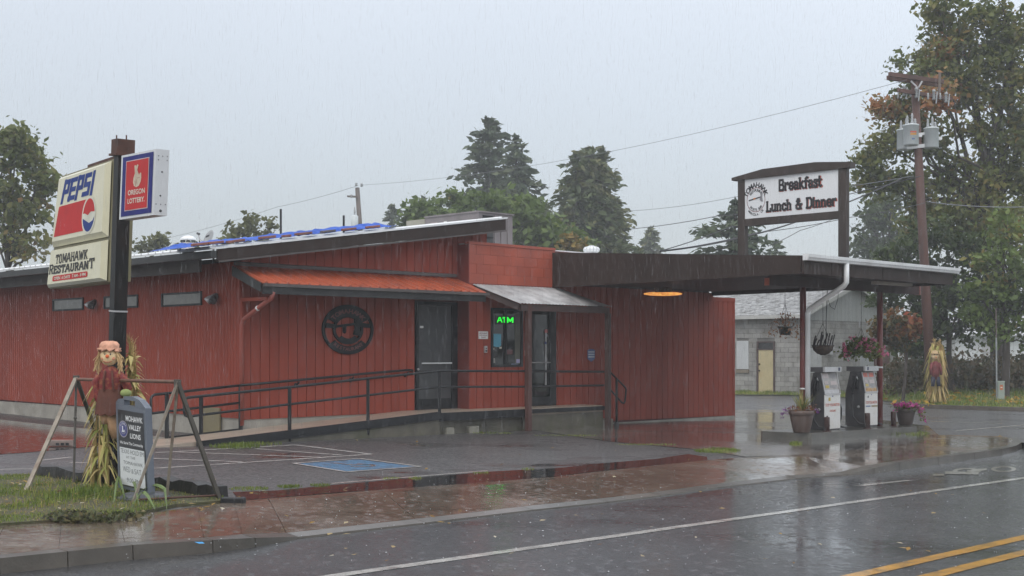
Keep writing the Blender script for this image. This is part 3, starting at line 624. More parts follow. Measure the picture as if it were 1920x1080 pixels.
rk = MB(); rk.add([W(UE, VE, roofz(UE) - .20), W(6.12, VE, roofz(6.12) - .23), W(6.12, VE + .04, roofz(6.12) - .23), W(UE, VE + .04, roofz(UE) - .20),
                   W(UE, VE, roofz(UE) - .004), W(6.12, VE, roofz(6.12) - .004), W(6.12, VE + .04, roofz(6.12) - .004), W(UE, VE + .04, roofz(UE) - .004)],
                  [(3, 2, 1, 0), (4, 5, 6, 7), (0, 1, 5, 4), (1, 2, 6, 5), (2, 3, 7, 6), (3, 0, 4, 7)])
obj('rake_board', rk, BROWN, rest)
rk = MB()
a, b = UE + .02, 6.12
rk.hexa([W(a, VE - .025, roofz(a) - .235), W(b, VE - .025, roofz(b) - .265), W(b, VE + .02, roofz(b) - .265), W(a, VE + .02, roofz(a) - .235),
         W(a, VE - .025, roofz(a) - .205), W(b, VE - .025, roofz(b) - .235), W(b, VE + .02, roofz(b) - .235), W(a, VE + .02, roofz(a) - .205)])
obj('rake_trim', rk, GREYFAS, rest)
sf = MB(); a, b = UE + .03, 6.1
sf.hexa([W(a, VE + .05, roofz(a) - .16), W(b, VE + .05, roofz(b) - .16), W(b, 14, roofz(b) - .16), W(a, 14, roofz(a) - .16),
         W(a, VE + .05, roofz(a) - .11), W(b, VE + .05, roofz(b) - .11), W(b, 14, roofz(b) - .11), W(a, 14, roofz(a) - .11)])
obj('soffit', sf, DARK, rest)
gt = MB(); gt.box(W(UE - .13, VE + .0, roofz(UE) - .155), D1 * .11, D2 * 14.6, UP * .12); obj('gutter', gt, BLACKG, rest)
v_f, z_f = lw(378, 510, -.5)
z_ft = lw(378, 490, -.5)[1] + .04
obj('fascia', MB().box(W(-.55, v_f, z_f), D1 * .05, D2 * (14 - v_f), UP * (z_ft - z_f + .05)), GREYFAS, rest)
# small high windows in the left wall
for (xa, xb, yta, ytb, yba, ybb) in [(101, 158.5, 560.5, 557.5, 583.2, 581.5), (197, 261, 555.5, 552, 579, 577), (305, 380.7, 549.5, 545.8, 575, 572.4)]:
    va, za = lw(xa, yba); vb, zb = lw(xb, ybb); zt = lw(xb, ytb)[1]; zb = (za + zb) / 2
    va, vb = max(va, vb), min(va, vb)
    fr = MB()
    for (p, q, r_, s_) in [(vb, va, zb, zb + .035), (vb, va, zt - .035, zt), (vb, vb + .04, zb + .035, zt - .035), (va - .05, va, zb + .035, zt - .035)]:
        fr.box(W(-.04, p, r_), D1 * .06, D2 * (q - p), UP * (s_ - r_))
    f_ = obj('window', fr, BLACKM, rest)
    obj('pane', MB().box(W(-.022, vb + .04, zb + .035), D1 * .02, D2 * (va - vb - .09), UP * (zt - zb - .07)), PALEGLASS, f_)
# flood lights on the left wall
def floodlight(px, py, label):
    v_, z_ = lw(px, py, -.12)
    t = thing('wall_light', label, 'wall light', W(-.03, v_, z_), 'twin flood lights on the side wall')
    obj('mount', MB().lathe([(.055, 0), (.055, .03), (.02, .05)], W(-.015, v_, z_), 12, -D1), GREYPAINT, t, True)
    for s in (-1, 1):
        c = W(-.06, v_ + s * .03, z_ + .01); d = (-D1 * .7 - UP * .75 + D2 * s * .45).normalized()
        obj('lamp_head', MB().lathe([(.02, -.04), (.03, .0), (.065, .09), (.075, .16), (.07, .17)], c, 14, d), GALV if s > 0 else GREYPAINT, t, True)
floodlight(170, 566, 'twin flood light between the two small windows furthest along the side wall')
floodlight(397, 555, 'twin flood light beside the small window nearest the building corner')
# orange awning over the plain wall and the service door
VA = -.932
ua0, ua1 = -.15, fw(912, 553, VA)[0]
zw, ze = 3.05, 2.73
aw = MB(); aw.hexa([W(ua0, VA, ze - .02), W(ua1, VA, ze - .02), W(U_R + .0, 0, zw - .02), W(ua0, 0, zw - .02), W(ua0, VA, ze), W(ua1, VA, ze), W(U_R, 0, zw), W(ua0, 0, zw)])
awn = obj('awning', aw, ORANGE, rest)
u = ua0 + .04
while u < ua1 - .05:
    vt = 0 if u < U_R else -.36 * min(1, (u - U_R) / .3) - .05
    f0 = (VA + .0, ze); f1 = (vt, ze + (zw - ze) * (1 - vt / VA))
    mb = MB(); mb.hexa([W(u, f0[0] - .01, f0[1]), W(u + .06, f0[0] - .01, f0[1]), W(u + .06, f1[0], f1[1]), W(u, f1[0], f1[1]),
                        W(u + .018, f0[0] - .01, f0[1] + .025), W(u + .042, f0[0] - .01, f0[1] + .025), W(u + .042, f1[0], f1[1] + .025), W(u + .018, f1[0], f1[1] + .025)])
    obj('awning_rib', mb, ORANGE, awn); u += .228
obj('awning_flashing', MB().hexa([W(ua0, -.06, zw + .02), W(U_R - .05, -.06, zw + .02), W(U_R - .05, -.018, zw + .02), W(ua0, -.018, zw + .02), W(ua0, -.05, zw + .075), W(U_R - .05, -.05, zw + .075), W(U_R - .05, -.018, zw + .09), W(ua0, -.018, zw + .09)]), GREYFAS, awn)
obj('awning_gutter', MB().uvz(ua0 - .01, ua1 + .03, VA - .075, VA - .012, ze - .065, ze - .012), GREYFAS, awn)
obj('awning_fascia', MB().uvz(ua0 + .01, ua1 - .02, VA - .005, VA + .04, ze - .19, ze - .03), BLACKG, awn)
obj('awning_end_board', MB().prism([W(ua0 - .03, VA + .03, ze - .16), W(ua0 - .03, -.0, zw - .16), W(ua0 - .03, 0, zw + .01), W(ua0 - .03, VA + .03, ze - .005)], D1 * .025), BLACKG, awn)
obj('awning_soffit', MB().hexa([W(ua0, VA + .05, ze - .10), W(ua1 - .1, VA + .05, ze - .10), W(U_R, -.02, zw - .12), W(ua0, -.02, zw - .12), W(ua0, VA + .05, ze - .05), W(ua1 - .1, VA + .05, ze - .05), W(U_R, -.02, zw - .07), W(ua0, -.02, zw - .07)]), DARK, awn)
# red bracket and downpipe at the corner
zb0 = fw(485, 578, -.3)[1]
dp = MB(); dp.tube([W(.08, VA + .02, ze - .15), W(.05, VA + .05, ze - .27), W(-.0, VA + .2, ze - .36), W(-.02, -.14, ze - .62), W(-.02, -.075, ze - .72), W(-.02, -.075, .22)], .042, 10)
obj('downpipe', dp, REDPOST if False else M('red_pipe', (0.30, 0.075, 0.055), rough=.4, var=.15), rest, True)
obj('pipe_clip', MB().lathe([(.047, 0), (.047, .03)], W(-.012, VA + .35, ze - .425), 12, (W(-.02, -.14, ze - .62) - W(0, VA + .2, ze - .36))), WHITEM, rest, True)
obj('awning_bracket', MB().uvz(-.02, .03, -.85, -.02, ze - .30, ze - .24), RED, rest)
obj('awning_bracket', MB().uvz(-.02, .03, -.07, -.02, ze - 1.0, ze - .30), RED, rest)
# wing: painted blocks above the silver awning, planks below
blocks = obj('parapet', MB().uvz(U_R + .0, U_C, V_W + .0, V_W + .03, 2.95, 3.745), REDBACK, rest)
cw, rw = .4, .2
for r_ in range(4):
    u = U_R - (.2 if r_ % 2 else 0)
    while u < U_C - .01:
        a, b = max(u, U_R), min(u + cw, U_C)
        if b - a > .03: obj('block', MB().uvz(a + .002, b - .002, V_W - .012 - rnd.uniform(0, .0015), V_W + .01, 2.945 + r_ * rw + .002, 2.945 + (r_ + 1) * rw - .002), REDBLOCK, blocks)
        u += cw
obj('parapet_cap', MB().uvz(U_R - .01, U_C, V_W - .03, V_W + .1, 3.745, 3.80), REDBLOCK, rest)
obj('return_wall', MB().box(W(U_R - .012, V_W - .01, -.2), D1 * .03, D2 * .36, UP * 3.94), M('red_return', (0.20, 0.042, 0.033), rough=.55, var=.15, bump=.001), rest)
obj('flat_roof', MB().uvz(U_R + .03, 13.4, V_W + .1, 7, 3.745, 3.775), WHITEM, rest)
wfront = obj('wing_siding', MB().uvz(U_R, U_R + .001, V_W + .02, V_W + .03, 1, 1.1), REDBACK, rest)
uw0, uw1 = fw(920, 600, V_W)[0], fw(979, 600, V_W)[0]
zw0, zw1 = fw(950, 688, V_W)[1], fw(950, 578, V_W)[1]
ud0, ud1 = fw(983, 600, V_W)[0], fw(1041, 600, V_W)[0]
zdh2 = fw(1010, 574, V_W)[1]
u = U_R
edges = []
while u < UEND - .01:
    nxt = min(u + PITCH, UEND); edges.append((u, nxt)); u = nxt
for a, b in edges:
    zb_ = .33 if b < 9.3 else (G(W(a, V_W, 0).x) + .06)
    zt_ = 2.94 if a < U_C else 3.0
    if a > 13.45: zt_ = 2.80
    cuts = []
    segs = [(a, b, zb_, zt_)]
    for (ha, hb, h0, h1) in [(uw0, uw1, zw0, zw1), (ud0, ud1, ZD, zdh2)]:
        new = []
        for (p, q, r_, s_) in segs:
            if q <= ha or p >= hb: new.append((p, q, r_, s_)); continue
            if p < ha: new.append((p, ha, r_, s_))
            if q > hb: new.append((hb, q, r_, s_))
            p2, q2 = max(p, ha), min(q, hb)
            if h0 > r_ + .02: new.append((p2, q2, r_, h0))
            if h1 < s_ - .02: new.append((p2, q2, h1, s_))
        segs = new
    for (p, q, r_, s_) in segs:
        if q - p > .02: plank(p, q, r_, s_, V_W, wfront)
obj('wall_cap', MB().uvz(13.3, UEND + .02, V_W - .03, V_W + .05, 2.80, 2.90), RED, rest)
obj('corner_board', MB().uvz(UEND - .05, UEND + .02, V_W - .02, V_W + .05, -.15, 2.80), RED, rest)
obj('wing_footing', MB().uvz(9.35, UEND, V_W - .022, V_W + .05, -.5, -.100), CONC, rest)
# service door
dr = obj('door_frame', MB().uvz(u_d0, u_d0 + .06, -.03, .05, ZD, z_dh).uvz(u_d1 - .17, u_d1, -.03, .05, ZD, z_dh).uvz(u_d0 + .06, u_d1 - .17, -.03, .05, z_dh - .07, z_dh), BLACKM, rest)
door = obj('door', MB().uvz(u_d0 + .062, u_d1 - .172, -.008, .04, ZD + .01, z_dh - .072), GREYPAINT, rest)
zk = fw(820, 747)[1]; zp = fw(820, 681)[1]
obj('kick_plate', MB().uvz(u_d0 + .07, u_d1 - .18, -.013, -.007, ZD + .02, zk), BLACKM, door)
obj('push_bar', MB().tube([W(u_d0 + .12, -.06, zp), W(u_d1 - .2, -.06, zp)], .014, 8), WHITEM, door)
obj('sticker', MB().uvz(u_d0 + .11, u_d0 + .20, -.011, -.008, fw(785, 615)[1], fw(785, 611)[1]), WHITEP, door)
obj('door_knob', MB().ball(W(u_d0 + .03, -.05, zp - .12), .025), GALV, door, True)
# window with the neon sign
wf = MB()
for (a, b, r_, s_) in [(uw0, uw1, zw0, zw0 + .05), (uw0, uw1, zw1 - .045, zw1), (uw0, uw0 + .05, zw0 + .05, zw1 - .045), (uw1 - .05, uw1, zw0 + .05, zw1 - .045), ((uw0 + uw1) / 2 - .06, (uw0 + uw1) / 2 - .02, zw0 + .05, zw1 - .045)]:
    wf.uvz(a, b, V_W - .035, V_W + .02, r_, s_)
win = obj('window', wf, BLACKM, rest)
for a, b in ((uw0 + .05, (uw0 + uw1) / 2 - .06), ((uw0 + uw1) / 2 - .02, uw1 - .05)):
    obj('pane', MB().uvz(a, b, V_W + .006, V_W + .012, zw0 + .05, zw1 - .045), GLASS, win)
obj('curtain', MB().uvz(uw1 - .22, uw1 - .06, V_W - .001, V_W + .004, zw0 + .06, zw1 - .1), M('curtain', (.12, .12, .10), rough=.9), win)
for (px, py, rw_, rh_, c) in [(926, 664, .11, .07, (.02, .02, .02)), (924, 676, .06, .05, (.25, .24, .22)), (938, 652, .03, .02, (.5, .48, .42)), (925, 654, .02, .02, (.5, .48, .42)), (955, 660, .09, .05, (.12, .05, .05)), (965, 684, .10, .02, (.35, .42, .6)), (971, 677, .05, .04, (.45, .42, .62))]:
    u_, z_ = fw(px, py, V_W)
    obj('window_clutter', MB().uvz(u_ - rw_, u_ + rw_, V_W - .009, V_W + .004, max(z_ - rh_, zw0 + .055), z_ + rh_), M('clutter_%d_%d' % (px, py), c, rough=.7), win)
# entrance door beside it
de = MB().uvz(ud0, ud0 + .09, V_W - .035, V_W + .03, ZD, zdh2).uvz(ud1 - .2, ud1, V_W - .035, V_W + .03, ZD, zdh2).uvz(ud0 + .09, ud1 - .2, V_W - .035, V_W + .03, zdh2 - .1, zdh2).uvz(ud0 + .09, ud1 - .2, V_W - .03, V_W + .03, ZD + .01, ZD + .20)
ed = obj('door_frame', de, BLACKM, rest)
gd = obj('glass_door', MB().uvz(ud0 + .09, ud1 - .2, V_W - .012, V_W + .01, ZD + .20, zdh2 - .1), GLASS, rest)
um = fw(1022, 650, V_W)[0]
obj('door_stile', MB().uvz(um - .02, um + .02, V_W - .03, V_W - .013, ZD + .45, zdh2 - .55), GALV, gd)
obj('pull_bar', MB().tube([W(ud0 + .1, V_W - .06, zp + .0), W(ud1 - .22, V_W - .06, zp)], .012, 8), GALV, gd)
for (px, py, s_, c) in [(1022, 621, .045, (.55, .2, .2)), (1022, 629, .04, (.45, .45, .48)), (1021, 643, .03, (.08, .1, .25))]:
    u_, z_ = fw(px, py, V_W); obj('sticker', MB().uvz(u_ - s_, u_ + s_, V_W - .034, V_W - .031, z_ - s_ * .8, z_ + s_ * .8), M('sticker%d' % py, c), gd)
u_, z_ = fw(985, 662, V_W); obj('intercom', MB().uvz(u_ - .04, u_ + .05, V_W - .06, V_W - .02, z_ - .06, z_ + .06), M('beige_plastic', (.38, .36, .30), rough=.5), rest)
# silver awning
VS = -1.3
us0, us1 = fw(885, 532, V_W)[0], U_C + .1
ue0, ue1 = fw(976, 570, VS)[0], fw(1148, 575, VS)[0]
zs0, zs1 = fw(960, 537, V_W)[1], (fw(976, 570, VS)[1] + fw(1148, 575, VS)[1]) / 2
sa = MB(); nn = 56
for k in range(nn):
    def pt(i, top):
        s = i / nn; w_ = .018 * (i % 2)
        return (W(us0 + (us1 - us0) * s, V_W - .02, zs0 + w_) if top else W(ue0 + (ue1 - ue0) * s, VS, zs1 + w_))
    sa.add([pt(k, 0), pt(k + 1, 0), pt(k + 1, 1), pt(k, 1)], [(0, 1, 2, 3)])
obj('silver_awning', sa, M('corrugated_silver', (0.34, 0.335, 0.335), rough=.5, var=.35, scale=2.4, metal=.2, stretch=(1.6, 1.6, .05), dirt=(.17, .14, .13), dscale=.9, damt=.85), rest)
obj('awning_header', MB().uvz(ue0 + .05, ue1 - .05, VS + .03, VS + .09, zs1 - .14, zs1 - .012), DKWOOD, rest)
for s in (0.02, .5, .97):
    p, q = W(us0 + (us1 - us0) * s, V_W - .02, zs0 - .08), W(ue0 + (ue1 - ue0) * s, VS + .1, zs1 - .07)
    obj('awning_rafter', MB().beam(p, q, .05, .12), DKWOOD, rest)
for px in (990.5, 1139.5):
    u_ = fw(px, 650, VS + .06)[0]; g_ = G(W(u_, VS, 0).x)
    obj('awning_post', MB().uvz(u_ - .05, u_ + .05, VS + .005, VS + .105, g_ - .03, zs1 - .012 if px < 1000 else zs1 - .14), M('brown_post', (.085, .04, .034), rough=.5, var=.2, stretch=(1, 1, .2)) if px < 1000 else DKWOOD, rest)
# things on the flat roof and the walls
t = thing('turbine_vent', 'silver dome turbine vent poking up behind the flat roof edge', 'roof vent', at(1109, 476, 33))
obj('neck', MB().lathe([(.16, -.3), (.16, .02)], at(1109, 476, 33), 16), GALV, t, True)
for k in range(14):
    a = 2 * math.pi * k / 14; c = at(1109, 476, 33); mb = MB()
    pr = [(.14, .02), (.20, .06), (.215, .12), (.18, .17), (.06, .20)]
    for j in range(4):
        (r0, z0), (r1, z1) = pr[j], pr[j + 1]
        q = [c + Vector((math.cos(w) * r, math.sin(w) * r, z)) for (r, z, w) in ((r0, z0, a), (r0, z0, a + .4), (r1, z1, a + .4), (r1, z1, a))]
        mb.add(q, [(0, 1, 2, 3)])
    obj('vane', mb, WHITEM, t)
obj('cap', MB().ball(at(1109, 476, 33) + UP * .2, .08, .08, .02), GALV, t, True)
# ------------------------------------------------------------------ fuel canopy
VC = -6.66; UC1 = 13.5
def cz(v): return 3.70 + (3.30 - 3.70) * (v - V_W) / (VC - V_W)
can = thing('fuel_canopy', 'flat brown fuel canopy on red posts sheltering the pump island', 'canopy', W(10, -4, G(6)))
ZB = 2.955
obj('roof_deck', MB().hexa([W(U_C - .05, VC - .03, ZB + .12), W(UC1, VC - .03, ZB + .12), W(UC1, V_W + .1, ZB + .12), W(U_C - .05, V_W + .1, ZB + .12),
                        W(U_C - .05, VC - .03, cz(VC) - .01), W(UC1, VC - .03, cz(VC) - .01), W(UC1, V_W + .1, cz(V_W) - .01), W(U_C - .05, V_W + .1, cz(V_W) - .01)]), DARK, can)
obj('roof_sheet', MB().hexa([W(U_C - .02, VC + .01, cz(VC) - .006), W(UC1, VC + .01, cz(VC) - .006), W(UC1, V_W + .1, cz(V_W) - .006), W(U_C - .02, V_W + .1, cz(V_W) - .006),
                        W(U_C - .02, VC + .01, cz(VC) + .012), W(UC1, VC + .01, cz(VC) + .012), W(UC1, V_W + .1, cz(V_W) + .012), W(U_C - .02, V_W + .1, cz(V_W) + .012)]), BLACKG, can)
# long side fascia: tapered, of boards butted end to end
obj('side_fascia', MB().prism([W(U_C - .05, V_W, 2.93), W(U_C - .05, VC, ZB + .02), W(U_C - .05, VC, cz(VC) - .0), W(U_C - .05, V_W, cz(V_W) - .0)], -D1 * .04), BROWN, can)
obj('far_fascia', MB().prism([W(UC1, V_W, 2.93), W(UC1, VC, ZB + .02), W(UC1, VC, cz(VC)), W(UC1, V_W, cz(V_W))], D1 * .04), BROWN, can)
ub = U_C - .09; k = 0
while ub < UC1 - .02:
    e_ = min(ub + .95, UC1 + .02)
    obj('fascia_board', MB().uvz(ub + .003, e_ - .003, VC - .075 - .004 * (k % 2), VC - .032, ZB + .015, cz(VC) - .03), BROWN, can); ub = e_; k += 1
gx0, gx1 = U_C - .12, UC1 + .1
prof = [(VC - .08, 3.21), (VC - .17, 3.215), (VC - .185, 3.25), (VC - .20, 3.27), (VC - .205, 3.325), (VC - .185, 3.325), (VC - .17, 3.23), (VC - .09, 3.23), (VC - .09, 3.32), (VC - .075, 3.32)]
obj('gutter', MB().prism([W(gx0, a, z) for a, z in prof], D1 * (gx1 - gx0)), WHITEM, can)
for ux in (gx0 - .012, gx1): obj('gutter_end', MB().prism([W(ux, VC - .075, 3.21), W(ux, VC - .17, 3.215), W(ux, VC - .205, 3.27), W(ux, VC - .205, 3.33), W(ux, VC - .075, 3.33)], D1 * .012), WHITEM, can)
# soffit boards
vb = VC + .02
while vb < V_W - .05:
    e_ = min(vb + .30, V_W - .03)
    obj('soffit_board', MB().uvz(U_C, UC1 - .01, vb + .006, e_ - .006, ZB + .075, ZB + .115), DARK, can); vb = e_
# beams carried by the posts, along the island
p1 = gnd(1506, 812); p2 = gnd(1648, 800, .13)
pw = Vector((7.90, 27.80, 0)); uA = (pw - P0).dot(D1); vA = (pw - P0).dot(D2)
uB = (Vector((5.80, 25.72, 0)) - P0).dot(D1)
obj('beam', MB().uvz(uB - 1.25, uA + 1.7, vA - .045, vA + .045, ZB - .14, ZB + .075), DARK, can)
obj('beam_end', MB().uvz(uB - 1.27, uB - 1.25, vA - .05, vA + .05, ZB - .145, ZB - .0), M('orange_paint', (.40, .10, .06), rough=.5), can)
obj('beam_end', MB().uvz(uA + 1.7, uA + 1.72, vA - .075, vA + .075, ZB - .15, ZB + .075), M('pink_paint', (.26, .13, .12), rough=.5), can)
for uu in (uA + .05, uB): 
    obj('post', MB().lathe([(.062, -.3), (.062, ZB - .14)], W(uu, vA, 0), 14), REDPOST, can, True)
    obj('post_band', MB().lathe([(.066, 0), (.066, .035)], W(uu, vA, .78 if uu == uB else 1.18), 14), WHITEM, can, True)
# white downpipe crossing under the fascia to the post
ug = fw(1587, 490, VC - .14)[0]
a0 = W(ug, VC - .14, 3.215); a1 = W(ug, VC - .14, 2.86); 
b0 = W(uB, vA - .11, 2.36)
dpm = MB().tube([a0, a1 + UP * .08, a1, W(ug, VC - .14, 2.82) .lerp(b0, .06), b0 + (W(ug, VC - .14, 2.82) - b0) * .04, b0 - UP * .06, Vector((b0.x, b0.y, -.15))], .052, 10)
obj('downpipe', dpm, WHITEM, can, True)
obj('strip_light', MB().uvz(uA - 1.2, uA + .25, VC + .4, VC + .55, ZB - .03, ZB + .03), M('dull_diffuser', (.34, .31, .27), rough=.5), can)
# amber lamp, lit
lp = at(1243, 551, 28.3)
lamp = thing('ceiling_light', 'lit amber ceiling light under the dark canopy', 'ceiling light', lp)
ll = MB(); 
for k in range(1): ll.ball(lp, .43, .16, .045, 24, 8)
lo = obj('diffuser', ll, M('amber_glow', (1.0, .42, .10), rough=.5, emit=.75, var=.5, scale=9), lamp, True)
obj('tray', MB().lathe([(.2, .0), (.2, .11)], lp + UP * .03, 16), DKWOOD, lamp)

# ------------------------------------------------------------------ roof sign on two posts
us = 9.81
rs = thing('roof_sign', 'white meals sign framed in dark timber standing on the canopy roof', 'sign', W(us, -5.1, 3.4))
vR = (at(1582, 400, 25.5) - P0).dot(D2); vL = -3.9
WOOD = M('weathered_timber', (0.040, 0.028, 0.023), rough=.6, var=.3, scale=5, stretch=(1, 1, .15), bump=.003, bscale=30)
def lr(px, py, u_): return lw(px, py, u_)
vR = lw(1582, 400, us)[0]; vL = lw(1393, 400, us)[0]
zTR = lw(1582, 318, us)[1]; zBR = lw(1573, 397, us)[1]
zT, zB_ = lw(1582, 316.5, us)[1], lw(1573, 396, us)[1]
for vv in (vL, vR): obj('post', MB().uvz(us - .065, us + .065, vv - .085, vv + .085, 3.3, zT), WOOD, rs)
obj('bottom_beam', MB().uvz(us - .06, us + .06, vR + .085, vL - .085, zB_ - .15, zB_), WOOD, rs)
tb = MB(); tb.prism([W(us - .1, vR - .2, zT), W(us - .1, vL + .22, zT), W(us - .1, vL + .22, zT + .06), W(us - .1, vL - .55, zT + .17), W(us - .1, vR + .6, zT + .185), W(us - .1, vR - .2, zT + .11)], D1 * .2)
obj('top_beam', tb, WOOD, rs)
pf = plane_fn(W(us - .05, vL - .085, zB_), -D2 * (vL - vR - .17), UP * (zT - zB_), -D1)
pan = obj('sign_panel', MB().uvz(us - .05, us + .05, vR + .085, vL - .085, zB_, zT), M('sign_white', (.74, .76, .78), rough=.35, var=.05, scale=1.5, dirt=(.62, .64, .66), damt=.5), rs)
INK = M('ink_black', (.018, .017, .02), rough=.5); REDINK = M('ink_red', (.50, .10, .07), rough=.5)
def two(body, s0, s1, t0, t1, sc={}):
    g = slab_geo(body, .22, True, .06, sc)
    obj('lettering', put(slab_geo(body, .15, True, .095, sc), sub(pf, s0 + .006, s1 + .006, t0 - .010, t1 - .010), .003), REDINK, pan)
    obj('lettering', put(g, sub(pf, s0, s1, t0, t1), .008), INK, pan)
two('Breakfast', .375, .84, .60, .92); two('Lunch & Dinner', .235, .985, .11, .41)
def ring(fn, cx, cy, rx, ry, w_, lift, asp=1): 
    mb = MB(); n = 40
    for i in range(n):
        a, b = 2 * math.pi * i / n, 2 * math.pi * (i + 1) / n
        q = [(cx + r * rx * math.cos(t_), cy + r * ry * math.sin(t_)) for (r, t_) in ((1, a), (1, b), (1 - w_, b), (1 - w_, a))]
        mb.add([fn(s, t, lift) for s, t in q], [(0, 1, 2, 3)])
    return mb
def arc_text(body, fn, cx, cy, rx, ry, a0, a1, h, lift, flip=False, bold=.02):
    mb = MB(); n = len(body)
    for i, ch in enumerate(body):
        if ch == ' ': continue
        vs_, fs = text_geo(ch, bold); a = R(a0 + (a1 - a0) * i / (n - 1))
        xs = [v.x for v in vs_]; cxm = (min(xs) + max(xs)) / 2
        c, s = math.cos(a), math.sin(a)
        ux, uy = (s, -c) if not flip else (-s, c); vx, vy = (c, s) if not flip else (-c, -s)
        k = h / .72
        P = [fn(cx + rx * c + (rx / ry) * k * ((v.x - cxm) * ux + (v.y - .36) * vx), cy + ry * s + k * ((v.x - cxm) * uy + (v.y - .36) * vy), lift) for v in vs_]
        mb.add(P, fs)
    return mb
A_ = .105 / .31
obj('emblem_ring', ring(pf, .125, .46, .103, .31, .045, .003), M('maroon_ink', (.20, .05, .05), rough=.5), pan)
obj('lettering', arc_text('TOMAHAWK', pf, .125, .46, .118, .375, 158, 22, .135, .004, bold=.03), INK, pan)
obj('lettering', arc_text('RESTAURANT', pf, .125, .46, .078, .245, 140, 40, .07, .004), INK, pan)
obj('lettering', arc_text('SPORTS BAR', pf, .125, .46, .080, .25, 222, 318, .065, .004, True), INK, pan)
obj('lettering', arc_text('MARCOLA, OR', pf, .125, .46, .112, .37, 228, 312, .06, .004, True), INK, pan)
ax = MB(); ax.add([pf(s, t, .005) for s, t in [(.045, .44), (.195, .515), (.195, .545), (.045, .47)]], [(0, 1, 2, 3)]); obj('emblem_axe', ax, INK, pan)
obj('emblem_axe', flat(pf, [(.172, .60), (.20, .62), (.195, .50), (.205, .40), (.18, .41), (.165, .47), (.178, .53)], .006), M('axe_grey', (.25, .25, .27), rough=.5), pan)
obj('emblem_axe', flat(pf, [(.098, .465), (.12, .475), (.12, .515), (.098, .505)], .0065), M('binding_orange', (.5, .2, .06), rough=.5), pan)

# ------------------------------------------------------------------ round emblem on the front wall
eu, ez = fw(650, 618); erx = (fw(698, 618)[0] - fw(602, 618)[0]) / 2; ery = (fw(650, 571)[1] - fw(650, 664)[1]) / 2
em = thing('wall_emblem', 'big round charcoal tomahawk emblem mounted on the red front wall', 'emblem', W(eu, -.03, ez))
ef = plane_fn(W(eu - erx, -.03, ez - ery), D1 * 2 * erx, UP * 2 * ery, -D2)
EMB = M('emblem_charcoal', (.013, .015, .017), spec=.2, rough=.6, var=.3, scale=8)
def solid(fn, loops, t0=0.0, t1=.03):
    mb = MB()
    for pts in loops: mb.prism([fn(s, t, t0) for s, t in pts], fn(.5, .5, t1) - fn(.5, .5, 0))
    return mb
def annulus(a0, a1, r0, r1, n=12):
    out = []
    for i in range(n):
        p, q = R(a0 + (a1 - a0) * i / n), R(a0 + (a1 - a0) * (i + 1) / n)
        out.append([(.5 + r0 * math.cos(p), .5 + r0 * math.sin(p)), (.5 + r1 * math.cos(p), .5 + r1 * math.sin(p)), (.5 + r1 * math.cos(q), .5 + r1 * math.sin(q)), (.5 + r0 * math.cos(q), .5 + r0 * math.sin(q))])
    return out
obj('outer_ring', solid(ef, annulus(0, 360, .45, .5, 48)), EMB, em)
obj('inner_ring', solid(ef, annulus(0, 360, .245, .295, 36)), EMB, em)
obj('upper_band', solid(ef, annulus(28, 152, .295, .45, 26), .001, .026), EMB, em)
obj('lower_band', solid(ef, annulus(220, 320, .335, .45, 22), .001, .026), EMB, em)
obj('lower_band', solid(ef, annulus(225, 315, .18, .245, 12), .001, .026), EMB, em)
for c, t_ in (((.17, .58), 1), ((.83, .6), -1)):
    obj('spoke', solid(ef, [[(c[0] - .10, c[1] - .05), (c[0] + .10, c[1] - .06), (c[0] + .10, c[1] + .02), (c[0] - .10, c[1] + .05)]], .002, .024), EMB, em)
obj('axe_handle', solid(ef, [[(.24, .53), (.70, .60), (.70, .65), (.24, .58)]], .003, .032), EMB, em)
obj('axe_head', solid(ef, [[(.62, .74), (.70, .76), (.72, .66), (.72, .50), (.76, .40), (.68, .38), (.60, .40), (.63, .52), (.62, .62)]], .004, .035), EMB, em)
obj('feather', solid(ef, [[(.40, .56), (.46, .57), (.455, .44), (.43, .42), (.40, .45)]], .003, .028), EMB, em)
RI = M('emblem_letter', (.17, .05, .042), rough=.6)
obj('lettering', arc_text('TOMAHAWK', ef, .5, .5, .372, .372, 140, 40, .09, .0275, bold=.03), RI, em)
obj('lettering', arc_text('RESTAURANT', ef, .5, .5, .393, .393, 230, 310, .065, .0275, True, .02), RI, em)

# ------------------------------------------------------------------ notices by the entrance
u_, z_ = fw(905, 628.5, V_W)
t = thing('wall_notice', 'small white warning notice with red lettering on the red wall', 'notice', W(u_, V_W - .02, z_))
hw, hh = .135, .078
nf = plane_fn(W(u_ - hw, V_W - .022, z_ - hh), D1 * 2 * hw, UP * 2 * hh, -D2)
obj('board', MB().uvz(u_ - hw, u_ + hw, V_W - .022, V_W - .016, z_ - hh, z_ + hh), WHITEP, t, bevel=.002)
for i, tx in enumerate(['RESTAURANT', 'FRONT DOOR ONLY', 'PLEASE']):
    obj('lettering', put(text_geo(tx, .03), sub(nf, .08 if i < 2 else .28, .92 if i < 2 else .72, .68 - .27 * i, .84 - .27 * i), .002), M('dark_red_ink', (.22, .07, .07)), t)
u_, z_ = fw(908, 655, V_W)
t = thing('intercom_box', 'little grey call box on the red wall under the white notice', 'call box', W(u_, V_W - .02, z_))
obj('box', MB().uvz(u_ - .035, u_ + .035, V_W - .06, V_W - .018, z_ - .07, z_ + .07), GALV, t, bevel=.004)
obj('button', MB().lathe([(.014, 0), (.012, .01)], W(u_, V_W - .06, z_ + .02), 10, -D2), BLACKM, t)
obj('speaker_grille', MB().uvz(u_ - .022, u_ + .022, V_W - .064, V_W - .06, z_ - .05, z_ - .015), BLACKM, t)
u_, z_ = fw(1107, 666.5, V_W)
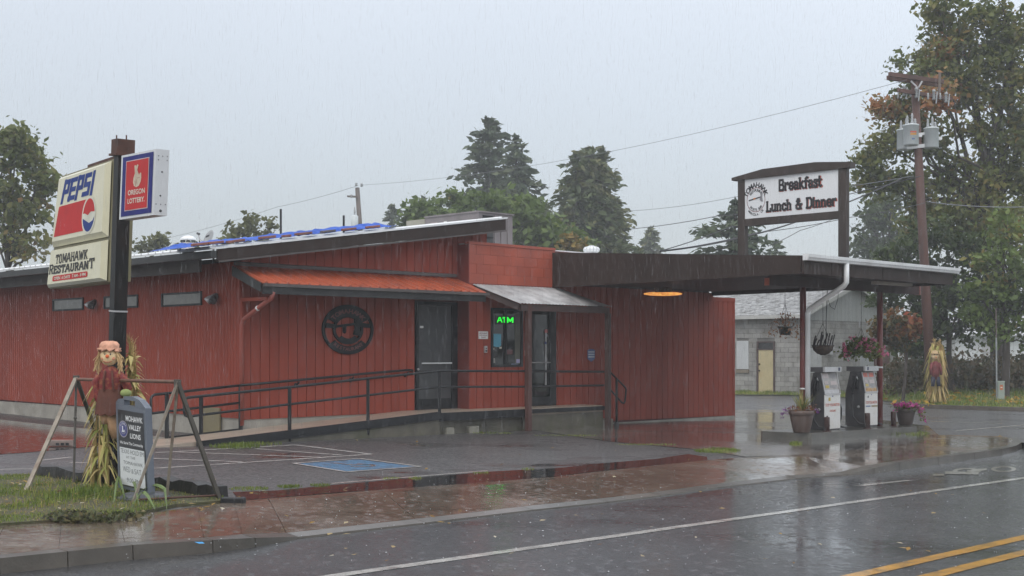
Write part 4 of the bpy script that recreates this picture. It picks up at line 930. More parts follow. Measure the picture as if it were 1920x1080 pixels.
t = thing('alarm_sign', 'blue and white shield-shaped alarm sign on the wall by the steps', 'sign', W(u_, V_W - .02, z_))
hw, hh = .125, .145; af = plane_fn(W(u_ - hw, V_W - .03, z_ - hh), D1 * 2 * hw, UP * 2 * hh, -D2)
shield = [(.0, .25), (.5, 0), (1, .25), (1, .93), (.86, .93), (.8, 1), (.2, 1), (.14, .93), (0, .93)]
obj('shield', solid(af, [shield], -.01, .008), M('shield_blue', (.035, .07, .21), rough=.4), t)
for i in range(3): obj('lettering_band', flat(af, [(.08, .34 + .19 * i), (.92, .34 + .19 * i), (.92, .45 + .19 * i), (.08, .45 + .19 * i)], .001), M('shield_pale', (.42, .46, .55), rough=.5), t)
uA0, uA1 = fw(931, 600, V_W)[0], fw(962, 600, V_W)[0]; zA = fw(945, 600, V_W)[1]
NEON = M('neon_green', (.02, 1.0, .05), rough=.5, emit=1.3, var=0)
t = thing('neon_sign', 'glowing green neon sign behind the window glass', 'neon sign', W(uA0, V_W - .02, zA))
nf = plane_fn(W(uA0, V_W - .012, zA - .055), D1 * (uA1 - uA0), UP * .115, -D2)
for s0, s1, ch in ((0, .33, 'A'), (.34, .54, 'T'), (.60, 1, 'M')):
    obj('neon_tube', put(slab_geo(ch, .15, False), sub(nf, s0, s1, 0, 1), .0), NEON, t)
obj('backing', MB().uvz(uA0 - .03, uA1 + .03, V_W - .008, V_W - .005, zA - .09, zA + .09), BLACKM, t)
ua_, ub_ = fw(924.5, 640, V_W)[0], fw(939, 640, V_W)[0]; za_, zb_ = fw(930, 651, V_W)[1], fw(930, 626, V_W)[1]
tag(obj('paper_notice', MB().prism([W(ua_, V_W - .008, za_ + .02), W(ub_ - .06, V_W - .008, za_), W(ub_, V_W - .008, za_ + .04), W(ub_, V_W - .008, zb_), W(ua_, V_W - .008, zb_)], -D2 * .002), M('blue_paper', (.10, .34, .46), rough=.7)),
    'sky-blue paper notice taped inside the window', 'paper notice')

# ------------------------------------------------------------------ ramp, landing, railings
VRp = -1.12
rz = lambda px, py: fw(px, py, VRp)
u0_, z0_ = rz(388, 833); u1_, z1_ = rz(824, 770)
ul_, zl_ = -1.55, -.02
ramp = thing('entrance_ramp', 'sloping concrete wheelchair ramp with black steel edging along the front wall', 'ramp', W(1.5, -.6, G(-4)))
def rampz(u): return ZD * max(0, min(1, (u - (u0_ - .9)) / (u1_ - (u0_ - .9)))) + (1 - max(0, min(1, (u - (u0_ - .9)) / (u1_ - (u0_ - .9))))) * G(-5.5)
uu0 = u0_ - .9
RAMPC = M('ramp_concrete', (0.36, 0.30, 0.24), rough=.4, var=.15, scale=3, coat=.2, crough=.2, bump=.002)
obj('ramp_slab', MB().hexa([W(uu0, VRp + .03, -.35), W(u1_, VRp + .03, -.35), W(u1_, .0, -.35), W(uu0, .0, -.35),
    W(uu0, VRp + .03, rampz(uu0) + .012), W(u1_, VRp + .03, ZD), W(u1_, .0, ZD), W(uu0, .0, rampz(uu0) + .012)]), RAMPC, ramp)
obj('ramp_side', MB().hexa([W(u0_ - .2, VRp - .012, -.4), W(u1_, VRp - .012, -.4), W(u1_, VRp + .028, -.4), W(u0_ - .2, VRp + .028, -.4),
    W(u0_ - .2, VRp - .012, rampz(u0_ - .2) - .07), W(u1_, VRp - .012, ZD - .07), W(u1_, VRp + .028, ZD - .07), W(u0_ - .2, VRp + .028, rampz(u0_ - .2) - .07)]), CONCD, ramp)
obj('edge_beam', MB().hexa([W(u0_ - .2, VRp - .05, rampz(u0_ - .2) - .13), W(u1_, VRp - .05, ZD - .13), W(u1_, VRp + .0, ZD - .13), W(u0_ - .2, VRp, rampz(u0_ - .2) - .13),
    W(u0_ - .2, VRp - .05, rampz(u0_ - .2) + .02), W(u1_, VRp - .05, ZD + .02), W(u1_, VRp + .0, ZD + .02), W(u0_ - .2, VRp, rampz(u0_ - .2) + .02)]), BLACKM, ramp)
UL1 = fw(1132, 700, VRp)[0]
um_ = fw(985, 770, VRp)[0]
obj('landing_slab', MB().uvz(u1_ + .003, UL1, VRp + .03, V_W - .02, ZD - .14, ZD).uvz(u1_ + .003, U_R - .02, V_W - .02, 0, ZD - .14, ZD), RAMPC, ramp)
obj('landing_edge', MB().uvz(u1_ + .003, um_, VRp - .05, VRp + .0, ZD - .16, ZD - .005), BLACKM, ramp)
obj('landing_edge', MB().uvz(um_ + .003, UL1 + .02, VRp - .045, VRp + .0, ZD - .10, ZD - .015), BLACKM, ramp)
obj('landing_support', MB().uvz(um_, UL1, VRp + .02, V_W - .05, -.4, ZD - .14), CONCD, ramp)
obj('landing_support', MB().uvz(u1_, um_, VRp + .10, V_W - .05, -.4, ZD - .14), CONCD, ramp)
for px in (842, 889):
    u_ = fw(px, 800, VRp)[0]; obj('support_block', MB().uvz(u_ - (.12 if px > 850 else .06), u_ + .15, VRp - .0, VRp + .3, -.2, ZD - .30), M('block_pale', (.24, .23, .19), rough=.6, var=.2), ramp, bevel=.02)
# step at the right end
obj('step', MB().uvz(UL1 + .01, UL1 + .38, VRp + .05, V_W - .03, -.4, .05), CONC, ramp, bevel=.015)
rail = thing('ramp_railing', 'black tubular two-bar railing down the outer edge of the ramp and landing', 'railing', W(1.5, VRp, 0))
def on(px, py, v=VRp): u_, z_ = fw(px, py, v); return W(u_, v, z_)
r_ = .024
obj('top_rail', MB().tube([on(345, 757), on(344, 752), on(347, 748), on(352, 745.5), on(543, 726), on(690, 709.5), on(822, 696), on(830, 695.5), on(985, 696), on(1132, 697)], r_, 10), BLACKM, rail, True)
obj('lower_rail', MB().tube([on(345, 757), on(345, 772), on(347, 779), on(353, 781.5), on(376, 778), on(543, 758), on(690, 741), on(824, 725.5), on(985, 725), on(1132, 722.5)], r_ * .9, 10), BLACKM, rail, True)
for px, yt, yb in [(377, 745, 812), (543, 726, 830), (690, 711, 815), (824, 696, 790)]:
    a = on(px, yt); b = on(px, yb)
    obj('post', MB().box(a + Vector((-.028, -.028, -(a.z - b.z))), (.056, 0, 0), (0, .056, 0), (0, 0, a.z - b.z)), BLACKM, rail)
wr = thing('wall_handrail', 'black handrail fixed along the red wall above the ramp', 'handrail', W(1.5, -.1, .8))
VH = -.12
obj('rail', MB().tube([on(451, 722.5, VH), on(560, 712.5, VH), on(690, 700, VH), on(765, 693.8, VH), on(773, 694.5, -.06), on(774, 695.5, -.02)], .024, 10), BLACKM, wr, True)
for px in (561, 663, 766):
    yy = 722.5 + (693.8 - 722.5) * (px - 451) / (765 - 451) + 4
    p = on(px, yy, VH); obj('bracket', MB().tube([p, p - UP * .04 + D2 * .05, p - UP * .06 + D2 * .105], .016, 8), BLACKM, wr); obj('rosette', MB().lathe([(.045, 0), (.04, .015)], p - UP * .06 + D2 * .104, 12, -D2), BLACKM, wr, True)
lr_ = thing('corner_railing', 'black tubular railing at the foot of the ramp by the building corner', 'railing', W(-1, -.06, 0))
VL_ = -.06
obj('top_rail', MB().tube([on(283, 772, VL_), on(283, 748, VL_), on(285, 743, VL_), on(290, 740, VL_), on(313, 737.5, VL_), on(451, 722.5, VL_)], .024, 10), BLACKM, lr_, True)
obj('lower_rail', MB().tube([on(283, 772, VL_), on(286, 775, VL_), on(313, 771.5, VL_), on(451, 755, VL_)], .022, 10), BLACKM, lr_, True)
for px, yt, yb, h in [(313, 737, 828, .03), (451.5, 722, 812, .034)]:
    a, b = on(px, yt, VL_), on(px, yb, VL_); obj('post', MB().box(b + Vector((-h, -h, 0)), (2 * h, 0, 0), (0, 2 * h, 0), (0, 0, a.z - b.z)), BLACKM, lr_)
obj('kick_plate', MB().hexa([on(313, 829, VL_ - .02), on(450, 812, VL_ - .02), on(450, 812, VL_ + .02), on(313, 829, VL_ + .02), on(313, 819, VL_ - .02), on(450, 803, VL_ - .02), on(450, 803, VL_ + .02), on(313, 819, VL_ + .02)]), BLACKM, lr_)
tag(obj('plywood_sheet', MB().box(lw(380, 800)[0] * D2 + P0 + D1 * (-.05) + UP * lw(380, 812, -.05)[1], D1 * .03, D2 * (lw(416, 800)[0] - lw(380, 800)[0]), UP * (lw(400, 763, -.05)[1] - lw(400, 812, -.05)[1])), M('tan_board', (.21, .18, .105), rough=.6, var=.12)),
    'tan board covering a patch of the foundation behind the railing', 'board')
sr = thing('step_handrail', 'short black handrail sloping down beside the concrete step', 'handrail', on(1155, 800))
obj('rail', MB().tube([on(1144, 697.5), on(1172, 726), on(1174, 730), on(1172, 752), on(1170, 756), on(1166, 755), on(1144, 730)], .02, 8), BLACKM, sr, True)
a, b = on(1156, 709), on(1156, 799); obj('post', MB().tube([a, b], .026, 8), BLACKM, sr, True)
obj('foot', MB().box(b - Vector((.05, .05, .0)), (.1, 0, 0), (0, .1, 0), (0, 0, .09)), BLACKM, sr)
# ------------------------------------------------------------------ things on the main roof
def roofpt(px, py, v):                               # a point over the sloping roof on the plane v
    u_, z_ = fw(px, py, v); return u_, z_
TARP = M('blue_tarp', (0.008, 0.070, 0.40), rough=.55, var=.3, scale=4, bump=.03, bscale=7, spec=.25, dirt=(.012, .10, .50), dscale=4, damt=.6)
tp = MB(); rt = random.Random(3)
ua, ub = fw(316, 470, -.1)[0], fw(724, 428, -.1)[0]
n_, m__ = 70, 7
for i in range(n_ + 1):
    for j in range(m__ + 1):
        u_ = ua + (ub - ua) * i / n_; v_ = -.42 + j * .16 + .04 * math.sin(i * .9)
        h = [.008, .02, .06, .13, .17, .12, .06, .03][j] * (.36 + .10 * math.sin(i * .31 + 1.3 * math.sin(i * .13) + j * .5) ** 2 + .22 * min(1, i / 60)) + rt.uniform(0, .03)
        h = max(.012, h * min(1, i / 5 + .15))
        tp.v.append(W(u_, v_, roofz(u_) + .062 + h))
tp.f = [(i * (m__ + 1) + j, (i + 1) * (m__ + 1) + j, (i + 1) * (m__ + 1) + j + 1, i * (m__ + 1) + j + 1) for i in range(n_) for j in range(m__)]
tag(obj('tarpaulin', tp, TARP, smooth=False), 'long crumpled blue tarpaulin laid along the sloping roof edge', 'tarpaulin')
BRICK = M('roof_brick', (.23, .085, .05), rough=.6, var=.25, scale=6, objrand=.2)
where = ['leftmost under the satellite dish', 'just right of the satellite dish', 'a small one below the leafless twigs', 'beside the small one below the twigs', 'left of the tall black pole foot',
         'right of the tall black pole foot', 'midway between the two black poles', 'grey one left of the short black pole', 'below the short black pole', 'rightmost near the tarp end']
for (px, py, w_), wh in zip([(372, 465, .28), (402, 461.5, .30), (429, 459, .12), (446, 457, .20), (499, 451.5, .32), (535, 447.5, .16), (567, 445, .34), (613, 439.5, .30), (652, 435.5, .30), (697, 431, .30)], where):
    u_ = fw(px, py, -.3)[0]; zz = roofz(u_) + .068; dz_ = w_ * .146
    b = obj('brick', MB().hexa([W(u_ - w_ / 2, -.38, zz), W(u_ + w_ / 2, -.38, zz + dz_), W(u_ + w_ / 2, -.28, zz + dz_), W(u_ - w_ / 2, -.28, zz), W(u_ - w_ / 2, -.38, zz + .045), W(u_ + w_ / 2, -.38, zz + .045 + dz_), W(u_ + w_ / 2, -.28, zz + .045 + dz_), W(u_ - w_ / 2, -.28, zz + .045)]),
            M('grey_block', (.12, .10, .09), rough=.7) if 'grey' in wh else BRICK, bevel=.008)
    tag(b, 'weight brick on the blue roof tarp, ' + wh, 'brick', 'bricks holding down the roof tarp')
c = at(353, 462, 26.5)
t = thing('flue_vent', 'galvanised roof flue with a white rain cap left of the satellite dish', 'roof vent', c)
obj('pipe', MB().lathe([(.125, -.5), (.125, .06)], c, 18), GALV, t, True)
for k in range(8):
    a = math.pi * k / 4; obj('louvre', MB().box(c + Vector((math.cos(a) * .12, math.sin(a) * .12, .06)), Vector((-math.sin(a), math.cos(a), 0)) * .05, Vector((math.cos(a), math.sin(a), 0)) * .02, UP * .08), GREYPAINT, t)
obj('cap', MB().lathe([(.15, .125), (.165, .14), (.15, .17), (.09, .21), (.02, .225)], c, 20), WHITEM, t, True)
obj('collar', MB().lathe([(.15, .045), (.155, .07)], c, 18), GALV, t, True)
c = at(391, 446, 26.0)
t = thing('satellite_dish', 'grey satellite dish tilted on the roof beside the flue', 'satellite dish', c)
dn = Vector((-.72, -.62, .42)).normalized()
obj('reflector', MB().lathe([(.002, .055), (.07, .045), (.13, .025), (.17, 0), (.172, -.008), (.13, .015), (.07, .033), (.002, .043)][::-1], c, 22, dn * -1), M('dish_grey', (.33, .34, .35), rough=.4, var=.08), t, True)
obj('feed_arm', MB().tube([c - UP * .16, c + dn * .22 - UP * .12, c + dn * .25 - UP * .04], .012, 8), GALV, t)
obj('feed_horn', MB().lathe([(.02, 0), (.03, .06)], c + dn * .28 - UP * .03, 10, -dn), GREYPAINT, t, True)
obj('mast', MB().tube([c - dn * .06, c - dn * .12 - UP * .1, c - dn * .12 - UP * .5], .02, 8), GALV, t)
sg = flat(plane_fn(c - dn * .01 + Vector((-.06, .05, .0)), Vector((.1, -.11, 0)), UP * .08, dn), [(0, 0), (1, .3), (1, .7), (0, .5)], .02); obj('mark', sg, BLACKM, t)
for px, yt, yb, lab in [(526.5, 392, 445, 'tall thin black pole standing on the roof behind the tarp'), (644.5, 404, 435, 'short thin black pole standing on the roof near the far transformer')]:
    a, b = at(px, yt, 25.8), at(px, yb + 12, 25.8)
    tag(obj('roof_pole', MB().tube([b, a], .022, 8), BLACKM), lab, 'pole')
# air handler behind the roof peak
AC = M('unit_grey', (.20, .18, .185), rough=.5, var=.1, dirt=(.15, .135, .13), damt=.5)
ACL = M('unit_beige', (.29, .28, .23), rough=.5, var=.1)
ua, ub = 5.75, 6.9; va = 1.1
def acp(px, py, u_=None): 
    v_, z_ = lw(px, py, 5.55); return v_, z_
t = thing('air_conditioner', 'long grey rooftop air-handling unit behind the roof peak', 'rooftop unit', W(6.3, 2.4, 3.8))
v0 = lw(897, 395, 6.15)[0]; v1 = lw(762, 410, 6.15)[0]; vm = lw(797, 410, 6.15)[0]
zt = lw(897, 395, 6.15)[1]
u0x = 6.15; u1x = fw(961, 420, v0)[0]
obj('housing', MB().uvz(u0x, u1x, v0, vm, 3.77, zt - .03), AC, t)
obj('housing', MB().uvz(u0x, u1x, vm + .01, v1, 3.77, zt - .05), ACL, t)
obj('lid', MB().uvz(u0x - .03, u1x + .03, v0 - .03, vm, zt - .03, zt), AC, t)
obj('louvre_panel', MB().uvz(u0x + .12, u0x + .42, v0 - .012, v0 - .002, 3.8, zt - .08), GREYPAINT, t)
for k in range(5): obj('slat', MB().uvz(u0x + .13, u0x + .41, v0 - .03, v0 - .013, 3.83 + k * .15, 3.86 + k * .15), BLACKM, t)
for k in range(3): obj('corner_post', MB().uvz(u0x + .46 + k * .2, u0x + .52 + k * .2, v0 - .02, v0 - .002, 3.78, zt - .05), AC, t)
for px, wd in ((820, .22), (838, .1)):
    v_ = lw(px, 408, 6.15)[0]; obj('label_plate', MB().box(W(u0x - .006, v_, zt - .28), D2 * wd, D1 * .004, UP * .13), M('plate_pale', (.4, .34, .34), rough=.6) if wd > .15 else WHITEP, t)
obj('cowl', MB().ball(W(u0x + .3, vm, zt + .01), .06), BLACKM, t)

# ------------------------------------------------------------------ leaning sign pole with its two lit cabinets
pb = Vector((-4.56, 14.75, G(-4.56)))
pt_top = at(231, 268, 14.55)
t = thing('sign_pole', 'leaning black weathered square sign pole wrapped in corn stalks', 'pole', pb)
POLEB = M('pole_black', (.010, .010, .010), spec=.25, rough=.45, var=.3, scale=4, dirt=(.035, .018, .013), dscale=2.5, damt=.8, stretch=(1, 1, .3))
ax_ = (pt_top - pb).normalized()
def onpole(py): k = (CZ - (py - HY) / F * 14.65 - pb.z) / (pt_top.z - pb.z); return pb.lerp(pt_top, k)
obj('post', MB().beam(pb - ax_ * .2, onpole(290), .15, .15, Vector((.8, .6, 0))), POLEB, t)
RUST = M('rusty_steel', (.075, .032, .022), rough=.7, var=.35, scale=8, bump=.002)
obj('cap', MB().beam(onpole(292), onpole(265), .20, .20, Vector((.8, .6, 0))), RUST, t)
obj('cap_flange', MB().beam(onpole(292) - ax_ * .02, onpole(292) + ax_ * .004, .24, .24, Vector((.8, .6, 0))), RUST, t)
for s in (-.06, .05): obj('bolt', MB().tube([onpole(265) + Vector((s, -.05, -.03)), onpole(265) + Vector((s, -.05, .045))], .008, 6), RUST, t)
obj('strap', MB().beam(onpole(585), onpole(582), .162, .162, Vector((.8, .6, 0))), GALV, t)

dS = Vector((-.601, .799, 0)); nS = Vector((-.799, -.601, 0))         # signs run away to the left, facing the road
def onplane(px, py, o):                               # pixel -> point of the vertical plane through o along dS
    k = (px - CX) / F; tt = (k * o.y - o.x) / (dS.x - k * dS.y); Y = o.y + dS.y * tt
    return at(px, py, Y)
def quad_fn(bl, br, tl, tr, n):
    bl, br, tl, tr, n = map(Vector, (bl, br, tl, tr, n)); n = n.normalized()
    return lambda s, t_, h: (bl * (1 - s) + br * s) * (1 - t_) + (tl * (1 - s) + tr * s) * t_ + n * h
oS = Vector((-4.70, 15.06, 0))
CREAM = M('cream_plastic', (.72, .69, .50), rough=.3, var=.05, scale=3, coat=.3, dirt=(.64, .60, .41), damt=.5)
FRAMEC = M('olive_frame', (.22, .20, .115), rough=.5, var=.15)
def cabinet(tl, tr, bl, br, o):
    return quad_fn(onplane(*bl, o), onplane(*br, o), onplane(*tl, o), onplane(*tr, o), nS)
cs = thing('restaurant_sign', 'big cream two-panel sign with blue and black lettering on the leaning black pole', 'sign', onplane(205, 530, oS))
full = cabinet((114.5, 330), (216, 296), (90, 541), (208, 527), oS)
mb = MB(); mb.prism([full(0, 0, -.015), full(1, 0, -.015), full(1, 1, -.015), full(0, 1, -.015)], nS * -.22); obj('housing', mb, FRAMEC, cs)
mb = MB(); mb.prism([full(.45, 1, -.04), full(1, 1, -.04), full(1, 1.03, -.04), full(.45, 1.03, -.04)], nS * -.16); obj('top_rail', mb, RUST, cs)
def bulge(fn, d=.045, m=.045):
    mb = MB(); mb.add([fn(0, 0, 0), fn(1, 0, 0), fn(1, 1, 0), fn(0, 1, 0), fn(m, m * 1.6, d), fn(1 - m, m * 1.6, d), fn(1 - m, 1 - m * .9, d), fn(m, 1 - m * .9, d)],
                      [(3, 2, 1, 0), (4, 5, 6, 7), (0, 1, 5, 4), (1, 2, 6, 5), (2, 3, 7, 6), (3, 0, 4, 7)]); return mb
f1 = sub(full, .005, .94, .37, .985); f2 = sub(full, .005, .94, .008, .345)
pa = obj('sign_panel', bulge(f1, .05), CREAM, cs); pb2 = obj('sign_panel', bulge(f2, .05), CREAM, cs)
SBLUE = M('sign_blue', (.012, .040, .22), rough=.45, var=.1, spec=.15); SRED = M('sign_red', (.52, .022, .022), rough=.45, var=.1, spec=.15); SWHITE = M('sign_cream_white', (.66, .65, .54), rough=.35)
PEP = {'P': [(.1, 0, .1, .95), (.1, .92, .5, .92), (.5, .92, .5, .45), (.1, .45, .5, .45)], 'E': [(.1, .03, .1, .92), (.06, .92, .52, .92), (.1, .48, .48, .48), (.06, .08, .52, .08)],
       'S': [(.5, .92, .1, .92), (.1, .92, .1, .5), (.1, .5, .5, .5), (.5, .5, .5, .08), (.5, .08, .06, .08)], 'I': [(.12, .03, .12, .95)]}
def block_word(word, th, shear):
    vs_, fs = [], []; x = 0
    for ch in word:
        for k, (x0, y0, x1, y1) in enumerate(PEP[ch]):
            d = Vector((x1 - x0, y1 - y0, 0)).normalized(); s = Vector((-d.y, d.x, 0)) * th / 2; e_ = d * th / 2
            a, b = Vector((x + x0, y0, 0)) - e_, Vector((x + x1, y1, 0)) + e_; z = Vector((0, 0, .0004 * k)); n = len(vs_)
            for p in (a - s, b - s, b + s, a + s): vs_.append(Vector((p.x + shear * p.y, p.y, z.z)))
            fs.append((n, n + 1, n + 2, n + 3))
        x += .32 if ch == 'I' else .68
    return vs_, fs
g = block_word('PEPSI', .225, .22)
obj('lettering', put(g, sub(f1, .135, .80, .585, .925), .052), SBLUE, pa)
obj('red_band', flat(f1, [(.075, .135), (.665, .135), (.635, .30), (.66, .56), (.125, .56), (.115, .53)], .053), SRED, pa)
obj('globe_ring', flat(f1, circ(.715, .335, .123, .262, 32), .0536), SWHITE, pa)
gl_ = lambda pts, mat_, nm: obj(nm, flat(f1, pts, .0545), mat_, pa)
top = circ(.715, .335, .105, .225, 18, 8, 172) + [(.64, .37), (.70, .335), (.75, .375)]
bot = circ(.715, .335, .105, .225, 18, 188, 352) + [(.79, .25), (.73, .225), (.66, .27)]
gl_(top, SRED, 'globe_wave'); gl_(bot, SBLUE, 'globe_wave')
obj('lettering', put(slab_geo('TOMAHAWK', .165, True, .12, {}), sub(f2, .16, .74, .585, .84), .053), INK, pb2)
obj('lettering', put(slab_geo('RESTAURANT', .165, True, .11, {i: .8 for i in range(1, 9)}), sub(f2, .055, .86, .325, .60), .053), INK, pb2)
rr = [(.14, .155), (.155, .135), (.74, .135), (.755, .155), (.755, .255), (.74, .28), (.155, .28), (.14, .255)]
obj('red_band', flat(f2, rr, .053), SRED, pb2)
obj('lettering', put(text_geo('OPEN  6 DAYS   7 AM - 9 PM', .03), sub(f2, .17, .725, .165, .25), .0545), SWHITE, pb2)
# lottery cabinet on the near side of the pole
oL = onpole(345) + nS * .13 + Vector((.0, -.02, 0))
lt = thing('lottery_sign', 'white box sign with crossed fingers on red hanging on the near side of the pole', 'sign', onplane(250, 410, oL))
lf = cabinet((228, 292), (293, 279), (223.5, 412), (288, 403), oL)
CAB = M('cabinet_white', (.66, .68, .70), rough=.35, var=.05, dirt=(.5, .5, .5), dscale=3, damt=.4)
wv_ = Vector((.799, .601, 0)) * .145
mb = MB(); mb.prism([lf(0, 0, 0), lf(1, 0, 0), lf(1, 1, 0), lf(0, 1, 0)], wv_); obj('housing', mb, CAB, lt)
LBLUE = M('lottery_blue', (.014, .016, .17), rough=.45, spec=.15)
fp = obj('face_panel', flat(lf, [(.055, .04), (.94, .04), (.94, .965), (.055, .965)], .004), LBLUE, lt)
obj('face_border', flat(lf, [(.165, .118), (.835, .118), (.835, .895), (.165, .895)], .006), M('pale_border', (.6, .5, .5), rough=.4), fp)
obj('red_field', flat(lf, [(.18, .13), (.82, .13), (.82, .883), (.18, .883)], .008), SRED, fp)
SKIN = M('emblem_cream', (.62, .50, .36), rough=.4)
hand = circ(.52, .585, .125, .105, 20)
obj('emblem_hand', flat(lf, [(.41, .62), (.40, .55), (.43, .49), (.50, .465), (.57, .48), (.62, .54), (.635, .60), (.63, .665), (.61, .68), (.585, .67), (.57, .645), (.53, .70), (.46, .69), (.43, .66)], .0095), SKIN, fp)
obj('emblem_finger', flat(lf, [(.45, .66), (.425, .80), (.45, .81), (.475, .80), (.54, .68)], .0102), SKIN, fp)
obj('emblem_finger', flat(lf, [(.445, .67), (.49, .68), (.545, .80), (.525, .815), (.50, .81)], .0112), SKIN, fp)
LINE = M('emblem_line', (.42, .16, .10), rough=.5)
for pts in ([(.49, .59), (.50, .59), (.51, .52), (.50, .52)], [(.52, .60), (.60, .605), (.60, .612), (.52, .607)], [(.45, .57), (.46, .57), (.50, .48), (.49, .48)]): obj('emblem_line', flat(lf, pts, .0125), LINE, fp)
obj('lettering', put(text_geo('OREGON', .02), sub(lf, .26, .75, .355, .435), .0095), SWHITE, fp)
obj('lettering', put(text_geo('LOTTERY.', .02), sub(lf, .26, .75, .225, .305), .0095), SWHITE, fp)
side = quad_fn(lf(1, 0, 0), lf(1, 0, 0) + wv_, lf(1, 1, 0), lf(1, 1, 0) + wv_, Vector((.601, -.799, 0)))
for s, t_, r in [(.2, .9, .006), (.5, .9, .006), (.85, .9, .006), (.5, .66, .010), (.45, .30, .010), (.15, .17, .006), (.5, .17, .006), (.85, .17, .006), (.5, .07, .016), (.2, .84, .006), (.85, .84, .006)]:
    obj('rivet', MB().lathe([(r, 0), (r * .6, .005)], side(s, t_, .0), 8, Vector((.601, -.799, 0))), GREYPAINT, lt)

# ------------------------------------------------------------------ corn bundle and scarecrow doll at the pole
HUSK = leafmat('husk', [(0, (.16, .20, .04)), (.25, (.32, .33, .09)), (.5, (.54, .45, .18)), (.8, (.64, .50, .25)), (1, (.42, .30, .13))], .6, .25)
def corn_mesh(rg, base, hgt, rad, n, leaves=5, wl=.045, topspread=1.0, flare=.0, droop=1.0):
    V, Fc, T = [], [], []
    def rib(pts, wds, side, tint):
        b = len(V)
        for p, w in zip(pts, wds): V.append(p - side * w / 2); V.append(p + side * w / 2)
        for i in range(len(pts) - 1): Fc.append((b + 2 * i, b + 2 * i + 1, b + 2 * i + 3, b + 2 * i + 2)); T.append(tint)
    for k in range(n):
        a = rg.uniform(0, 2 * math.pi); r0 = rad * (1 + flare) * rg.uniform(.3, 1); h = hgt * rg.uniform(.72, 1.0)
        p0 = base + Vector((math.cos(a) * r0, math.sin(a) * r0, 0)); a2 = a + rg.uniform(-.5, .5)
        p1 = base + Vector((math.cos(a2) * rad * .5 * topspread, math.sin(a2) * rad * .5 * topspread, h))
        mid = p0.lerp(p1, .5) + Vector((rg.uniform(-1, 1), rg.uniform(-1, 1), 0)) * .02; tint = rg.uniform(.2, 1)
        pts = [p0, mid, p1]
        for sd in (Vector((math.cos(a), math.sin(a), 0)), Vector((-math.sin(a), math.cos(a), 0))): rib(pts, [.020, .017, .010], sd, tint)
        for j in range(leaves):
            f = rg.uniform(.12, .97); q = p0.lerp(p1, f); a3 = a + rg.uniform(-1.3, 1.3); d = Vector((math.cos(a3), math.sin(a3), 0))
            L = rg.uniform(.25, .5) * hgt * .48; up = rg.uniform(.1, .6); w = wl * rg.uniform(.6, 1.2); tw = rg.uniform(-.5, .5)
            P = [q + d * (L * s * (.42 + .25 * s)) + UP * (L * (up * s - droop * 1.25 * s * s)) for s in (0, .25, .5, .75, 1)]
            for p in P:
                if p.z < base.z + .01: p.z = base.z + .01 + rg.uniform(0, .02)
            sd = (Vector((-d.y, d.x, 0)) + UP * tw).normalized(); rib(P, [w * .6, w, w * .95, w * .6, w * .08], sd, min(1, max(0, tint + rg.uniform(-.35, .25))))
        for j in range(6):                           # tassel
            d = Vector((rg.uniform(-1, 1), rg.uniform(-1, 1), rg.uniform(.6, 2))).normalized(); L = rg.uniform(.08, .17)
            P = [p1, p1 + d * L * .5, p1 + d * L - UP * L * .25]; rib(P, [.008, .008, .003], Vector((.8, -.6, 0)), rg.uniform(.75, 1))
    return np.array([tuple(v) for v in V]), np.array(Fc), np.array(T)
rg = random.Random(11)
bb = Vector((-4.60, 14.66, G(-4.6) + .02))
cb = thing('corn_bundle', 'bundle of drying corn stalks tied round the leaning black sign pole', 'corn stalks', bb)
def put_np(name, V, Fc, T, m, par): return nmesh(name, V - np.array(tuple(base_of(par))), Fc, m, par, T)
V, Fc, T = corn_mesh(rg, bb + Vector((-.04, -.02, 0)), 1.25, .13, 26, 8, .036, .7, .35)
put_np('stalks', V, Fc, T, HUSK, cb)['kind'] = 'stuff'
V, Fc, T = corn_mesh(rg, bb + Vector((.26, .10, .45)), 1.20, .07, 22, 6, .055, .9, .0, .55)
put_np('stalks', V, Fc, T, HUSK, cb)['kind'] = 'stuff'
obj('twine', MB().tube([bb + Vector((math.cos(a) * .13, math.sin(a) * .13, 1.0)) for a in [i * .4 for i in range(17)]], .006, 6), M('twine', (.25, .18, .1)), cb)
# the doll: torso, skirt, head and limbs
dl = at(203, 820, 14.36)
dol = thing('scarecrow_doll', 'scarecrow doll in peach hat, red patterned shirt and brown skirt before the black pole', 'scarecrow', dl)
def dp_(px, py, Y=14.36): return at(px, py, Y)
BURLAP = M('burlap_skin', (.82, .62, .36), rough=.8, var=.08, scale=20, bump=.001, bscale=300)
HAT = M('peach_cloth', (.64, .34, .23), rough=.85, var=.15, scale=12, bump=.004, bscale=40)
SHIRT = M('red_print', (.17, .020, .022), rough=.8, var=.3, scale=14, dirt=(.42, .18, .07), dscale=22, damt=.55)
SKIRT = M('brown_cloth', (.115, .042, .028), rough=.85, var=.2, scale=7, bump=.006, bscale=22)
LEG = M('tan_cloth', (.40, .24, .13), rough=.85, var=.2, scale=9, bump=.003)
hc = dp_(205, 668)
obj('head', MB().ball(hc, .100, .082, .106, 22, 14), BURLAP, dol, True)
hm = MB(); nn = 28
def hatring(r, z, wob): return [hc + Vector((math.cos(2 * math.pi * k / nn) * r * .82 * (1 + wob * math.sin(k * 2.7)), math.sin(2 * math.pi * k / nn) * r * .74 * (1 + wob * math.cos(k * 2.2)), z + wob * .10 * math.sin(k * 1.9))) for k in range(nn)]
rings = [hatring(.108, .066, .05), hatring(.140, .056, .20), hatring(.150, .074, .20), hatring(.122, .090, .07), hatring(.128, .115, .14), hatring(.098, .150, .13), hatring(.04, .168, .05)]
for r in rings: hm.v += r
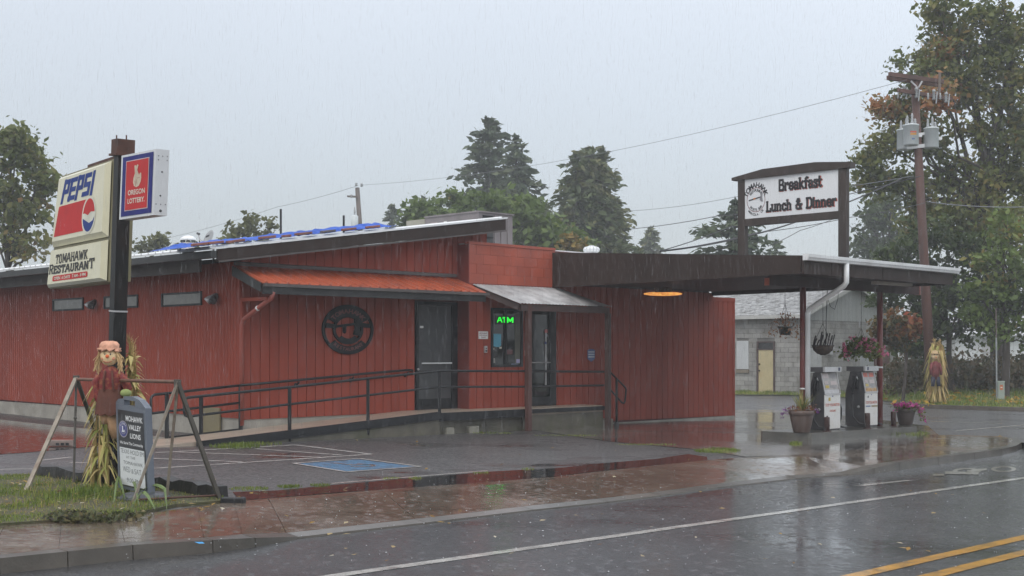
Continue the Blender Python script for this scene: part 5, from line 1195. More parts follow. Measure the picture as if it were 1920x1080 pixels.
for i in range(len(rings) - 1):
    for k in range(nn): k2 = (k + 1) % nn; hm.f.append((i * nn + k, i * nn + k2, (i + 1) * nn + k2, (i + 1) * nn + k))
hm.f.append(tuple((len(rings) - 1) * nn + k for k in range(nn)))
obj('hat', hm, HAT, dol, True)
fd = Vector((.06, -1, 0)).normalized()
obj('nose', MB().ball(hc + fd * .088 + Vector((-.002, 0, .0)), .020), M('nose_orange', (.70, .13, .03), rough=.6), dol, True)
for s in (-1, 1):
    obj('eye', MB().ball(hc + fd * .078 + Vector((s * .030, .004, .022)), .008, .005, .011), M('eye_dark', (.03, .03, .05), rough=.4), dol, True)
    obj('cheek', MB().ball(hc + fd * .072 + Vector((s * .058, .012, -.025)), .020, .008, .018), M('cheek_pink', (.62, .26, .16), rough=.8), dol, True)
obj('mouth', MB().tube([hc + Vector((.06 * math.sin(a), -.078 + .012 * abs(a), -.045 - .022 * math.cos(a * 1.2))) for a in (-.9, -.5, 0, .5, .9)], .0045, 6), M('mouth_red', (.42, .10, .06)), dol)
hairmb = MB(); rh = random.Random(5)
for s in (-1, 1):
    for k in range(34):
        a = hc + Vector((s * rh.uniform(.085, .11), rh.uniform(-.05, .03), rh.uniform(-.03, .05))); L = rh.uniform(.09, .2)
        hairmb.tube([a, a + Vector((s * .03 + rh.uniform(-.01, .02), rh.uniform(-.02, .01), -L * .5)), a + Vector((s * .035 + rh.uniform(-.03, .03), rh.uniform(-.02, .01), -L))], .0045, 4)
obj('hair', hairmb, M('raffia', (.52, .36, .18), rough=.8, var=.2), dol, kind='stuff')
tc_ = dp_(207, 712)
prof = [(.030, -.42), (.045, -.14 * 1.3), (.15, -.135), (.16, -.05), (.14, .06), (.10, .11), (.045, .135)]
tor = MB().lathe([(.115, -.16), (.132, -.10), (.128, 0), (.112, .08), (.078, .12), (.04, .15)], tc_, 20)
for p in tor.v: p.y = tc_.y + (p.y - tc_.y) * .6
obj('shirt', tor, SHIRT, dol, True)
sk = MB(); rows = [(.120, 0.0), (.142, -.10), (.158, -.22), (.168, -.33)]; sc_ = dp_(207, 722)
for (r, z) in rows:
    for k in range(32): a = 2 * math.pi * k / 32; w_ = 1 + .07 * math.sin(k * 2.4) * (-z * 3); sk.v.append(sc_ + Vector((math.cos(a) * r * w_, math.sin(a) * r * w_ * .6, z + .012 * math.sin(k * 1.7) * (z < -.3))))
for i in range(3):
    for k in range(32): sk.f.append((i * 32 + k, i * 32 + (k + 1) % 32, (i + 1) * 32 + (k + 1) % 32, (i + 1) * 32 + k))
obj('skirt', sk, SKIRT, dol, True)
for (pts, rr_) in [([dp_(190, 699), dp_(180, 716), dp_(184, 745), dp_(188, 760)], [.04, .045, .042, .028]), ([dp_(222, 699), dp_(234, 715), dp_(240, 728), dp_(236, 742)], [.04, .05, .05, .03])]:
    obj('sleeve', MB().tube(pts, rr_, 10), SHIRT, dol, True)
    obj('straw_cuff', MB().tube([pts[-1], pts[-1] + Vector((.01, -.01, -.06))], [.028, .045], 8), M('raffia', (.52, .36, .18)), dol)
obj('green_mitten', MB().ball(dp_(236, 737, 14.28), .065, .045, .045), M('pale_green', (.28, .34, .12), rough=.8, var=.2), dol, True)
for (pts) in ([dp_(206, 772), dp_(211, 800), dp_(216, 822)], [dp_(198, 772), dp_(199, 795)]):
    obj('leg', MB().tube(pts, [.062, .05, .038][:len(pts)], 10), LEG, dol, True)
for s in (-.05, .06): obj('suspender', MB().tube([tc_ + Vector((s, -.085, -.12)), tc_ + Vector((s * .9, -.10, 0)), tc_ + Vector((s * .7, -.075, .10))], .012, 6), SKIRT, dol)

# ------------------------------------------------------------------ club A-board
ob = Vector((-4.0, 13.72, 0))
GREYPL = M('grey_plastic', (.115, .135, .17), rough=.4, var=.06, coat=.2)
kb = onplane(277, 926, ob); ab = thing('sandwich_board', 'grey plastic club pavement sign with black and white panels and a carry handle', 'pavement sign', Vector((kb.x, kb.y, G(kb.x))))
bf = cabinet((217, 754), (272.5, 763), (222, 914), (279, 927), ob)
outl = [(0.0, 0), (1, 0), (1, .98), (.93, 1.02), (.78, 1.075), (.55, 1.098), (.3, 1.085), (.1, 1.045), (0, .99)]
dep = Vector((.799, .601, 0)) * .068
frame = [bf(s, t_, 0) for s, t_ in outl]
hole0, hole1 = (.30, 1.0), (.64, 1.055)
mb = MB(); 
lower = [(0, 0), (1, 0), (1, .98), (0, .985)]
mb.prism([bf(s, t_, 0) for s, t_ in lower], dep)
obj('body', mb, GREYPL, ab)
arch = MB()
arch.prism([bf(s, t_, 0) for s, t_ in [(0, .987), (.28, .985), (.28, 1.06), (.1, 1.045), (.02, 1.01)]], dep)
arch.prism([bf(s, t_, 0) for s, t_ in [(.66, .984), (1, .982), (.93, 1.02), (.80, 1.07), (.66, 1.085)]], dep)
arch.prism([bf(s, t_, 0) for s, t_ in [(.281, 1.045), (.659, 1.045), (.659, 1.085), (.55, 1.098), (.281, 1.083)]], dep)
obj('carry_handle', arch, GREYPL, ab)
BLK = M('board_black', (.012, .012, .013), rough=.3); WHT = M('board_white', (.68, .71, .72), rough=.3, var=.04)
p_ = obj('upper_panel', flat(bf, [(.07, .495), (.93, .495), (.93, .92), (.07, .92)], .003), BLK, ab)
p2_ = obj('frame_line', flat(bf, [(.07, .035), (.95, .035), (.95, .495), (.07, .495)], .003), BLK, ab)
obj('lower_panel', flat(bf, [(.10, .052), (.92, .052), (.92, .485), (.10, .485)], .005), WHT, ab)
LET = M('letter_white', (.75, .76, .77), rough=.4)
for tx, s0, s1, t0, t1 in [('MOHAWK', .345, .905, .80, .865), ('VALLEY', .435, .845, .705, .765), ('LIONS', .475, .825, .605, .665)]:
    obj('lettering', put(text_geo(tx, .022), sub(bf, s0, s1, t0, t1), .005), LET, p_)
obj('lettering', put(text_geo('We Serve The Community', .02), sub(bf, .12, .89, .515, .56), .005), LET, p_)
EB = M('emblem_blue', (.035, .045, .22), rough=.4); EG = M('emblem_grey', (.32, .30, .34), rough=.5)
obj('club_emblem', flat(bf, circ(.25, .70, .155, .098, 26), .005), EG, p_)
obj('club_emblem', flat(bf, circ(.25, .70, .135, .086, 26), .0056), EB, p_)
obj('club_emblem', ring(bf, .25, .70, .10, .06, .12, .0064), EG, p_)
obj('club_emblem', put(slab_geo('L', .26, True), sub(bf, .205, .30, .665, .735), .0066), LET, p_)
obj('club_emblem', arc_text('LIONS', bf, .25, .70, .11, .07, 140, 40, .022, .0067), LET, p_)
def hand_write(body, s0, s1, t0, t1, th=.035, lift=.0058, m=None):
    cu = text_geo(body, -.008 if th < .04 else .0); obj('lettering', put(cu, sub(bf, s0, s1, t0, t1), lift), m or BLK, p2_)
MG = M('marker_grey', (.12, .13, .14), rough=.6)
hand_write('TEXAS HOLD EM', .13, .90, .42, .47); hand_write('AT THE', .32, .62, .365, .395); hand_write('TOMAHAWK', .22, .86, .295, .335); hand_write('WED', .20, .44, .205, .268, m=MG); hand_write('&', .48, .55, .20, .25, m=MG); hand_write('SAT', .58, .80, .198, .258, m=MG); hand_write('9:00 PM', .32, .74, .09, .14)
for s in (.2, .82):
    obj('foot', MB().box(bf(s, 0, -.02), dS * .05, dep * .6, UP * -(bf(s, 0, 0).z - G(-4) - .0)), BLACKM, ab)
obj('base_tub', MB().lathe([(.27, 0), (.27, .035), (.21, .075), (.05, .085)], Vector((ab.location.x - .05, ab.location.y + .05, G(-4.1))), 20), M('tub_grey', (.055, .06, .07), rough=.4), ab, True)

# ------------------------------------------------------------------ steel swing frame around the sign
METAL = M('frame_metal', (.26, .225, .18), rough=.5, var=.2, scale=6, metal=.25, dirt=(.12, .06, .035), dscale=5, damt=.7)
METALD = M('frame_dark', (.075, .068, .058), rough=.5, var=.25, scale=6)
fA1, fA2 = gnd(46, 923), at(207, 868, 16.6); fB1, fB2 = gnd(246, 947), gnd(414, 939)
apA = at(143, 708, (fA1.y + fA2.y) / 2 - .15); apB = at(333, 716, 13.35)
sf_ = thing('swing_frame', 'rusty A-frame sign stand of angle iron straddling the club board', 'sign stand', (fA1 + fB1) / 2)
fA2.z = G(fA2.x)
for p, q, m, w_ in [(fA1, apA, METAL, .048), (fA2, apA, METALD, .045), (fB1, apB, METAL, .042), (fB2, apB, METALD, .065)]:
    obj('leg', MB().beam(p - UP * .02, q, w_, w_ * .55), m, sf_)
obj('crossbar', MB().tube([apA - UP * .02, apB - UP * .0], .019, 8), M('rusty_bar', (.14, .07, .045), rough=.6, var=.3, scale=9), sf_)
ra = at(138, 905, 14.9); rb = gnd(327, 933)
ra.z = G(ra.x)
obj('brace_rod', MB().tube([ra, apA - UP * .03], .014, 6), METALD, sf_); obj('brace_rod', MB().tube([Vector((rb.x, 13.5, G(rb.x))), apB - UP * .03], .016, 6), METAL, sf_)
for k in (.35, .62): 
    c = ra.lerp(apA, k); obj('rod_joint', MB().ball(c, .02), METALD, sf_)
obj('base_bar', MB().tube([fB1 + UP * .05 + Vector((.02, .03, 0)), fB2 + UP * .06], .012, 6), RUST, sf_)
obj('base_bar', MB().tube([ra + UP * .03, fA2 + UP * .05], .012, 6), RUST, sf_)
for c in (apA, apB): obj('apex_plate', MB().beam(c - UP * .06, c + UP * .025, .03, .07), METALD, sf_)
c = gnd(438, 942)
tag(obj('rubber_block', MB().box(c + Vector((-.13, -.05, -.02)), Vector((.24, -.03, 0)), Vector((.02, .10, 0)), UP * .075), BLACKM, bevel=.012), 'small black rubber block at the foot of the steel stand', 'block')
# railway sleepers edging the lawn
LOG = M('tarred_timber', (.020, .018, .017), rough=.45, var=.35, scale=6, bump=.008, bscale=18, stretch=(1, 1, 1))
for (a, b, lab) in [((80, 893), (205, 913), 'black timber sleeper edging the lawn behind the corn stalks'), ((300, 916), (412, 936), 'black timber sleeper edging the lawn right of the club board')]:
    p, q = gnd(*a), gnd(*b)
    lg = MB(); n = 9; rl = random.Random(a[0])
    t_ = (q - p).normalized(); s_ = Vector((-t_.y, t_.x, 0))
    for i in range(n + 1):
        c = p.lerp(q, i / n); w_, h_ = .10 + rl.uniform(-.012, .012), .145 + rl.uniform(-.025, .012)
        lg.v += [c - s_ * w_ - UP * .03, c + s_ * w_ - UP * .03, c + s_ * (w_ - .015) + UP * h_, c - s_ * (w_ - .015) + UP * (h_ + rl.uniform(-.01, .01))]
    for i in range(n):
        for k in range(4): lg.f.append((4 * i + k, 4 * i + (k + 1) % 4, 4 * i + 4 + (k + 1) % 4, 4 * i + 4 + k))
    lg.f += [(3, 2, 1, 0), tuple(4 * n + k for k in range(4))]
    tag(obj('timber_sleeper', lg, LOG), lab, 'timber edging')
c = gnd(113, 837)
t = thing('wheel_stop', 'worn red and white parking block on the wet lot behind the steel stand', 'parking block', c)
e1 = (gnd(136, 837) - gnd(90, 837)); 
obj('block', MB().box(gnd(91, 837), e1, Vector((.0, .14, 0)), UP * .10), M('worn_stop', (.22, .17, .15), rough=.5, var=.3, scale=8), t, bevel=.015)
obj('painted_top', MB().box(gnd(91, 837) + UP * .101 + Vector((.02, .02, 0)), e1 * .96, Vector((0, .10, 0)), UP * .006), M('stop_red', (.28, .085, .06), rough=.4, var=.2), t)
for k in (.3, .5, .7): obj('slot', MB().box(gnd(91, 837) + e1 * k + Vector((0, -.004, .02)), Vector((.05, 0, 0)), Vector((0, .006, 0)), UP * .035), BLACKM, t)
# ------------------------------------------------------------------ pump island
IL = .13
ic = gnd(1520, 812, IL); il = gnd(1424, 808, IL); ir = gnd(1722, 799, IL)
d_l = (il - ic); LR = (ir - ic).length
def isl(a, b, z=IL): p = ic + D1 * a + D2 * b; return Vector((p.x, p.y, G(p.x) + z))
dw = d_l.dot(D2)
isle = thing('pump_island', 'low wet concrete island under the canopy carrying the fuel pumps', 'pump island', isl(1.5, .5, 0))
la = d_l.dot(D1)
out = [(0.03, 0), (LR - .15, 0), (LR, .15), (LR, dw - .1), (LR - .1, dw), (la + .05, dw), (la - .01, dw - .06), (-.02, .05)]
obj('slab', MB().prism([isl(a, b, -.15) for a, b in out], UP * (IL + .15)), M('island_concrete', (.085, .080, .068), rough=.28, var=.3, scale=3, coat=.5, bump=.003, bscale=40, dirt=(.045, .045, .038), dscale=2, damt=.8), isle)
def onisl(px, py): p = gnd(px, py, IL); r = p - ic; return r.dot(D1), r.dot(D2)
PDARK = M('pump_dark', (.060, .062, .066), rough=.35, var=.12, dirt=(.10, .10, .10), dscale=3, damt=.4)
PWHITE = M('pump_white', (.66, .66, .64), rough=.35, var=.06, dirt=(.42, .36, .28), dscale=3, damt=.45)
PFACE = M('pump_face', (.30, .285, .27), rough=.25, var=.2, scale=9, coat=.4)
RUBBER = M('hose_rubber', (.010, .010, .011), rough=.4)
PRED = M('pump_red', (.52, .14, .10), rough=.5, var=.2, scale=20)
def pump(px, py, w, d, lab, alt=False):
    a, b = onisl(px, py)
    def q(x, y, z): p = ic + D1 * (a + x) + D2 * (b + y); return Vector((p.x, p.y, G(ic.x + 1) + IL + z))
    t = thing('fuel_pump', lab, 'fuel pump', q(w / 2, d / 2, 0), 'old fuel pumps on the island')
    sl = .085
    obj('cabinet', MB().prism([q(.012, .012, 0), q(.012, d - .02, 0), q(.012, d - .02, .70), q(.012, d - .05 - sl, 1.17), q(.012, sl + .02, 1.17), q(.012, .012, .73)], D1 * (w - .024)), PDARK, t)
    obj('side_panel', MB().prism([q(-.004, .0, .02), q(-.004, d, .02), q(-.004, d, .70), q(-.004, d - .03 - sl, 1.16), q(-.004, sl, 1.16), q(-.004, 0, .73)], D1 * .014), PDARK, t)
    obj('side_panel', MB().prism([q(w - .01, .0, .02), q(w - .01, d, .02), q(w - .01, d, .70), q(w - .01, d - .03 - sl, 1.16), q(w - .01, sl, 1.16), q(w - .01, 0, .73)], D1 * .014), PDARK, t)
    lo = obj('lower_panel', MB().hexa([q(.006, -.012, .03), q(w - .006, -.012, .03), q(w - .006, .01, .03), q(.006, .01, .03), q(.006, -.012, .715), q(w - .006, -.012, .715), q(w - .006, .01, .715), q(.006, .01, .715)]), PWHITE, t)
    ff = plane_fn(q(.02, -.006, .735), D1 * (w - .04), q(0, sl - .004, 1.155) - q(0, -.006, .735), -D2 + UP * .2)
    mb = MB(); mb.prism([ff(0, 0, -.015), ff(1, 0, -.015), ff(1, 1, -.015), ff(0, 1, -.015)], ff(0, 0, .004) - ff(0, 0, -.015)); df = obj('display_face', mb, PFACE, t)
    e_ = MB()
    for (s0, s1, t0, t1) in [(-.03, .0, -.03, 1), (1, 1.03, -.03, 1), (0, 1, -.05, .0)]: e_.prism([ff(s0, t0, .002), ff(s1, t0, .002), ff(s1, t1, .002), ff(s0, t1, .002)], ff(0, 0, .018) - ff(0, 0, .002))
    obj('face_trim', e_, GALV, df)
    for (s0, s1, t0, t1, c) in [(.08, .42, .74, .95, PRED if alt else M('dial_pale', (.42, .36, .35), rough=.3)), (.55, .92, .74, .95, PRED if alt else M('dial_grey', (.22, .21, .21), rough=.3)), (.12, .34, .46, .60, M('dial_pale', (.42, .36, .35))), (.50, .90, .42, .60, M('dial_pale', (.42, .36, .35))), (.46, .86, .28, .38, M('dial_grey', (.22, .21, .21))), (.12, .36, .27, .40, M('sticker_yellow', (.5, .38, .08), rough=.5))]:
        obj('dial_window', flat(ff, [(s0, t0), (s1, t0), (s1, t1), (s0, t1)], .0065), c, df)
    if alt: obj('rust_band', flat(ff, [(.03, .02), (.97, .02), (.97, .2), (.6, .17), (.4, .22), (.03, .2)], .0065), M('peeling_rust', (.40, .25, .12), rough=.7, var=.4, scale=15, dirt=(.5, .48, .44), dscale=10, damt=.9), df)
    else: obj('totaliser', flat(ff, [(.03, .02), (.97, .02), (.97, .19), (.03, .19)], .0065), M('totaliser_grey', (.45, .45, .46), rough=.4, var=.15, scale=12), df)
    obj('header', MB().hexa([q(-.012, -.03, 1.172), q(w + .012, -.03, 1.172), q(w + .012, .02, 1.172), q(-.012, .02, 1.172), q(-.012, -.03, 1.275), q(w + .012, -.03, 1.275), q(w + .012, .02, 1.275), q(-.012, .02, 1.275)]), M('header_white', (.50, .51, .52), rough=.4, var=.08), t, bevel=.006)
    obj('top_cap', MB().hexa([q(-.01, .023, 1.172), q(w + .01, .023, 1.172), q(w + .01, d - .03, 1.172), q(-.01, d - .03, 1.172), q(-.01, .023, 1.27), q(w + .01, .023, 1.27), q(w + .01, d - .03, 1.27), q(-.01, d - .03, 1.27)]), M('cap_grey', (.11, .11, .115), rough=.4, var=.12), t)
    hf = plane_fn(q(0, -.0305, 1.18), D1 * w, UP * .09, -D2); obj('logo_spot', flat(hf, [(.80, .15), (.93, .15), (.93, .9), (.80, .9)] if not alt else [(.1, .15), (.22, .15), (.22, .9), (.1, .9)], .003), M('dark_blue_spot', (.06, .07, .12)), t)
    wf_ = plane_fn(q(0, -.0125, .03), D1 * w, UP * .685, -D2)
    obj('lettering', put(text_geo('STOP YOUR MOTOR', .02), sub(wf_, .06, .94, .66, .745), .003), PRED, lo)
    if not alt:
        obj('lettering', put(text_geo('GASOLINE', .02), sub(wf_, .32, .68, .50, .56), .003), PRED, lo)
        obj('sticker', flat(wf_, [(.24, .82), (.37, .82), (.37, .92), (.24, .92)], .003), M('sticker_yellow', (.5, .38, .08)), lo)
        obj('sticker', flat(wf_, circ(.5, .955, .035, .02, 10), .003), EB, lo)
    else:
        obj('sticker', flat(wf_, [(.06, .57), (.42, .57), (.42, .61), (.06, .61)], .003), M('label_blue', (.16, .22, .36)), lo)
        obj('sticker', flat(wf_, [(.5, .56), (.97, .56), (.97, .61), (.5, .61)], .003), M('label_tan', (.28, .24, .15)), lo)
        obj('sticker', flat(wf_, [(.2, .85), (.28, .85), (.28, .91), (.2, .91)], .003), MG, lo); obj('sticker', flat(wf_, circ(.5, .94, .035, .02, 10), .003), EB, lo)
    # nozzle boot, nozzle and hose on the dark side
    nz = q(-.02, d * .42, 1.0)
    obj('nozzle_boot', MB().prism([q(-.007, d * .30, .80), q(-.007, d * .58, .80), q(-.007, d * .56, 1.08), q(-.007, d * .36, 1.08)], -D1 * .05), M('boot_dark', (.022, .022, .024), rough=.4), t)
    nb = obj('nozzle', MB().tube([q(-.09, d * .5, .70), q(-.10, d * .47, .86), q(-.09, d * .40, 1.0), q(-.08, d * .32, 1.06)], [.022, .03, .026, .014], 8), BLACKM, t, True)
    obj('spout', MB().tube([q(-.08, d * .32, 1.06), q(-.06, d * .27, 1.0)], .011, 8), GALV, nb, True)
    obj('guard', MB().tube([q(-.10, d * .52, .74), q(-.135, d * .58, .84), q(-.10, d * .46, .92)], .009, 6), BLACKM, nb)
    obj('hose', MB().tube([q(-.09, d * .5, .70), q(-.12, d * .5, .45), q(-.14, d * .42, .22), q(-.10, d * .15, .07), q(-.02, -.10, .05), q(.05, -.09, .10), q(.0, -.07, .30) if not alt else q(.02, -.09, .03)], .017, 8), RUBBER, t, True)
    obj('hose', MB().tube([q(w + .005, d * .3, .62), q(w + .10, d * .25, .60), q(w + .17, d * .2, .42), q(w + .16, d * .2, .22), q(w + .09, d * .2, .07), q(w + .2, d * .0, .03), q(w + .34, d * .3, .03), q(w + .2, d * .5, .04), q(w + .08, d * .3, .05)], .017, 8), RUBBER, t, True)
    obj('valve', MB().lathe([(.03, 0), (.02, .04)], q(-.006, d * .3, .42), 8, -D1), GALV, t)
    return t
pump(1545, 807, .60, .36, 'old fuel pump with grey totaliser nearest the spiky planter')
pump(1621, 801.5, .52, .45, 'old fuel pump with rust-peeled display nearest the red post', True)
BOLL = M('bollard_brown', (.055, .026, .022), rough=.5, var=.25, scale=6)
for px, pyb, pyt, lab in [(1550.5, 809, 782, 'short brown steel bollard in front of the pump beside the spiky planter'), (1626.5, 803.5, 774.5, 'short brown steel bollard in front of the rust-peeled pump'), (1675, 799, 771.5, 'short brown steel bollard beside the pink petunia planter')]:
    c = gnd(px, pyb, IL); h = (pyb - pyt) / F * c.y
    t = thing('bollard', lab, 'bollard', c, 'short bollards on the pump island')
    obj('pipe', MB().lathe([(.055, -.01), (.055, h - .01), (.05, h)], c, 16), BOLL, t, True); obj('base_ring', MB().lathe([(.085, -.005), (.085, .015), (.058, .018)], c, 16), BOLL, t)
# ------------------------------------------------------------------ planters and hanging baskets
GREENL = leafmat('planter_leaf', [(0, (.045, .07, .018)), (.5, (.10, .145, .03)), (1, (.20, .20, .05))], .5, .3)
PINK = leafmat('petunia', [(0, (.30, .015, .17)), (.6, (.50, .03, .26)), (1, (.62, .12, .38))], .5, .3)
ROSE = leafmat('rose_pink', [(0, (.52, .10, .22)), (1, (.66, .28, .36))], .5, .3)
RUSTL = leafmat('dead_leaf', [(0, (.13, .055, .025)), (.5, (.24, .11, .05)), (1, (.30, .17, .09))], .7, .3)
LAV = leafmat('lavender_bloom', [(0, (.16, .05, .20)), (1, (.34, .18, .38))], .5, .3)
def leaf_cloud(rg_, centres, sig, n, size, bias=.3, seed=0):
    """n leaf-sized diamonds scattered round every centre"""
    C = np.repeat(np.asarray(centres, float), n, 0); m = len(C)
    P = C + rg_.normal(0, 1, (m, 3)) * np.asarray(sig)
    nrm = rg_.normal(0, 1, (m, 3)) + np.array([0, 0, bias]); nrm /= np.linalg.norm(nrm, axis=1, keepdims=True)
    a = np.cross(nrm, rg_.normal(0, 1, (m, 3))); a /= np.linalg.norm(a, axis=1, keepdims=True) + 1e-9; b = np.cross(nrm, a)
    s = size * rg_.uniform(.45, 1.55, (m, 1)); V = np.stack([P - a * s * .62, P + b * s * .36 + nrm * s * .06, P + a * s * .62, P - b * s * .36 + nrm * s * .06], 1).reshape(-1, 3)
    Fq = np.arange(m * 4).reshape(m, 4); return V, Fq
def cloud_part(name, par, centres, sig, n, size, m, seed, tint=(0, 1), stuff=True, bias=.3):
    rg_ = np.random.default_rng(seed); V, Fq = leaf_cloud(rg_, centres, sig, n, size, bias)
    T = np.clip(np.repeat(rg_.uniform(tint[0], tint[1], len(centres)), n) + rg_.normal(0, .14, len(Fq)), 0, 1)
    o = put_np(name, V, Fq, T, m, par)
    if stuff: o['kind'] = 'stuff'
    return o
POT = M('clay_pot', (.095, .066, .055), rough=.5, var=.15, scale=5); POTD = M('dark_pot', (.062, .048, .044), rough=.5, var=.15, scale=5)
def pot(t, c, R_, H, m):
    obj('pot', MB().lathe([(R_ * .60, 0), (R_ * .66, .02), (R_ * .92, H * .74), (R_ * .92, H * .78), (R_ * 1.0, H * .80), (R_ * 1.02, H), (R_ * .9, H), (R_ * .88, H * .85), (.01, H * .85)], c, 26), m, t, True)
    obj('soil', MB().lathe([(.01, H * .86), (R_ * .87, H * .865)][::-1], c, 20), M('potting_soil', (.03, .022, .016), rough=.9), t)
c = gnd(1503, 811, IL); R_, H = .245, .43
t = thing('planter', 'large clay planter with spiky grass and a trailing lavender plant, left end of the island', 'planter', c)
pot(t, c, R_, H, POT)
rg = random.Random(4); mb = MB(); Vs, Fs, Ts = [], [], []
for k in range(46):
    a = rg.uniform(0, 6.28); L = rg.uniform(.28, .55); lean = rg.uniform(.15, .8); d = Vector((math.cos(a), math.sin(a), 0)); b_ = c + UP * (H * .86) + d * .03; b = len(Vs)
    P = [b_ + d * (L * lean * s * (.5 + .5 * s)) + UP * L * (s - .30 * lean * s * s) for s in (0, .35, .7, 1)]
    sd = Vector((-d.y, d.x, 0))
    for p, w in zip(P, (.013, .012, .008, .001)): Vs += [tuple(p - sd * w), tuple(p + sd * w)]
    for i in range(3): Fs.append((b + 2 * i, b + 2 * i + 1, b + 2 * i + 3, b + 2 * i + 2)); Ts.append(rg.random())
put_np('spiky_grass', np.array(Vs), np.array(Fs), np.array(Ts), leafmat('spike', [(0, (.10, .14, .04)), (.6, (.24, .28, .08)), (1, (.38, .31, .13))], .5, .25), t)['kind'] = 'stuff'
cloud_part('trailing_leaves', t, [c + UP * (H + .02) + Vector((math.cos(a) * .2, math.sin(a) * .2, 0)) for a in [i * .5 for i in range(13)]], (.05, .05, .04), 22, .035, RUSTL, 3)
cloud_part('trailing_blooms', t, [c + Vector((x, -.05, z)) for x, z in [(-.25, .45), (-.32, .46), (-.36, .38), (-.30, .40), (.26, .44), (.30, .40), (-.38, .33)]], (.025, .03, .03), 12, .035, LAV, 8)
c = gnd(1698, 797.5, IL); R_, H = .215, .37
t = thing('planter', 'dark planter spilling magenta petunias at the far end of the pump island', 'planter', c)
pot(t, c, R_, H, POTD)
cloud_part('leaves', t, [c + UP * (H + .02) + Vector((math.cos(a) * r, math.sin(a) * r, 0)) for a in [i * .45 for i in range(14)] for r in (.1, .2)] + [c + Vector((.24 + .03 * k, -.05, H - .05 * k)) for k in range(5)], (.05, .05, .04), 18, .04, GREENL, 4)
cloud_part('petunias', t, [c + UP * (H + .07) + Vector((math.cos(a) * r, math.sin(a) * r - .03, .02 * math.sin(a * 7))) for a in [i * .5 for i in range(13)] for r in (.13, .23)] + [c + Vector((.25 + .04 * k, -.07, H - .02 - .06 * k)) for k in range(5)] + [c + Vector((.33, -.05, H)), c + Vector((-.22, -.1, H - .03))], (.03, .03, .025), 9, .05, PINK, 5)
vB = vA
def hang(px, py): u_, z_ = fw(px, py, vB); return W(u_, vB, z_)
def chains(t, c, R_, zt):
    for k in range(3):
        a = 2 * math.pi * k / 3 + .4; obj('chain', MB().tube([c + Vector((math.cos(a) * R_, math.sin(a) * R_, 0)), Vector((c.x, c.y, c.z + .45)), Vector((c.x, c.y, zt))], .004, 5), BLACKM, t)
ZH = ZB - .10
c = hang(1472, 612); t = thing('hanging_basket', 'hanging dark tub of dead brown plants left of the red post', 'hanging basket', c, 'hanging baskets under the canopy')
obj('tub', MB().lathe([(.10, -.17), (.135, 0), (.145, 0), (.145, -.02)], c, 20), M('tub_dark', (.03, .035, .03), rough=.5, var=.2), t, True); chains(t, c, .13, ZH)
cloud_part('dead_plant', t, [c + Vector((math.cos(a) * r, math.sin(a) * r, h)) for a in [i * .7 for i in range(9)] for r, h in ((.06, .15), (.16, .10), (.25, .0), (.30, -.12))], (.045, .045, .06), 9, .035, RUSTL, 6)
obj('stems', MB().tube([c, c + UP * .3], .006, 5).tube([c, c + Vector((.1, 0, .25))], .005, 5).tube([c, c + Vector((-.2, 0, .15)), c + Vector((-.3, 0, -.1))], .005, 5), M('dry_stem', (.12, .06, .035)), t)
c = hang(1543, 648); t = thing('hanging_basket', 'half-round coir-lined hanging basket of bare black stems beside the white downpipe', 'hanging basket', c, 'hanging baskets under the canopy')
obj('coir_bowl', MB().lathe([(.03, -.19), (.12, -.165), (.19, -.09), (.22, 0), (.205, 0)], c, 22), M('coir', (.055, .038, .026), rough=.9, var=.3, scale=15, bump=.006), t, True)
for k in range(10):
    a = 2 * math.pi * k / 10; obj('wire_hoop', MB().tube([c + Vector((math.cos(a) * .225, math.sin(a) * .225, .01)), c + Vector((math.cos(a) * .19, math.sin(a) * .19, -.1)), c + Vector((math.cos(a) * .04, math.sin(a) * .04, -.195))], .004, 5), BLACKM, t)
obj('rim', MB().tube([c + Vector((math.cos(a) * .225, math.sin(a) * .225, .01)) for a in [i * math.pi / 10 for i in range(21)]], .007, 6), BLACKM, t); chains(t, c, .22, ZH)
rg = random.Random(9)
for k in range(11):
    x = -.2 + .04 * k; h = rg.uniform(.12, .3); p = c + Vector((x, rg.uniform(-.08, .08), 0)); obj('bare_stem', MB().tube([p, p + Vector((.02, 0, h * .5)), p + Vector((.05, 0, h))], [.012, .014, .016], 6), M('black_stem', (.02, .017, .016), rough=.7), t)
c = hang(1615, 655); t = thing('hanging_basket', 'full hanging basket of pink blooms between the two red posts', 'hanging basket', c, 'hanging baskets under the canopy')
obj('coir_bowl', MB().lathe([(.04, -.12), (.15, -.08), (.2, 0), (.18, 0)], c, 20), M('coir', (.055, .038, .026)), t, True); chains(t, c, .19, ZH)
ctr = [c + Vector((math.cos(a) * r, math.sin(a) * r, h)) for a in [i * .55 for i in range(12)] for r, h in ((.08, .12), (.2, .08), (.3, .0), (.34, -.10))]
cloud_part('leaves', t, ctr, (.07, .07, .06), 36, .055, GREENL, 7)
cloud_part('blooms', t, [c + Vector((x, -.25, z)) for x, z in [(-.43, .08), (-.40, -.02), (-.35, -.08), (-.28, .22), (-.08, .13), (-.02, .05), (.03, .08), (.05, -.02), (.12, .16), (.14, .06), (.2, .18), (-.13, .05), (.3, -.06), (.33, .0), (-.38, -.15), (.0, .2), (.1, -.04), (.42, -.1), (.4, .02)]], (.03, .035, .028), 12, .06, ROSE, 9)
for px, yb, lab in [(1546, 0, 'a')][:0]: pass
hk = MB().tube([hang(1551, 545), hang(1551, 556), hang(1549, 600), hang(1549, 645)], .008, 6)
tag(obj('plant_hook', hk.tube([hang(1551, 556), hang(1557, 575), hang(1565, 580), hang(1571, 560), hang(1573, 540)], .005, 6), BLACKM), 'curly black wire hook hanging from the canopy above the bare-stem basket', 'hook')
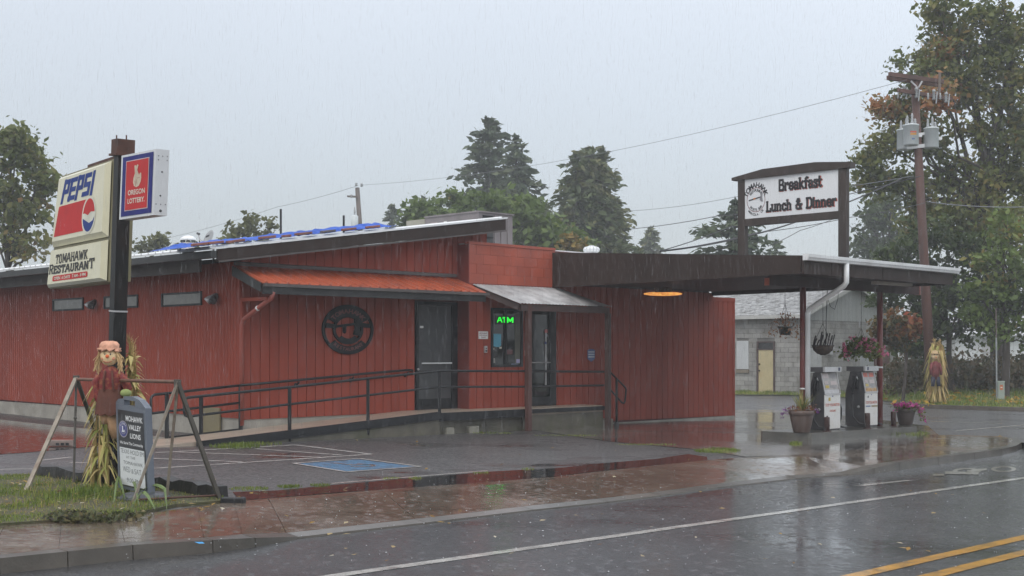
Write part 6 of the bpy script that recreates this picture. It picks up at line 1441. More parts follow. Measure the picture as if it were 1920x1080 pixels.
tag(obj('hanging_wire', MB().tube([hang(1612, 540), hang(1612, 606), hang(1611, 615)], .004, 5).tube([hang(1611, 603), hang(1611, 614)], .010, 6), GALV), 'thin wire with a hook end hanging above the pink basket', 'wire')

# ------------------------------------------------------------------ block shed behind
S0 = gnd(1503, 741); zg = G(S0.x)
def S(a, b, z): return S0 + D1 * a + D2 * b + UP * (z - S0.z + zg)
shed = thing('block_shed', 'old grey concrete-block shed with pale shingle roof seen under the canopy', 'shed', S(2, 2, 0))
EH = 3.30; GWD = 7.6; FL = 8.0; RISE = 1.3
obj('wall', MB().box(S(.03, .03, -.4), D1 * (GWD - .06), D2 * (FL - .06), UP * (EH + .35)), M('mortar_grey', (.17, .165, .155), rough=.8, var=.15), shed)
BLOCKM = M('block_grey', (.30, .295, .28), rough=.8, var=.14, scale=3, bump=.004, bscale=25, objrand=.14, dirt=(.15, .14, .115), dscale=1.2, damt=.6)
bd0, bd1 = 1.30, 2.03                                  # door, measured along the front wall
def along(px): k = (px - CX) / F; return (k * S0.y - S0.x) / (D2.x - k * D2.y)
def zat(px, py): t_ = along(px); return CZ - (py - HY) / F * (S0.y + D2.y * t_)
def alongG(px): k = (px - CX) / F; return (k * S0.y - S0.x) / (D1.x - k * D1.y)
dA, dB = along(1452.5), along(1420.5); zdt = zat(1437, 640) - zg; wA, wB = along(1404), along(1381.5); zw0_, zw1_ = zat(1392, 692) - zg, zat(1392, 639) - zg
bmesh_ = None
def block(o, du, wv, hh, dn_):
    global bmesh_
    mb = MB(); mb.box(o, du, dn_, UP * hh); return obj('block', mb, BLOCKM, shed)
row = 0; z = -.06
while z < EH - .05:
    h = min(.2, EH - z); x = -.2 if row % 2 else 0.0
    while x < 3.75:
        a, b = max(x, 0), x + .4
        if b > a + .05:
            ivs = [(a, b)]
            for (h0, h1, q0, q1) in [(dA, dB, -.5, zdt), (wA, wB, zw0_ - .08, zw1_)]:
                if z + h > q0 + .06 and z < q1 - .06:
                    ivs = [(p, q) for (i0, i1) in ivs for (p, q) in ((i0, min(i1, h0)), (max(i0, h1), i1)) if q - p > .04]
            for (p, q) in ivs: block(S(-.006, p + .006, z + .006), D2 * (q - p - .012), 0, h - .012, D1 * .04)
        x += .4
    x = -.2 if not row % 2 else 0.0
    while x < 4.6:
        a, b = max(x, 0), x + .4
        if b > a + .05 and z < 3.05: block(S(a + .006, -.006, z + .006), D1 * (b - a - .012), 0, min(h, 3.05 - z) - .012, D2 * .04)
        x += .4
    z += .2; row += 1
rest_b = MB(); z = -.06; row = 0
while z < 3.04:
    x = 4.8 if row % 2 else 4.6
    while x < GWD - .01: rest_b.box(S(x + .006, -.006, z + .006), D1 * (min(.4, GWD - x) - .012), D2 * .04, UP * (min(.2, 3.05 - z) - .012)); x += .4
    z += .2; row += 1
obj('blocks', rest_b, BLOCKM, shed, kind='stuff')
GAB = M('gable_board', (.33, .34, .33), rough=.6, var=.08, dirt=(.24, .245, .235), damt=.5, stretch=(1, 1, .3))
x = 0
while x < GWD - .01:                                   # gable of upright boards
    x1 = min(x + .3, GWD)
    def gh(q): return EH + .04 + RISE * (1 - abs(q - GWD / 2) / (GWD / 2)) - .03
    obj('gable_board', MB().add([S(x + .005, -.03, 3.06), S(x1 - .005, -.03, 3.06), S(x1 - .005, .03, 3.06), S(x + .005, .03, 3.06), S(x + .005, -.03, gh(x)), S(x1 - .005, -.03, gh(x1)), S(x1 - .005, .03, gh(x1)), S(x + .005, .03, gh(x))],
        [(3, 2, 1, 0), (4, 5, 6, 7), (0, 1, 5, 4), (1, 2, 6, 5), (2, 3, 7, 6), (3, 0, 4, 7)]), GAB, shed); x = x1
# roof with shingle courses
ov = .35
SH = M('pale_shingle', (.36, .365, .37), rough=.7, var=.3, scale=5, dirt=(.10, .10, .09), dscale=3, damt=.8)
rm = MB(); 
def rp(q, b, h=0): return S(q, b, EH + .05 + RISE * (1 - abs(q - GWD / 2) / (GWD / 2)) + h)
for (q0, q1) in ((-ov, GWD / 2), (GWD + ov, GWD / 2)):
    rm.prism([rp(q0, -.3), rp(q1, -.3), rp(q1, FL), rp(q0, FL)], UP * .05)
rfo = obj('roof', rm, SH, shed)
sh = MB(); rg = random.Random(2); n_c = 22
for k in range(n_c):
    q0 = -ov + (GWD / 2 + ov) * k / n_c; q1 = -ov + (GWD / 2 + ov) * (k + 1.1) / n_c
    b = -.3 + (k % 2) * .12
    while b < 5.5:
        if rg.random() < .93:
            h0, h1 = .075 + rg.uniform(0, .012), .053
            p = [rp(q0, b + .01, .05), rp(q1, b + .01, .05), rp(q1, b + .23, .05), rp(q0, b + .23, .05)]
            sh.hexa(p + [rp(q0, b + .01, h0), rp(q1, b + .01, h1), rp(q1, b + .23, h1), rp(q0, b + .23, h0)])
        b += .24
obj('shingles', sh, SH, rfo, kind='stuff')
obj('eave_board', MB().box(S(-ov - .03, -.3, EH - .17), D1 * .04, D2 * FL, UP * .15), M('eave_white', (.45, .45, .43), rough=.6, var=.1), shed)
for s in (0, 1):
    a_, b_ = (rp(-ov, -.32, -.13), rp(GWD / 2, -.32, -.13)) if not s else (rp(GWD / 2 + .0, -.32, -.13), rp(GWD + ov, -.32, -.13))
    obj('barge_board', MB().prism([a_, b_, b_ + UP * .17, a_ + UP * .17], D2 * .03), M('eave_white', (.45, .45, .43)), shed)
sd = obj('door', MB().box(S(-.02, dA + .06, -.03), D1 * .05, D2 * (dB - dA - .12), UP * (zdt - .33)), M('cream_door', (.48, .41, .24), rough=.5, var=.08, dirt=(.36, .22, .09), dscale=1.6, damt=.6), shed)
obj('door_frame', MB().box(S(-.04, dA - .03, -.1), D1 * .08, D2 * .085, UP * (zdt + .1)).box(S(-.04, dB - .055, -.1), D1 * .08, D2 * .085, UP * (zdt + .1)).box(S(-.04, dA + .056, zdt - .06), D1 * .08, D2 * (dB - dA - .112), UP * .06).box(S(-.04, dA + .056, zdt - .36), D1 * .08, D2 * (dB - dA - .112), UP * .04), M('frame_brown', (.075, .05, .045), rough=.6), shed)
obj('transom', MB().box(S(-.015, dA + .06, zdt - .32), D1 * .03, D2 * (dB - dA - .12), UP * .26), BLACKG, shed)
for zz in (.98, 1.25): obj('door_knob', MB().ball(S(-.05, dB - .12, zz), .035), BLACKM, sd, True)
obj('boarded_window', MB().box(S(-.025, wA, zw0_), D1 * .04, D2 * (wB - wA), UP * (zw1_ - zw0_)), M('board_white_paint', (.50, .52, .53), rough=.5, var=.07), shed)
obj('sill', MB().box(S(-.06, wA - .02, zw0_ - .16), D1 * .08, D2 * (wB - wA + .04), UP * .14), M('sill_tan', (.22, .19, .15), rough=.7), shed)
g0, g1 = alongG(1505), alongG(1540)
obj('white_patch', MB().box(S(g0, -.016, .9), D1 * (g1 - g0), D2 * .008, UP * (1.92 - .9)), M('patch_white', (.45, .46, .46), rough=.6, var=.1), shed)
g0, g1 = alongG(1612), alongG(1652)
obj('white_patch', MB().box(S(g0, -.016, .9), D1 * (g1 - g0), D2 * .008, UP * .8), M('patch_grey', (.33, .34, .34), rough=.6, var=.1), shed)
g0, g1 = alongG(1638), alongG(1667)
obj('brown_hatch', MB().box(S(g0, -.05, 1.15), D1 * (g1 - g0), D2 * .045, UP * .62), M('hatch_brown', (.09, .035, .03), rough=.6, var=.2), shed)
g0 = alongG(1551); mtr = S(g0, -.12, 1.65)
tag(obj('electric_meter', MB().box(mtr, D1 * .25, D2 * .1, UP * .45).lathe([(.10, 0), (.10, .08), (.06, .11)], mtr + D1 * .12 + UP * .28, 14, -D2), GALV), 'grey electric meter box on the shed gable above the pumps', 'meter box')
# long white building in the trees behind
wb = thing('white_building', 'long low white building half hidden by the trees at the right', 'building', at(1800, 720, 82))
B0 = at(1672, 720, 78); B0.z = -.8; bd = Vector((.97, .24, 0)); bn = Vector((-.24, .97, 0))
WPAN = M('white_siding', (.58, .60, .61), rough=.5, var=.05, objrand=.06)
for k in range(16):
    obj('wall_panel', MB().box(B0 + bd * (k * 1.05 + .01) + UP * 1.4, bd * 1.03, bn * .1, UP * 1.9), WPAN, wb)
obj('wall_base', MB().box(B0 + bd * .0 - UP * .3, bd * 16.8, bn * .14, UP * 1.68), M('white_base', (.50, .52, .53), rough=.6, var=.12, scale=.6), wb)
obj('back_wall', MB().box(B0 + bn * .15 - UP * .3, bd * 16.8, bn * 6, UP * 3.5), WPAN, wb)
obj('roof', MB().prism([B0 - bd * .4 - bn * .5 + UP * 3.3, B0 - bd * .4 + bn * 3.2 + UP * 4.6, B0 - bd * .4 + bn * 6.8 + UP * 3.3], bd * 17.6), M('roof_pale', (.36, .37, .38), rough=.6), wb)
obj('dark_opening', MB().box(B0 + bd * 2.0 - bn * .02 + UP * .62, bd * 2.2, bn * .02, UP * .7), M('opening_dark', (.09, .08, .075)), wb)
for k in (1.15, 3.4, 6.2): obj('doorway', MB().box(B0 + bd * k - bn * .03 + UP * 1.42, bd * .9, bn * .03, UP * 1.7), M('door_pale', (.40, .40, .40)), wb)
# ------------------------------------------------------------------ trees
BARK = M('bark', (.055, .045, .038), rough=.85, var=.3, scale=5, bump=.02, bscale=14, stretch=(1, 1, .3))
MAPLE = leafmat('maple_leaf', [(0, (.085, .115, .030)), (.35, (.165, .190, .052)), (.62, (.25, .225, .07)), (.82, (.30, .18, .065)), (1, (.36, .15, .055))], .5, .4)
DARKL = leafmat('deep_green_leaf', [(0, (.035, .058, .018)), (.6, (.078, .115, .033)), (1, (.15, .16, .045))], .5, .35)
GREEN = leafmat('mid_green_leaf', [(0, (.080, .125, .030)), (.6, (.150, .215, .052)), (.9, (.21, .24, .06)), (1, (.32, .24, .07))], .5, .4)
RUSTY = leafmat('autumn_leaf', [(0, (.06, .07, .02)), (.4, (.16, .10, .03)), (.75, (.27, .10, .035)), (1, (.36, .09, .04))], .55, .4)
NEEDLE = leafmat('needle', [(0, (.045, .068, .042)), (.6, (.085, .118, .070)), (1, (.13, .155, .085))], .6, .25)
CEDAR = leafmat('cedar_spray', [(0, (.055, .080, .034)), (.6, (.10, .130, .055)), (1, (.17, .17, .07))], .6, .25)
PALEL = leafmat('pale_leaf', [(0, (.09, .10, .035)), (.6, (.17, .18, .06)), (1, (.25, .22, .08))], .55, .4)
def bough(mb, a, b, r0, r1, rg_, wob=.12, n=4, seg=6):
    a, b = Vector(a), Vector(b); L = (b - a).length; pts = []
    for i in range(n + 1):
        s = i / n; p = a.lerp(b, s)
        if 0 < i < n: p += Vector(tuple(rg_.normal(0, 1, 3))) * L * wob * .35
        pts.append(p)
    mb.tube(pts, [r0 + (r1 - r0) * i / n for i in range(n + 1)], seg)
def tree(name, label, cat, root_px, Y, lobes, leaf, mat_, trunk_r, fork_z, seed, dens=1.0, group=None, clump=.5, per=46, tints=None, trunk2=None, deep=1.0, sag=.5):
    """lobes: (px, py, rx, ry[, dY[, tint0, tint1]]) outline ellipses in photo pixels at the tree's own distance"""
    rg_ = np.random.default_rng(seed); x0 = (root_px - CX) / F * Y; base = Vector((x0, Y, G(x0) - .15))
    t = thing(name, label, cat, base, group); wood = MB(); C, TT = [], []
    fork = Vector((x0 + rg_.normal(0, .1), Y, fork_z))
    wood.tube([base, base.lerp(fork, .15), base.lerp(fork, .6) + Vector((rg_.normal(0, .06), 0, 0)), fork], [trunk_r * 1.35, trunk_r, trunk_r * .9, trunk_r * .78], 10)
    for lb in lobes:
        px, py, rx, ry = lb[:4]; dY = lb[4] if len(lb) > 4 else 0; t0, t1 = lb[5:7] if len(lb) > 6 else (0, .56)
        c = at(px, py, Y + dY); RX, RZ = rx / F * (Y + dY), ry / F * (Y + dY); RY = max(RX, RZ) * .8 * deep
        n = max(6, int(dens * 4.6 * (RX * RY * RZ) ** .78 / clump ** 1.6))
        d = rg_.normal(0, 1, (n, 3)); d /= np.linalg.norm(d, axis=1, keepdims=True); r = rg_.uniform(0, 1, (n, 1)) ** .38
        P = np.array(tuple(c)) + d * r * np.array([RX, RY, RZ])
        C.append(P); TT.append(rg_.uniform(t0, t1, n))
        hub = c + Vector((0, 0, -RZ * .35)); R1 = trunk_r * .42 * min(1, (RX * RZ) ** .5 / 2.2 + .2)
        bough(wood, fork, hub, R1 * 1.3, R1 * .7, rg_, .12, 5)
        for i in range(min(n, 16)): bough(wood, hub, P[i], R1 * .45, R1 * .10 + .006, rg_, .14, 3, 5)
    C = np.concatenate(C); TT = np.concatenate(TT)
    sig = clump * np.array([.50, .50, .34])
    V, Fq = leaf_cloud(rg_, C, sig, per, leaf, .9)
    T = np.clip(np.repeat(TT, per) + rg_.normal(0, .13, len(Fq)), 0, 1)
    obj('trunk', wood, BARK, t, True)
    put_np('crown', V, Fq, T, mat_, t)
    return t
tree('maple_tree', 'tallest big maple with rusty olive leaves towering behind the utility pole', 'tree', 1868, 50,
     [(1800, 60, 70, 60), (1890, 30, 70, 60), (1740, 130, 62, 55), (1700, 190, 48, 50), (1820, 150, 70, 60), (1900, 140, 60, 70), (1680, 265, 52, 40), (1640, 300, 36, 34), (1740, 270, 46, 46), (1690, 335, 60, 40),
      (1840, 245, 40, 30), (1905, 250, 45, 60), (1850, 345, 75, 60), (1780, 330, 45, 45), (1770, 420, 70, 50), (1850, 440, 70, 60), (1710, 400, 46, 40), (1760, 5, 40, 25), (1930, 350, 50, 70), (1670, 215, 30, 25, 0, .5, 1), (1760, 180, 30, 30, -2, .6, 1), (1640, 345, 30, 22), (1900, 400, 40, 50, -2, .3, .6), (1880, 100, 50, 50), (1860, 200, 45, 40), (1930, 230, 40, 60), (1800, 380, 50, 40), (1720, 230, 40, 36), (1930, 460, 40, 50), (1770, 90, 34, 30, 0, .4, .9)],
     .19, MAPLE, .26, 7.0, 21, dens=1.2, clump=.62, per=92, deep=.75)
tree('broadleaf_tree', 'dark green lower tree beside the utility pole behind the far scarecrow', 'tree', 1787, 47,
     [(1700, 520, 55, 42), (1760, 520, 60, 55), (1830, 540, 65, 60), (1720, 590, 50, 45), (1790, 600, 55, 40), (1690, 640, 36, 22), (1735, 655, 30, 22), (1850, 600, 40, 34), (1670, 560, 30, 36), (1800, 470, 50, 40), (1690, 470, 40, 40), (1740, 450, 50, 40), (1660, 500, 30, 36), (1730, 620, 40, 30), (1770, 560, 40, 40)], .19, DARKL, .11, 2.2, 22, dens=1.0, clump=.5, per=52)
tree('broadleaf_tree', 'leafy green tree with forked trunk behind the grey utility pedestal', 'tree', 1884, 45,
     [(1890, 500, 55, 60, 0, .3, 1), (1850, 560, 40, 45), (1905, 580, 45, 50), (1925, 540, 40, 60), (1880, 620, 40, 30), (1830, 590, 30, 34), (1895, 440, 40, 40, 0, .3, 1), (1940, 630, 30, 25)], .18, GREEN, .15, 1.9, 23, dens=.95, clump=.45, per=52)
tree('young_maple', 'small rust and orange maple right of the red canopy post', 'tree', 1692, 44, [(1680, 612, 30, 28, 0, .1, .6), (1700, 620, 22, 20, 0, .3, .9), (1664, 604, 24, 34, 0, 0, .5), (1708, 608, 12, 12, 0, .6, 1), (1672, 640, 26, 16, 0, 0, .5)], .15, RUSTY, .06, 1.5, 24, dens=1.9, clump=.32, per=44)
tree('broadleaf_tree', 'pale hazy tree standing between the roof sign and the big maple', 'tree', 1650, 92, [(1640, 400, 34, 46), (1660, 450, 44, 44), (1625, 455, 26, 26), (1670, 390, 26, 30), (1700, 470, 40, 40)], .36, DARKL, .3, 5.0, 25, dens=1.0, clump=.9, per=44)
tree('broadleaf_tree', 'tall olive-brown tree at the far left behind the sign', 'tree', 20, 48,
     [(45, 268, 24, 22), (20, 300, 40, 40), (70, 320, 30, 26), (30, 360, 55, 45), (85, 345, 18, 24), (60, 400, 42, 40), (10, 420, 50, 50), (55, 460, 45, 40), (-10, 350, 40, 60), (5, 265, 24, 20)], .22, MAPLE, .2, 4.5, 36, dens=.82, clump=.55, per=54, deep=.9)
tree('broadleaf_tree', 'thin pale-leaved treetop poking above the tarp between dish and black pole', 'tree', 462, 62, [(455, 440, 26, 12), (440, 432, 14, 12), (468, 412, 7, 9), (470, 428, 14, 16), (505, 424, 7, 10), (490, 444, 20, 8), (430, 452, 16, 6)], .24, PALEL, .14, 4.0, 27, dens=2.2, clump=.42, per=13)
tree('broadleaf_tree', 'low pale treetop above the roof left of the flue', 'tree', 300, 66, [(292, 459, 26, 9), (300, 452, 12, 8), (270, 464, 18, 6), (345, 460, 16, 6)], .24, PALEL, .14, 3.5, 28, dens=2.2, clump=.42, per=18)
tree('broadleaf_tree', 'broad bright green tree behind the air-handling unit', 'tree', 960, 64,
     [(800, 392, 40, 22, 4), (860, 385, 44, 24, 2), (920, 384, 44, 26), (980, 405, 46, 30), (1030, 430, 44, 32), (1060, 455, 50, 26), (950, 430, 60, 36), (880, 420, 60, 34), (770, 405, 22, 16, 4), (1090, 465, 30, 16), (1012, 440, 30, 30)], .30, GREEN, .25, 3.0, 29, dens=1.0, clump=.6, per=48)
tree('young_maple', 'small yellowing bush top above the flat roof beside the turbine vent', 'shrub', 1074, 58, [(1073, 462, 16, 10, 0, .1, .4), (1068, 450, 8, 10, 0, .1, .4)], .2, leafmat('yellow_leaf', [(0, (.16, .15, .04)), (1, (.38, .22, .05))]), .08, 2.5, 30, dens=2.0, clump=.4, per=30)

def conifer(name, label, px, Y, top, half, low, seed, m=NEEDLE, droop=.35, step=.42, dens=1.0, ragged=.25, power=.85, needle=.22, body=.5, tilt=0, thin=.2, cat='tree'):
    rg_ = np.random.default_rng(seed); x0 = (px - CX) / F * Y; base = Vector((x0, Y, G(x0) - .2)); apex = at(px, top, Y)
    RB = half / F * Y; z0 = CZ - (low - HY) / F * Y; t = thing(name, label, cat, base)
    wood = MB(); wood.tube([base, base.lerp(apex, .5), apex], [.02 * (apex.z - base.z) + .04, .012 * (apex.z - base.z) + .03, .015], 8)
    P, A, S_, TT = [], [], [], []
    z = apex.z - .12
    while z > max(z0 - 2, base.z + 1.0):
        f = (apex.z - z) / (apex.z - z0); L0 = RB * min(1.08, f ** power) + .12
        nb = int((4 + 5 * min(1, f)) * dens)
        for k in range(nb):
            a = rg_.uniform(0, 2 * math.pi); L = L0 * (1 + rg_.normal(0, ragged)); L = max(.12, min(L, L0 * 1.45))
            d = np.array([math.cos(a), math.sin(a), 0]); zz = z + rg_.uniform(-.5, .5) * step
            o = np.array([x0, Y, zz]); tb = rg_.uniform(.05, .95)
            nn = max(4, int(L / (needle * .42)))
            s = np.linspace(.08, 1, nn)[:, None]
            pts = o + d * L * s + np.array([0, 0, 1.0]) * (L * (tilt * s - droop * s ** 1.6 + .12 * droop * s ** 4))
            for q in range(3): P.append(pts + rg_.normal(0, .09 + .10 * L * thin, pts.shape) * np.array([1, 1, .45])); A.append(np.repeat(d[None], nn, 0) + rg_.normal(0, .45, (nn, 3))); TT.append(np.clip(tb + rg_.normal(0, .12, nn), 0, 1))
            if L > .5 and k % 2 == 0: wood.tube([Vector(tuple(o)), Vector(tuple(pts[nn // 2])), Vector(tuple(pts[-1]))], [.03 + .008 * L, .02 + .004 * L, .006], 5)
        z -= step * (.75 + .5 * min(1, f))
    P = np.concatenate(P); A = np.concatenate(A); TT = np.concatenate(TT); n = len(P)
    A[:, 2] -= droop * .6; A /= np.linalg.norm(A, axis=1, keepdims=True); b = np.cross(A, rg_.normal(0, 1, (n, 3))); b /= np.linalg.norm(b, axis=1, keepdims=True) + 1e-9
    sz = needle * rg_.uniform(.6, 1.3, (n, 1))
    V = np.stack([P - A * sz * .6, P + b * sz * .26, P + A * sz * .7, P - b * sz * .26], 1).reshape(-1, 3)
    obj('trunk', wood, BARK, t); put_np('crown', V, np.arange(4 * n).reshape(n, 4), TT, m, t); return t
conifer('pine_tree', 'tallest ragged pine behind the restaurant roof', 916, 88, 224, 56, 400, 41, NEEDLE, .05, .42, 1.25, .28, .5, .46, tilt=.1, thin=.6)
conifer('fir_tree', 'pointed fir with drooping boughs just right of the tall pine', 968, 84, 256, 64, 420, 42, NEEDLE, .28, .36, 1.3, .22, .75, .42, thin=.45)
conifer('cedar_tree', 'broad three-topped cedar left of centre canopy, densest of the conifers', 1106, 78, 276, 78, 460, 43, CEDAR, .45, .36, 1.5, .18, .62, .40, thin=.6)
conifer('cedar_tree', 'slim left spire growing from the flank of the broad cedar', 1080, 77, 284, 46, 430, 44, CEDAR, .45, .38, 1.3, .2, .65, .38, thin=.6)
conifer('cedar_tree', 'slim right spire growing from the flank of the broad cedar', 1128, 79, 276, 46, 430, 45, CEDAR, .45, .38, 1.3, .2, .65, .38, thin=.6)
conifer('cedar_tree', 'small hazy cone-shaped cedar far off above the canopy', 1220, 128, 428, 26, 480, 46, CEDAR, .4, .5, 1.3, .15, .6, .5, thin=.4)
conifer('fir_tree', 'open-branched fir standing under the roof sign', 1378, 62, 374, 84, 500, 47, NEEDLE, .12, .36, 1.1, .3, .72, .34, thin=.45)
conifer('fir_tree', 'small fir tip right of the roof sign fir, low over the canopy', 1455, 86, 452, 24, 490, 48, NEEDLE, .25, .45, 1, .2, .8, .3)
conifer('fir_tree', 'faint little fir beside the far transformer pole', 737, 112, 386, 24, 430, 49, NEEDLE, .3, .55, 1, .2, .8, .45)
conifer('fir_tree', 'faint fir tip rising behind the green treetops left of the pine', 793, 118, 372, 24, 420, 50, NEEDLE, .3, .55, 1, .2, .8, .45)
# undergrowth along the far verge and a far wood that reads as one mass
rg_ = np.random.default_rng(77)
cen = [tuple(at(rg_.uniform(1675, 1990), rg_.uniform(686, 722), rg_.uniform(47, 54))) for _ in range(300)]
V, Fq = leaf_cloud(rg_, cen, (.45, .4, .3), 34, .16, .5)
o = nmesh('undergrowth', V, Fq, leafmat('scrub', [(0, (.045, .05, .018)), (.5, (.10, .085, .035)), (1, (.16, .11, .06))], .6, .3), None, np.clip(np.repeat(rg_.uniform(0, 1, 300), 34) + rg_.normal(0, .15, len(Fq)), 0, 1)); o['kind'] = 'stuff'
cen = [(x + rg_.normal(0, 2), 150 + rg_.normal(0, 6), rg_.uniform(-3, 5.5 + 2.2 * math.sin(x * .13) + 1.2 * math.sin(x * .41))) for x in np.linspace(-110, 130, 950)]
V, Fq = leaf_cloud(rg_, cen, (1.4, 1.4, 1.0), 26, .8, .3)
o = nmesh('far_wood', V, Fq, DARKL, None, np.clip(np.repeat(rg_.uniform(0, .7, len(cen)), 26) + rg_.normal(0, .1, len(Fq)), 0, 1)); o['kind'] = 'stuff'

# ------------------------------------------------------------------ utility poles and wires
POLEW = M('pole_brown', (.105, .048, .036), rough=.7, var=.3, scale=4, bump=.006, bscale=14, stretch=(1, 1, .15), dirt=(.05, .035, .032), dscale=2, damt=.8)
PY = 43.2
u0p, u1p = at(1747, 752, PY), at(1714, 142, PY)
up = thing('utility_pole', 'tall leaning brown utility pole with crossarms in front of the big maple', 'utility pole', Vector((u0p.x, PY, G(u0p.x))))
def onup(py): return u0p.lerp(u1p, (752 - py) / 610)
obj('mast', MB().tube([onup(770), onup(450), onup(142)], [.17, .15, .12], 14), POLEW, up, True)
ca0, ca1 = at(1665, 141, PY - .5), at(1765, 155, PY + .6)
for k, off in enumerate((Vector((0, -.15, 0)), Vector((0.03, .15, -.05)))): obj('crossarm', MB().beam(ca0 + off, ca1 + off, .10, .14), POLEW, up)
cb0, cb1 = at(1682, 170, PY - .5), at(1782, 187, PY + .6)
obj('crossarm', MB().beam(cb0 + Vector((0, -.1, 0)), cb1 + Vector((0, -.1, 0)), .10, .12), POLEW, up)
for px, py, py2, px2 in [(1708, 152, 166, 1722), (1729, 152, 168, 1720)]: obj('brace', MB().beam(at(px, py, PY - .15), at(px2, py2, PY - .15), .03, .05), GALV, up)
PORC = M('porcelain_grey', (.34, .36, .37), rough=.3, var=.1)
for k, (px, py) in enumerate([(1695, 174), (1718, 178), (1751, 182), (1774, 187)]):
    c = at(px, py, PY - .28); ct = obj('cutout', MB().lathe([(.03, .25), (.055, .22), (.055, .16), (.035, .15), (.06, .10), (.035, .08), (.06, .03), (.035, .0), (.06, -.06), (.03, -.1)][::-1], c, 10), PORC, up, True)
    obj('fuse_tube', MB().tube([c + Vector((.10, -.03, .18)), c + Vector((.06, -.05, -.22))], .022, 6), PORC, ct)
for px, py in [(1684, 178), (1707, 175), (1740, 180), (1763, 180)]: obj('insulator', MB().lathe([(.02, -.12), (.045, -.08), (.02, -.04), (.045, .0), (.02, .04), (.03, .10)], at(px, py, PY - .25), 8), PORC, up, True)
obj('riser_pipe', MB().tube([at(1762, 136, PY), at(1761, 178, PY)], .045, 8), M('riser_brown', (.15, .12, .10), rough=.6), up)
TANK = M('transformer_grey', (.55, .60, .61), rough=.45, var=.06, dirt=(.44, .48, .49), damt=.5)
def transformer(px, py0, py1, w, Y, lab, front=False):
    r = w / 2 / F * Y; b, tp_ = at(px, py1, Y), at(px, py0, Y); h = tp_.z - b.z
    t = thing('transformer', lab, 'transformer', b, 'transformers on the tall utility pole')
    obj('tank', MB().lathe([(r * .9, 0), (r, .03), (r, h), (r * 1.05, h + .005), (r * 1.05, h + .05), (r * .4, h + .09), (.02, h + .095)], b, 22), TANK, t, True)
    for s, hh in ((-.55, .30), (.1, .38), (.5, .2)):
        c = tp_ + Vector((s * r, -.05, .05)); obj('bushing', MB().lathe([(.05, 0), (.055, hh * .2), (.035, hh * .3), (.05, hh * .45), (.03, hh * .6), (.04, hh * .75), (.018, hh)], c, 10), PORC, t, True)
    obj('side_lug', MB().box(b + Vector((r * .95, -.05, h * .45)), (.12, 0, 0), (0, .08, 0), (0, 0, .10)), WHITEM, t)
    if front:
        for z0_, z1_, m in ((.62, .70, M('warn_red', (.55, .12, .08), rough=.5)), (.50, .60, M('warn_yellow', (.55, .28, .06), rough=.5)), (.26, .34, M('stencil_blue', (.10, .16, .30), rough=.5))):
            mb = MB(); n = 8; a0, a1 = (R(-112), R(-62)) if m.name != 'stencil_blue' else (R(-100), R(-78))
            for i in range(n + 1):
                a = a0 + (a1 - a0) * i / n; mb.v += [b + Vector((math.cos(a) * r * 1.006, math.sin(a) * r * 1.006, h * z)) for z in (z0_, z1_)]
            mb.f = [(2 * i, 2 * i + 2, 2 * i + 3, 2 * i + 1) for i in range(n)]; obj('warning_label', mb, m, t)
transformer(1697, 246, 281, 30, PY + .15, 'half-hidden transformer can at the back left of the tall pole')
transformer(1708, 237, 273, 28, PY - .55, 'transformer can with red and yellow labels on the left of the tall pole', True)
transformer(1746, 243, 278, 27, PY - .1, 'plain transformer can on the right side of the tall pole')
obj('mounting_bracket', MB().beam(at(1700, 277, PY - .1), at(1735, 273, PY - .1), .08, .12).beam(at(1720, 252, PY - .12), at(1738, 250, PY - .12), .05, .08), WHITEM, up)
mast2 = thing('utility_pole', 'short leaning grey utility pole far behind the left roof, one small arm', 'utility pole', at(677, 470, 75))
obj('mast', MB().tube([at(681, 520, 75), at(670, 352, 75)], [.17, .13], 10), M('pole_grey', (.12, .10, .09), rough=.7, var=.2), mast2, True)
obj('crossarm', MB().beam(at(651, 368, 74.8), at(669, 369, 74.8), .10, .10), M('pole_grey', (.12, .10, .09)), mast2)
for px, py in ((659, 367), (668, 345), (678, 346)): obj('insulator', MB().lathe([(.05, 0), (.09, .05), (.05, .1), (.09, .15), (.04, .2)], at(px, py + 4, 74.8), 8), PORC, mast2, True)
b = at(665, 432, 74.4)
t = thing('transformer', 'small pale transformer can on the far grey utility pole', 'transformer', b)
obj('tank', MB().lathe([(.2, 0), (.21, .05), (.21, .82), (.12, .88)], b, 16), TANK, t, True); obj('bushing', MB().lathe([(.06, 0), (.04, .15), (.06, .2), (.02, .5)], b + UP * .86, 8), PORC, t)
WIREM = M('wire_dark', (.05, .05, .055), rough=.6); WIREG = M('wire_grey', (.20, .21, .23), rough=.6)
def wire(pts, r, lab, m=WIREM):
    P = [at(*p) for p in pts]; out = []
    for i in range(len(P) - 1):
        for k in range(8): s = k / 8; out.append(P[i].lerp(P[i + 1], s) - UP * ((P[i + 1] - P[i]).length * .008 * 4 * s * (1 - s)))
    tag(obj('power_line', MB().tube(out + [P[-1]], r, 5), m), lab, 'power line')
wire([(679, 347, 75), (1025, 306, 62), (1700, 150, 42)], .009, 'highest thin line from the far grey pole up to the tall pole crossarm', WIREG)
wire([(668, 349, 75), (520, 388, 82), (270, 455, 100)], .012, 'thin line from the far grey pole down over the roof to the left', WIREG)
wire([(1165, 396, 75), (1400, 365, 58), (1714, 330, 42)], .012, 'faint line crossing behind the top of the roof sign', WIREG)
wire([(1175, 430, 62), (1345, 405, 55), (1420, 398, 52), (1727, 330, 42)], .016, 'grey line passing just below the roof sign')
wire([(1238, 471, 30), (1400, 443, 34), (1530, 402, 38), (1690, 335, 41)], .022, 'thick dark service cable rising from the canopy roof to the tall pole')
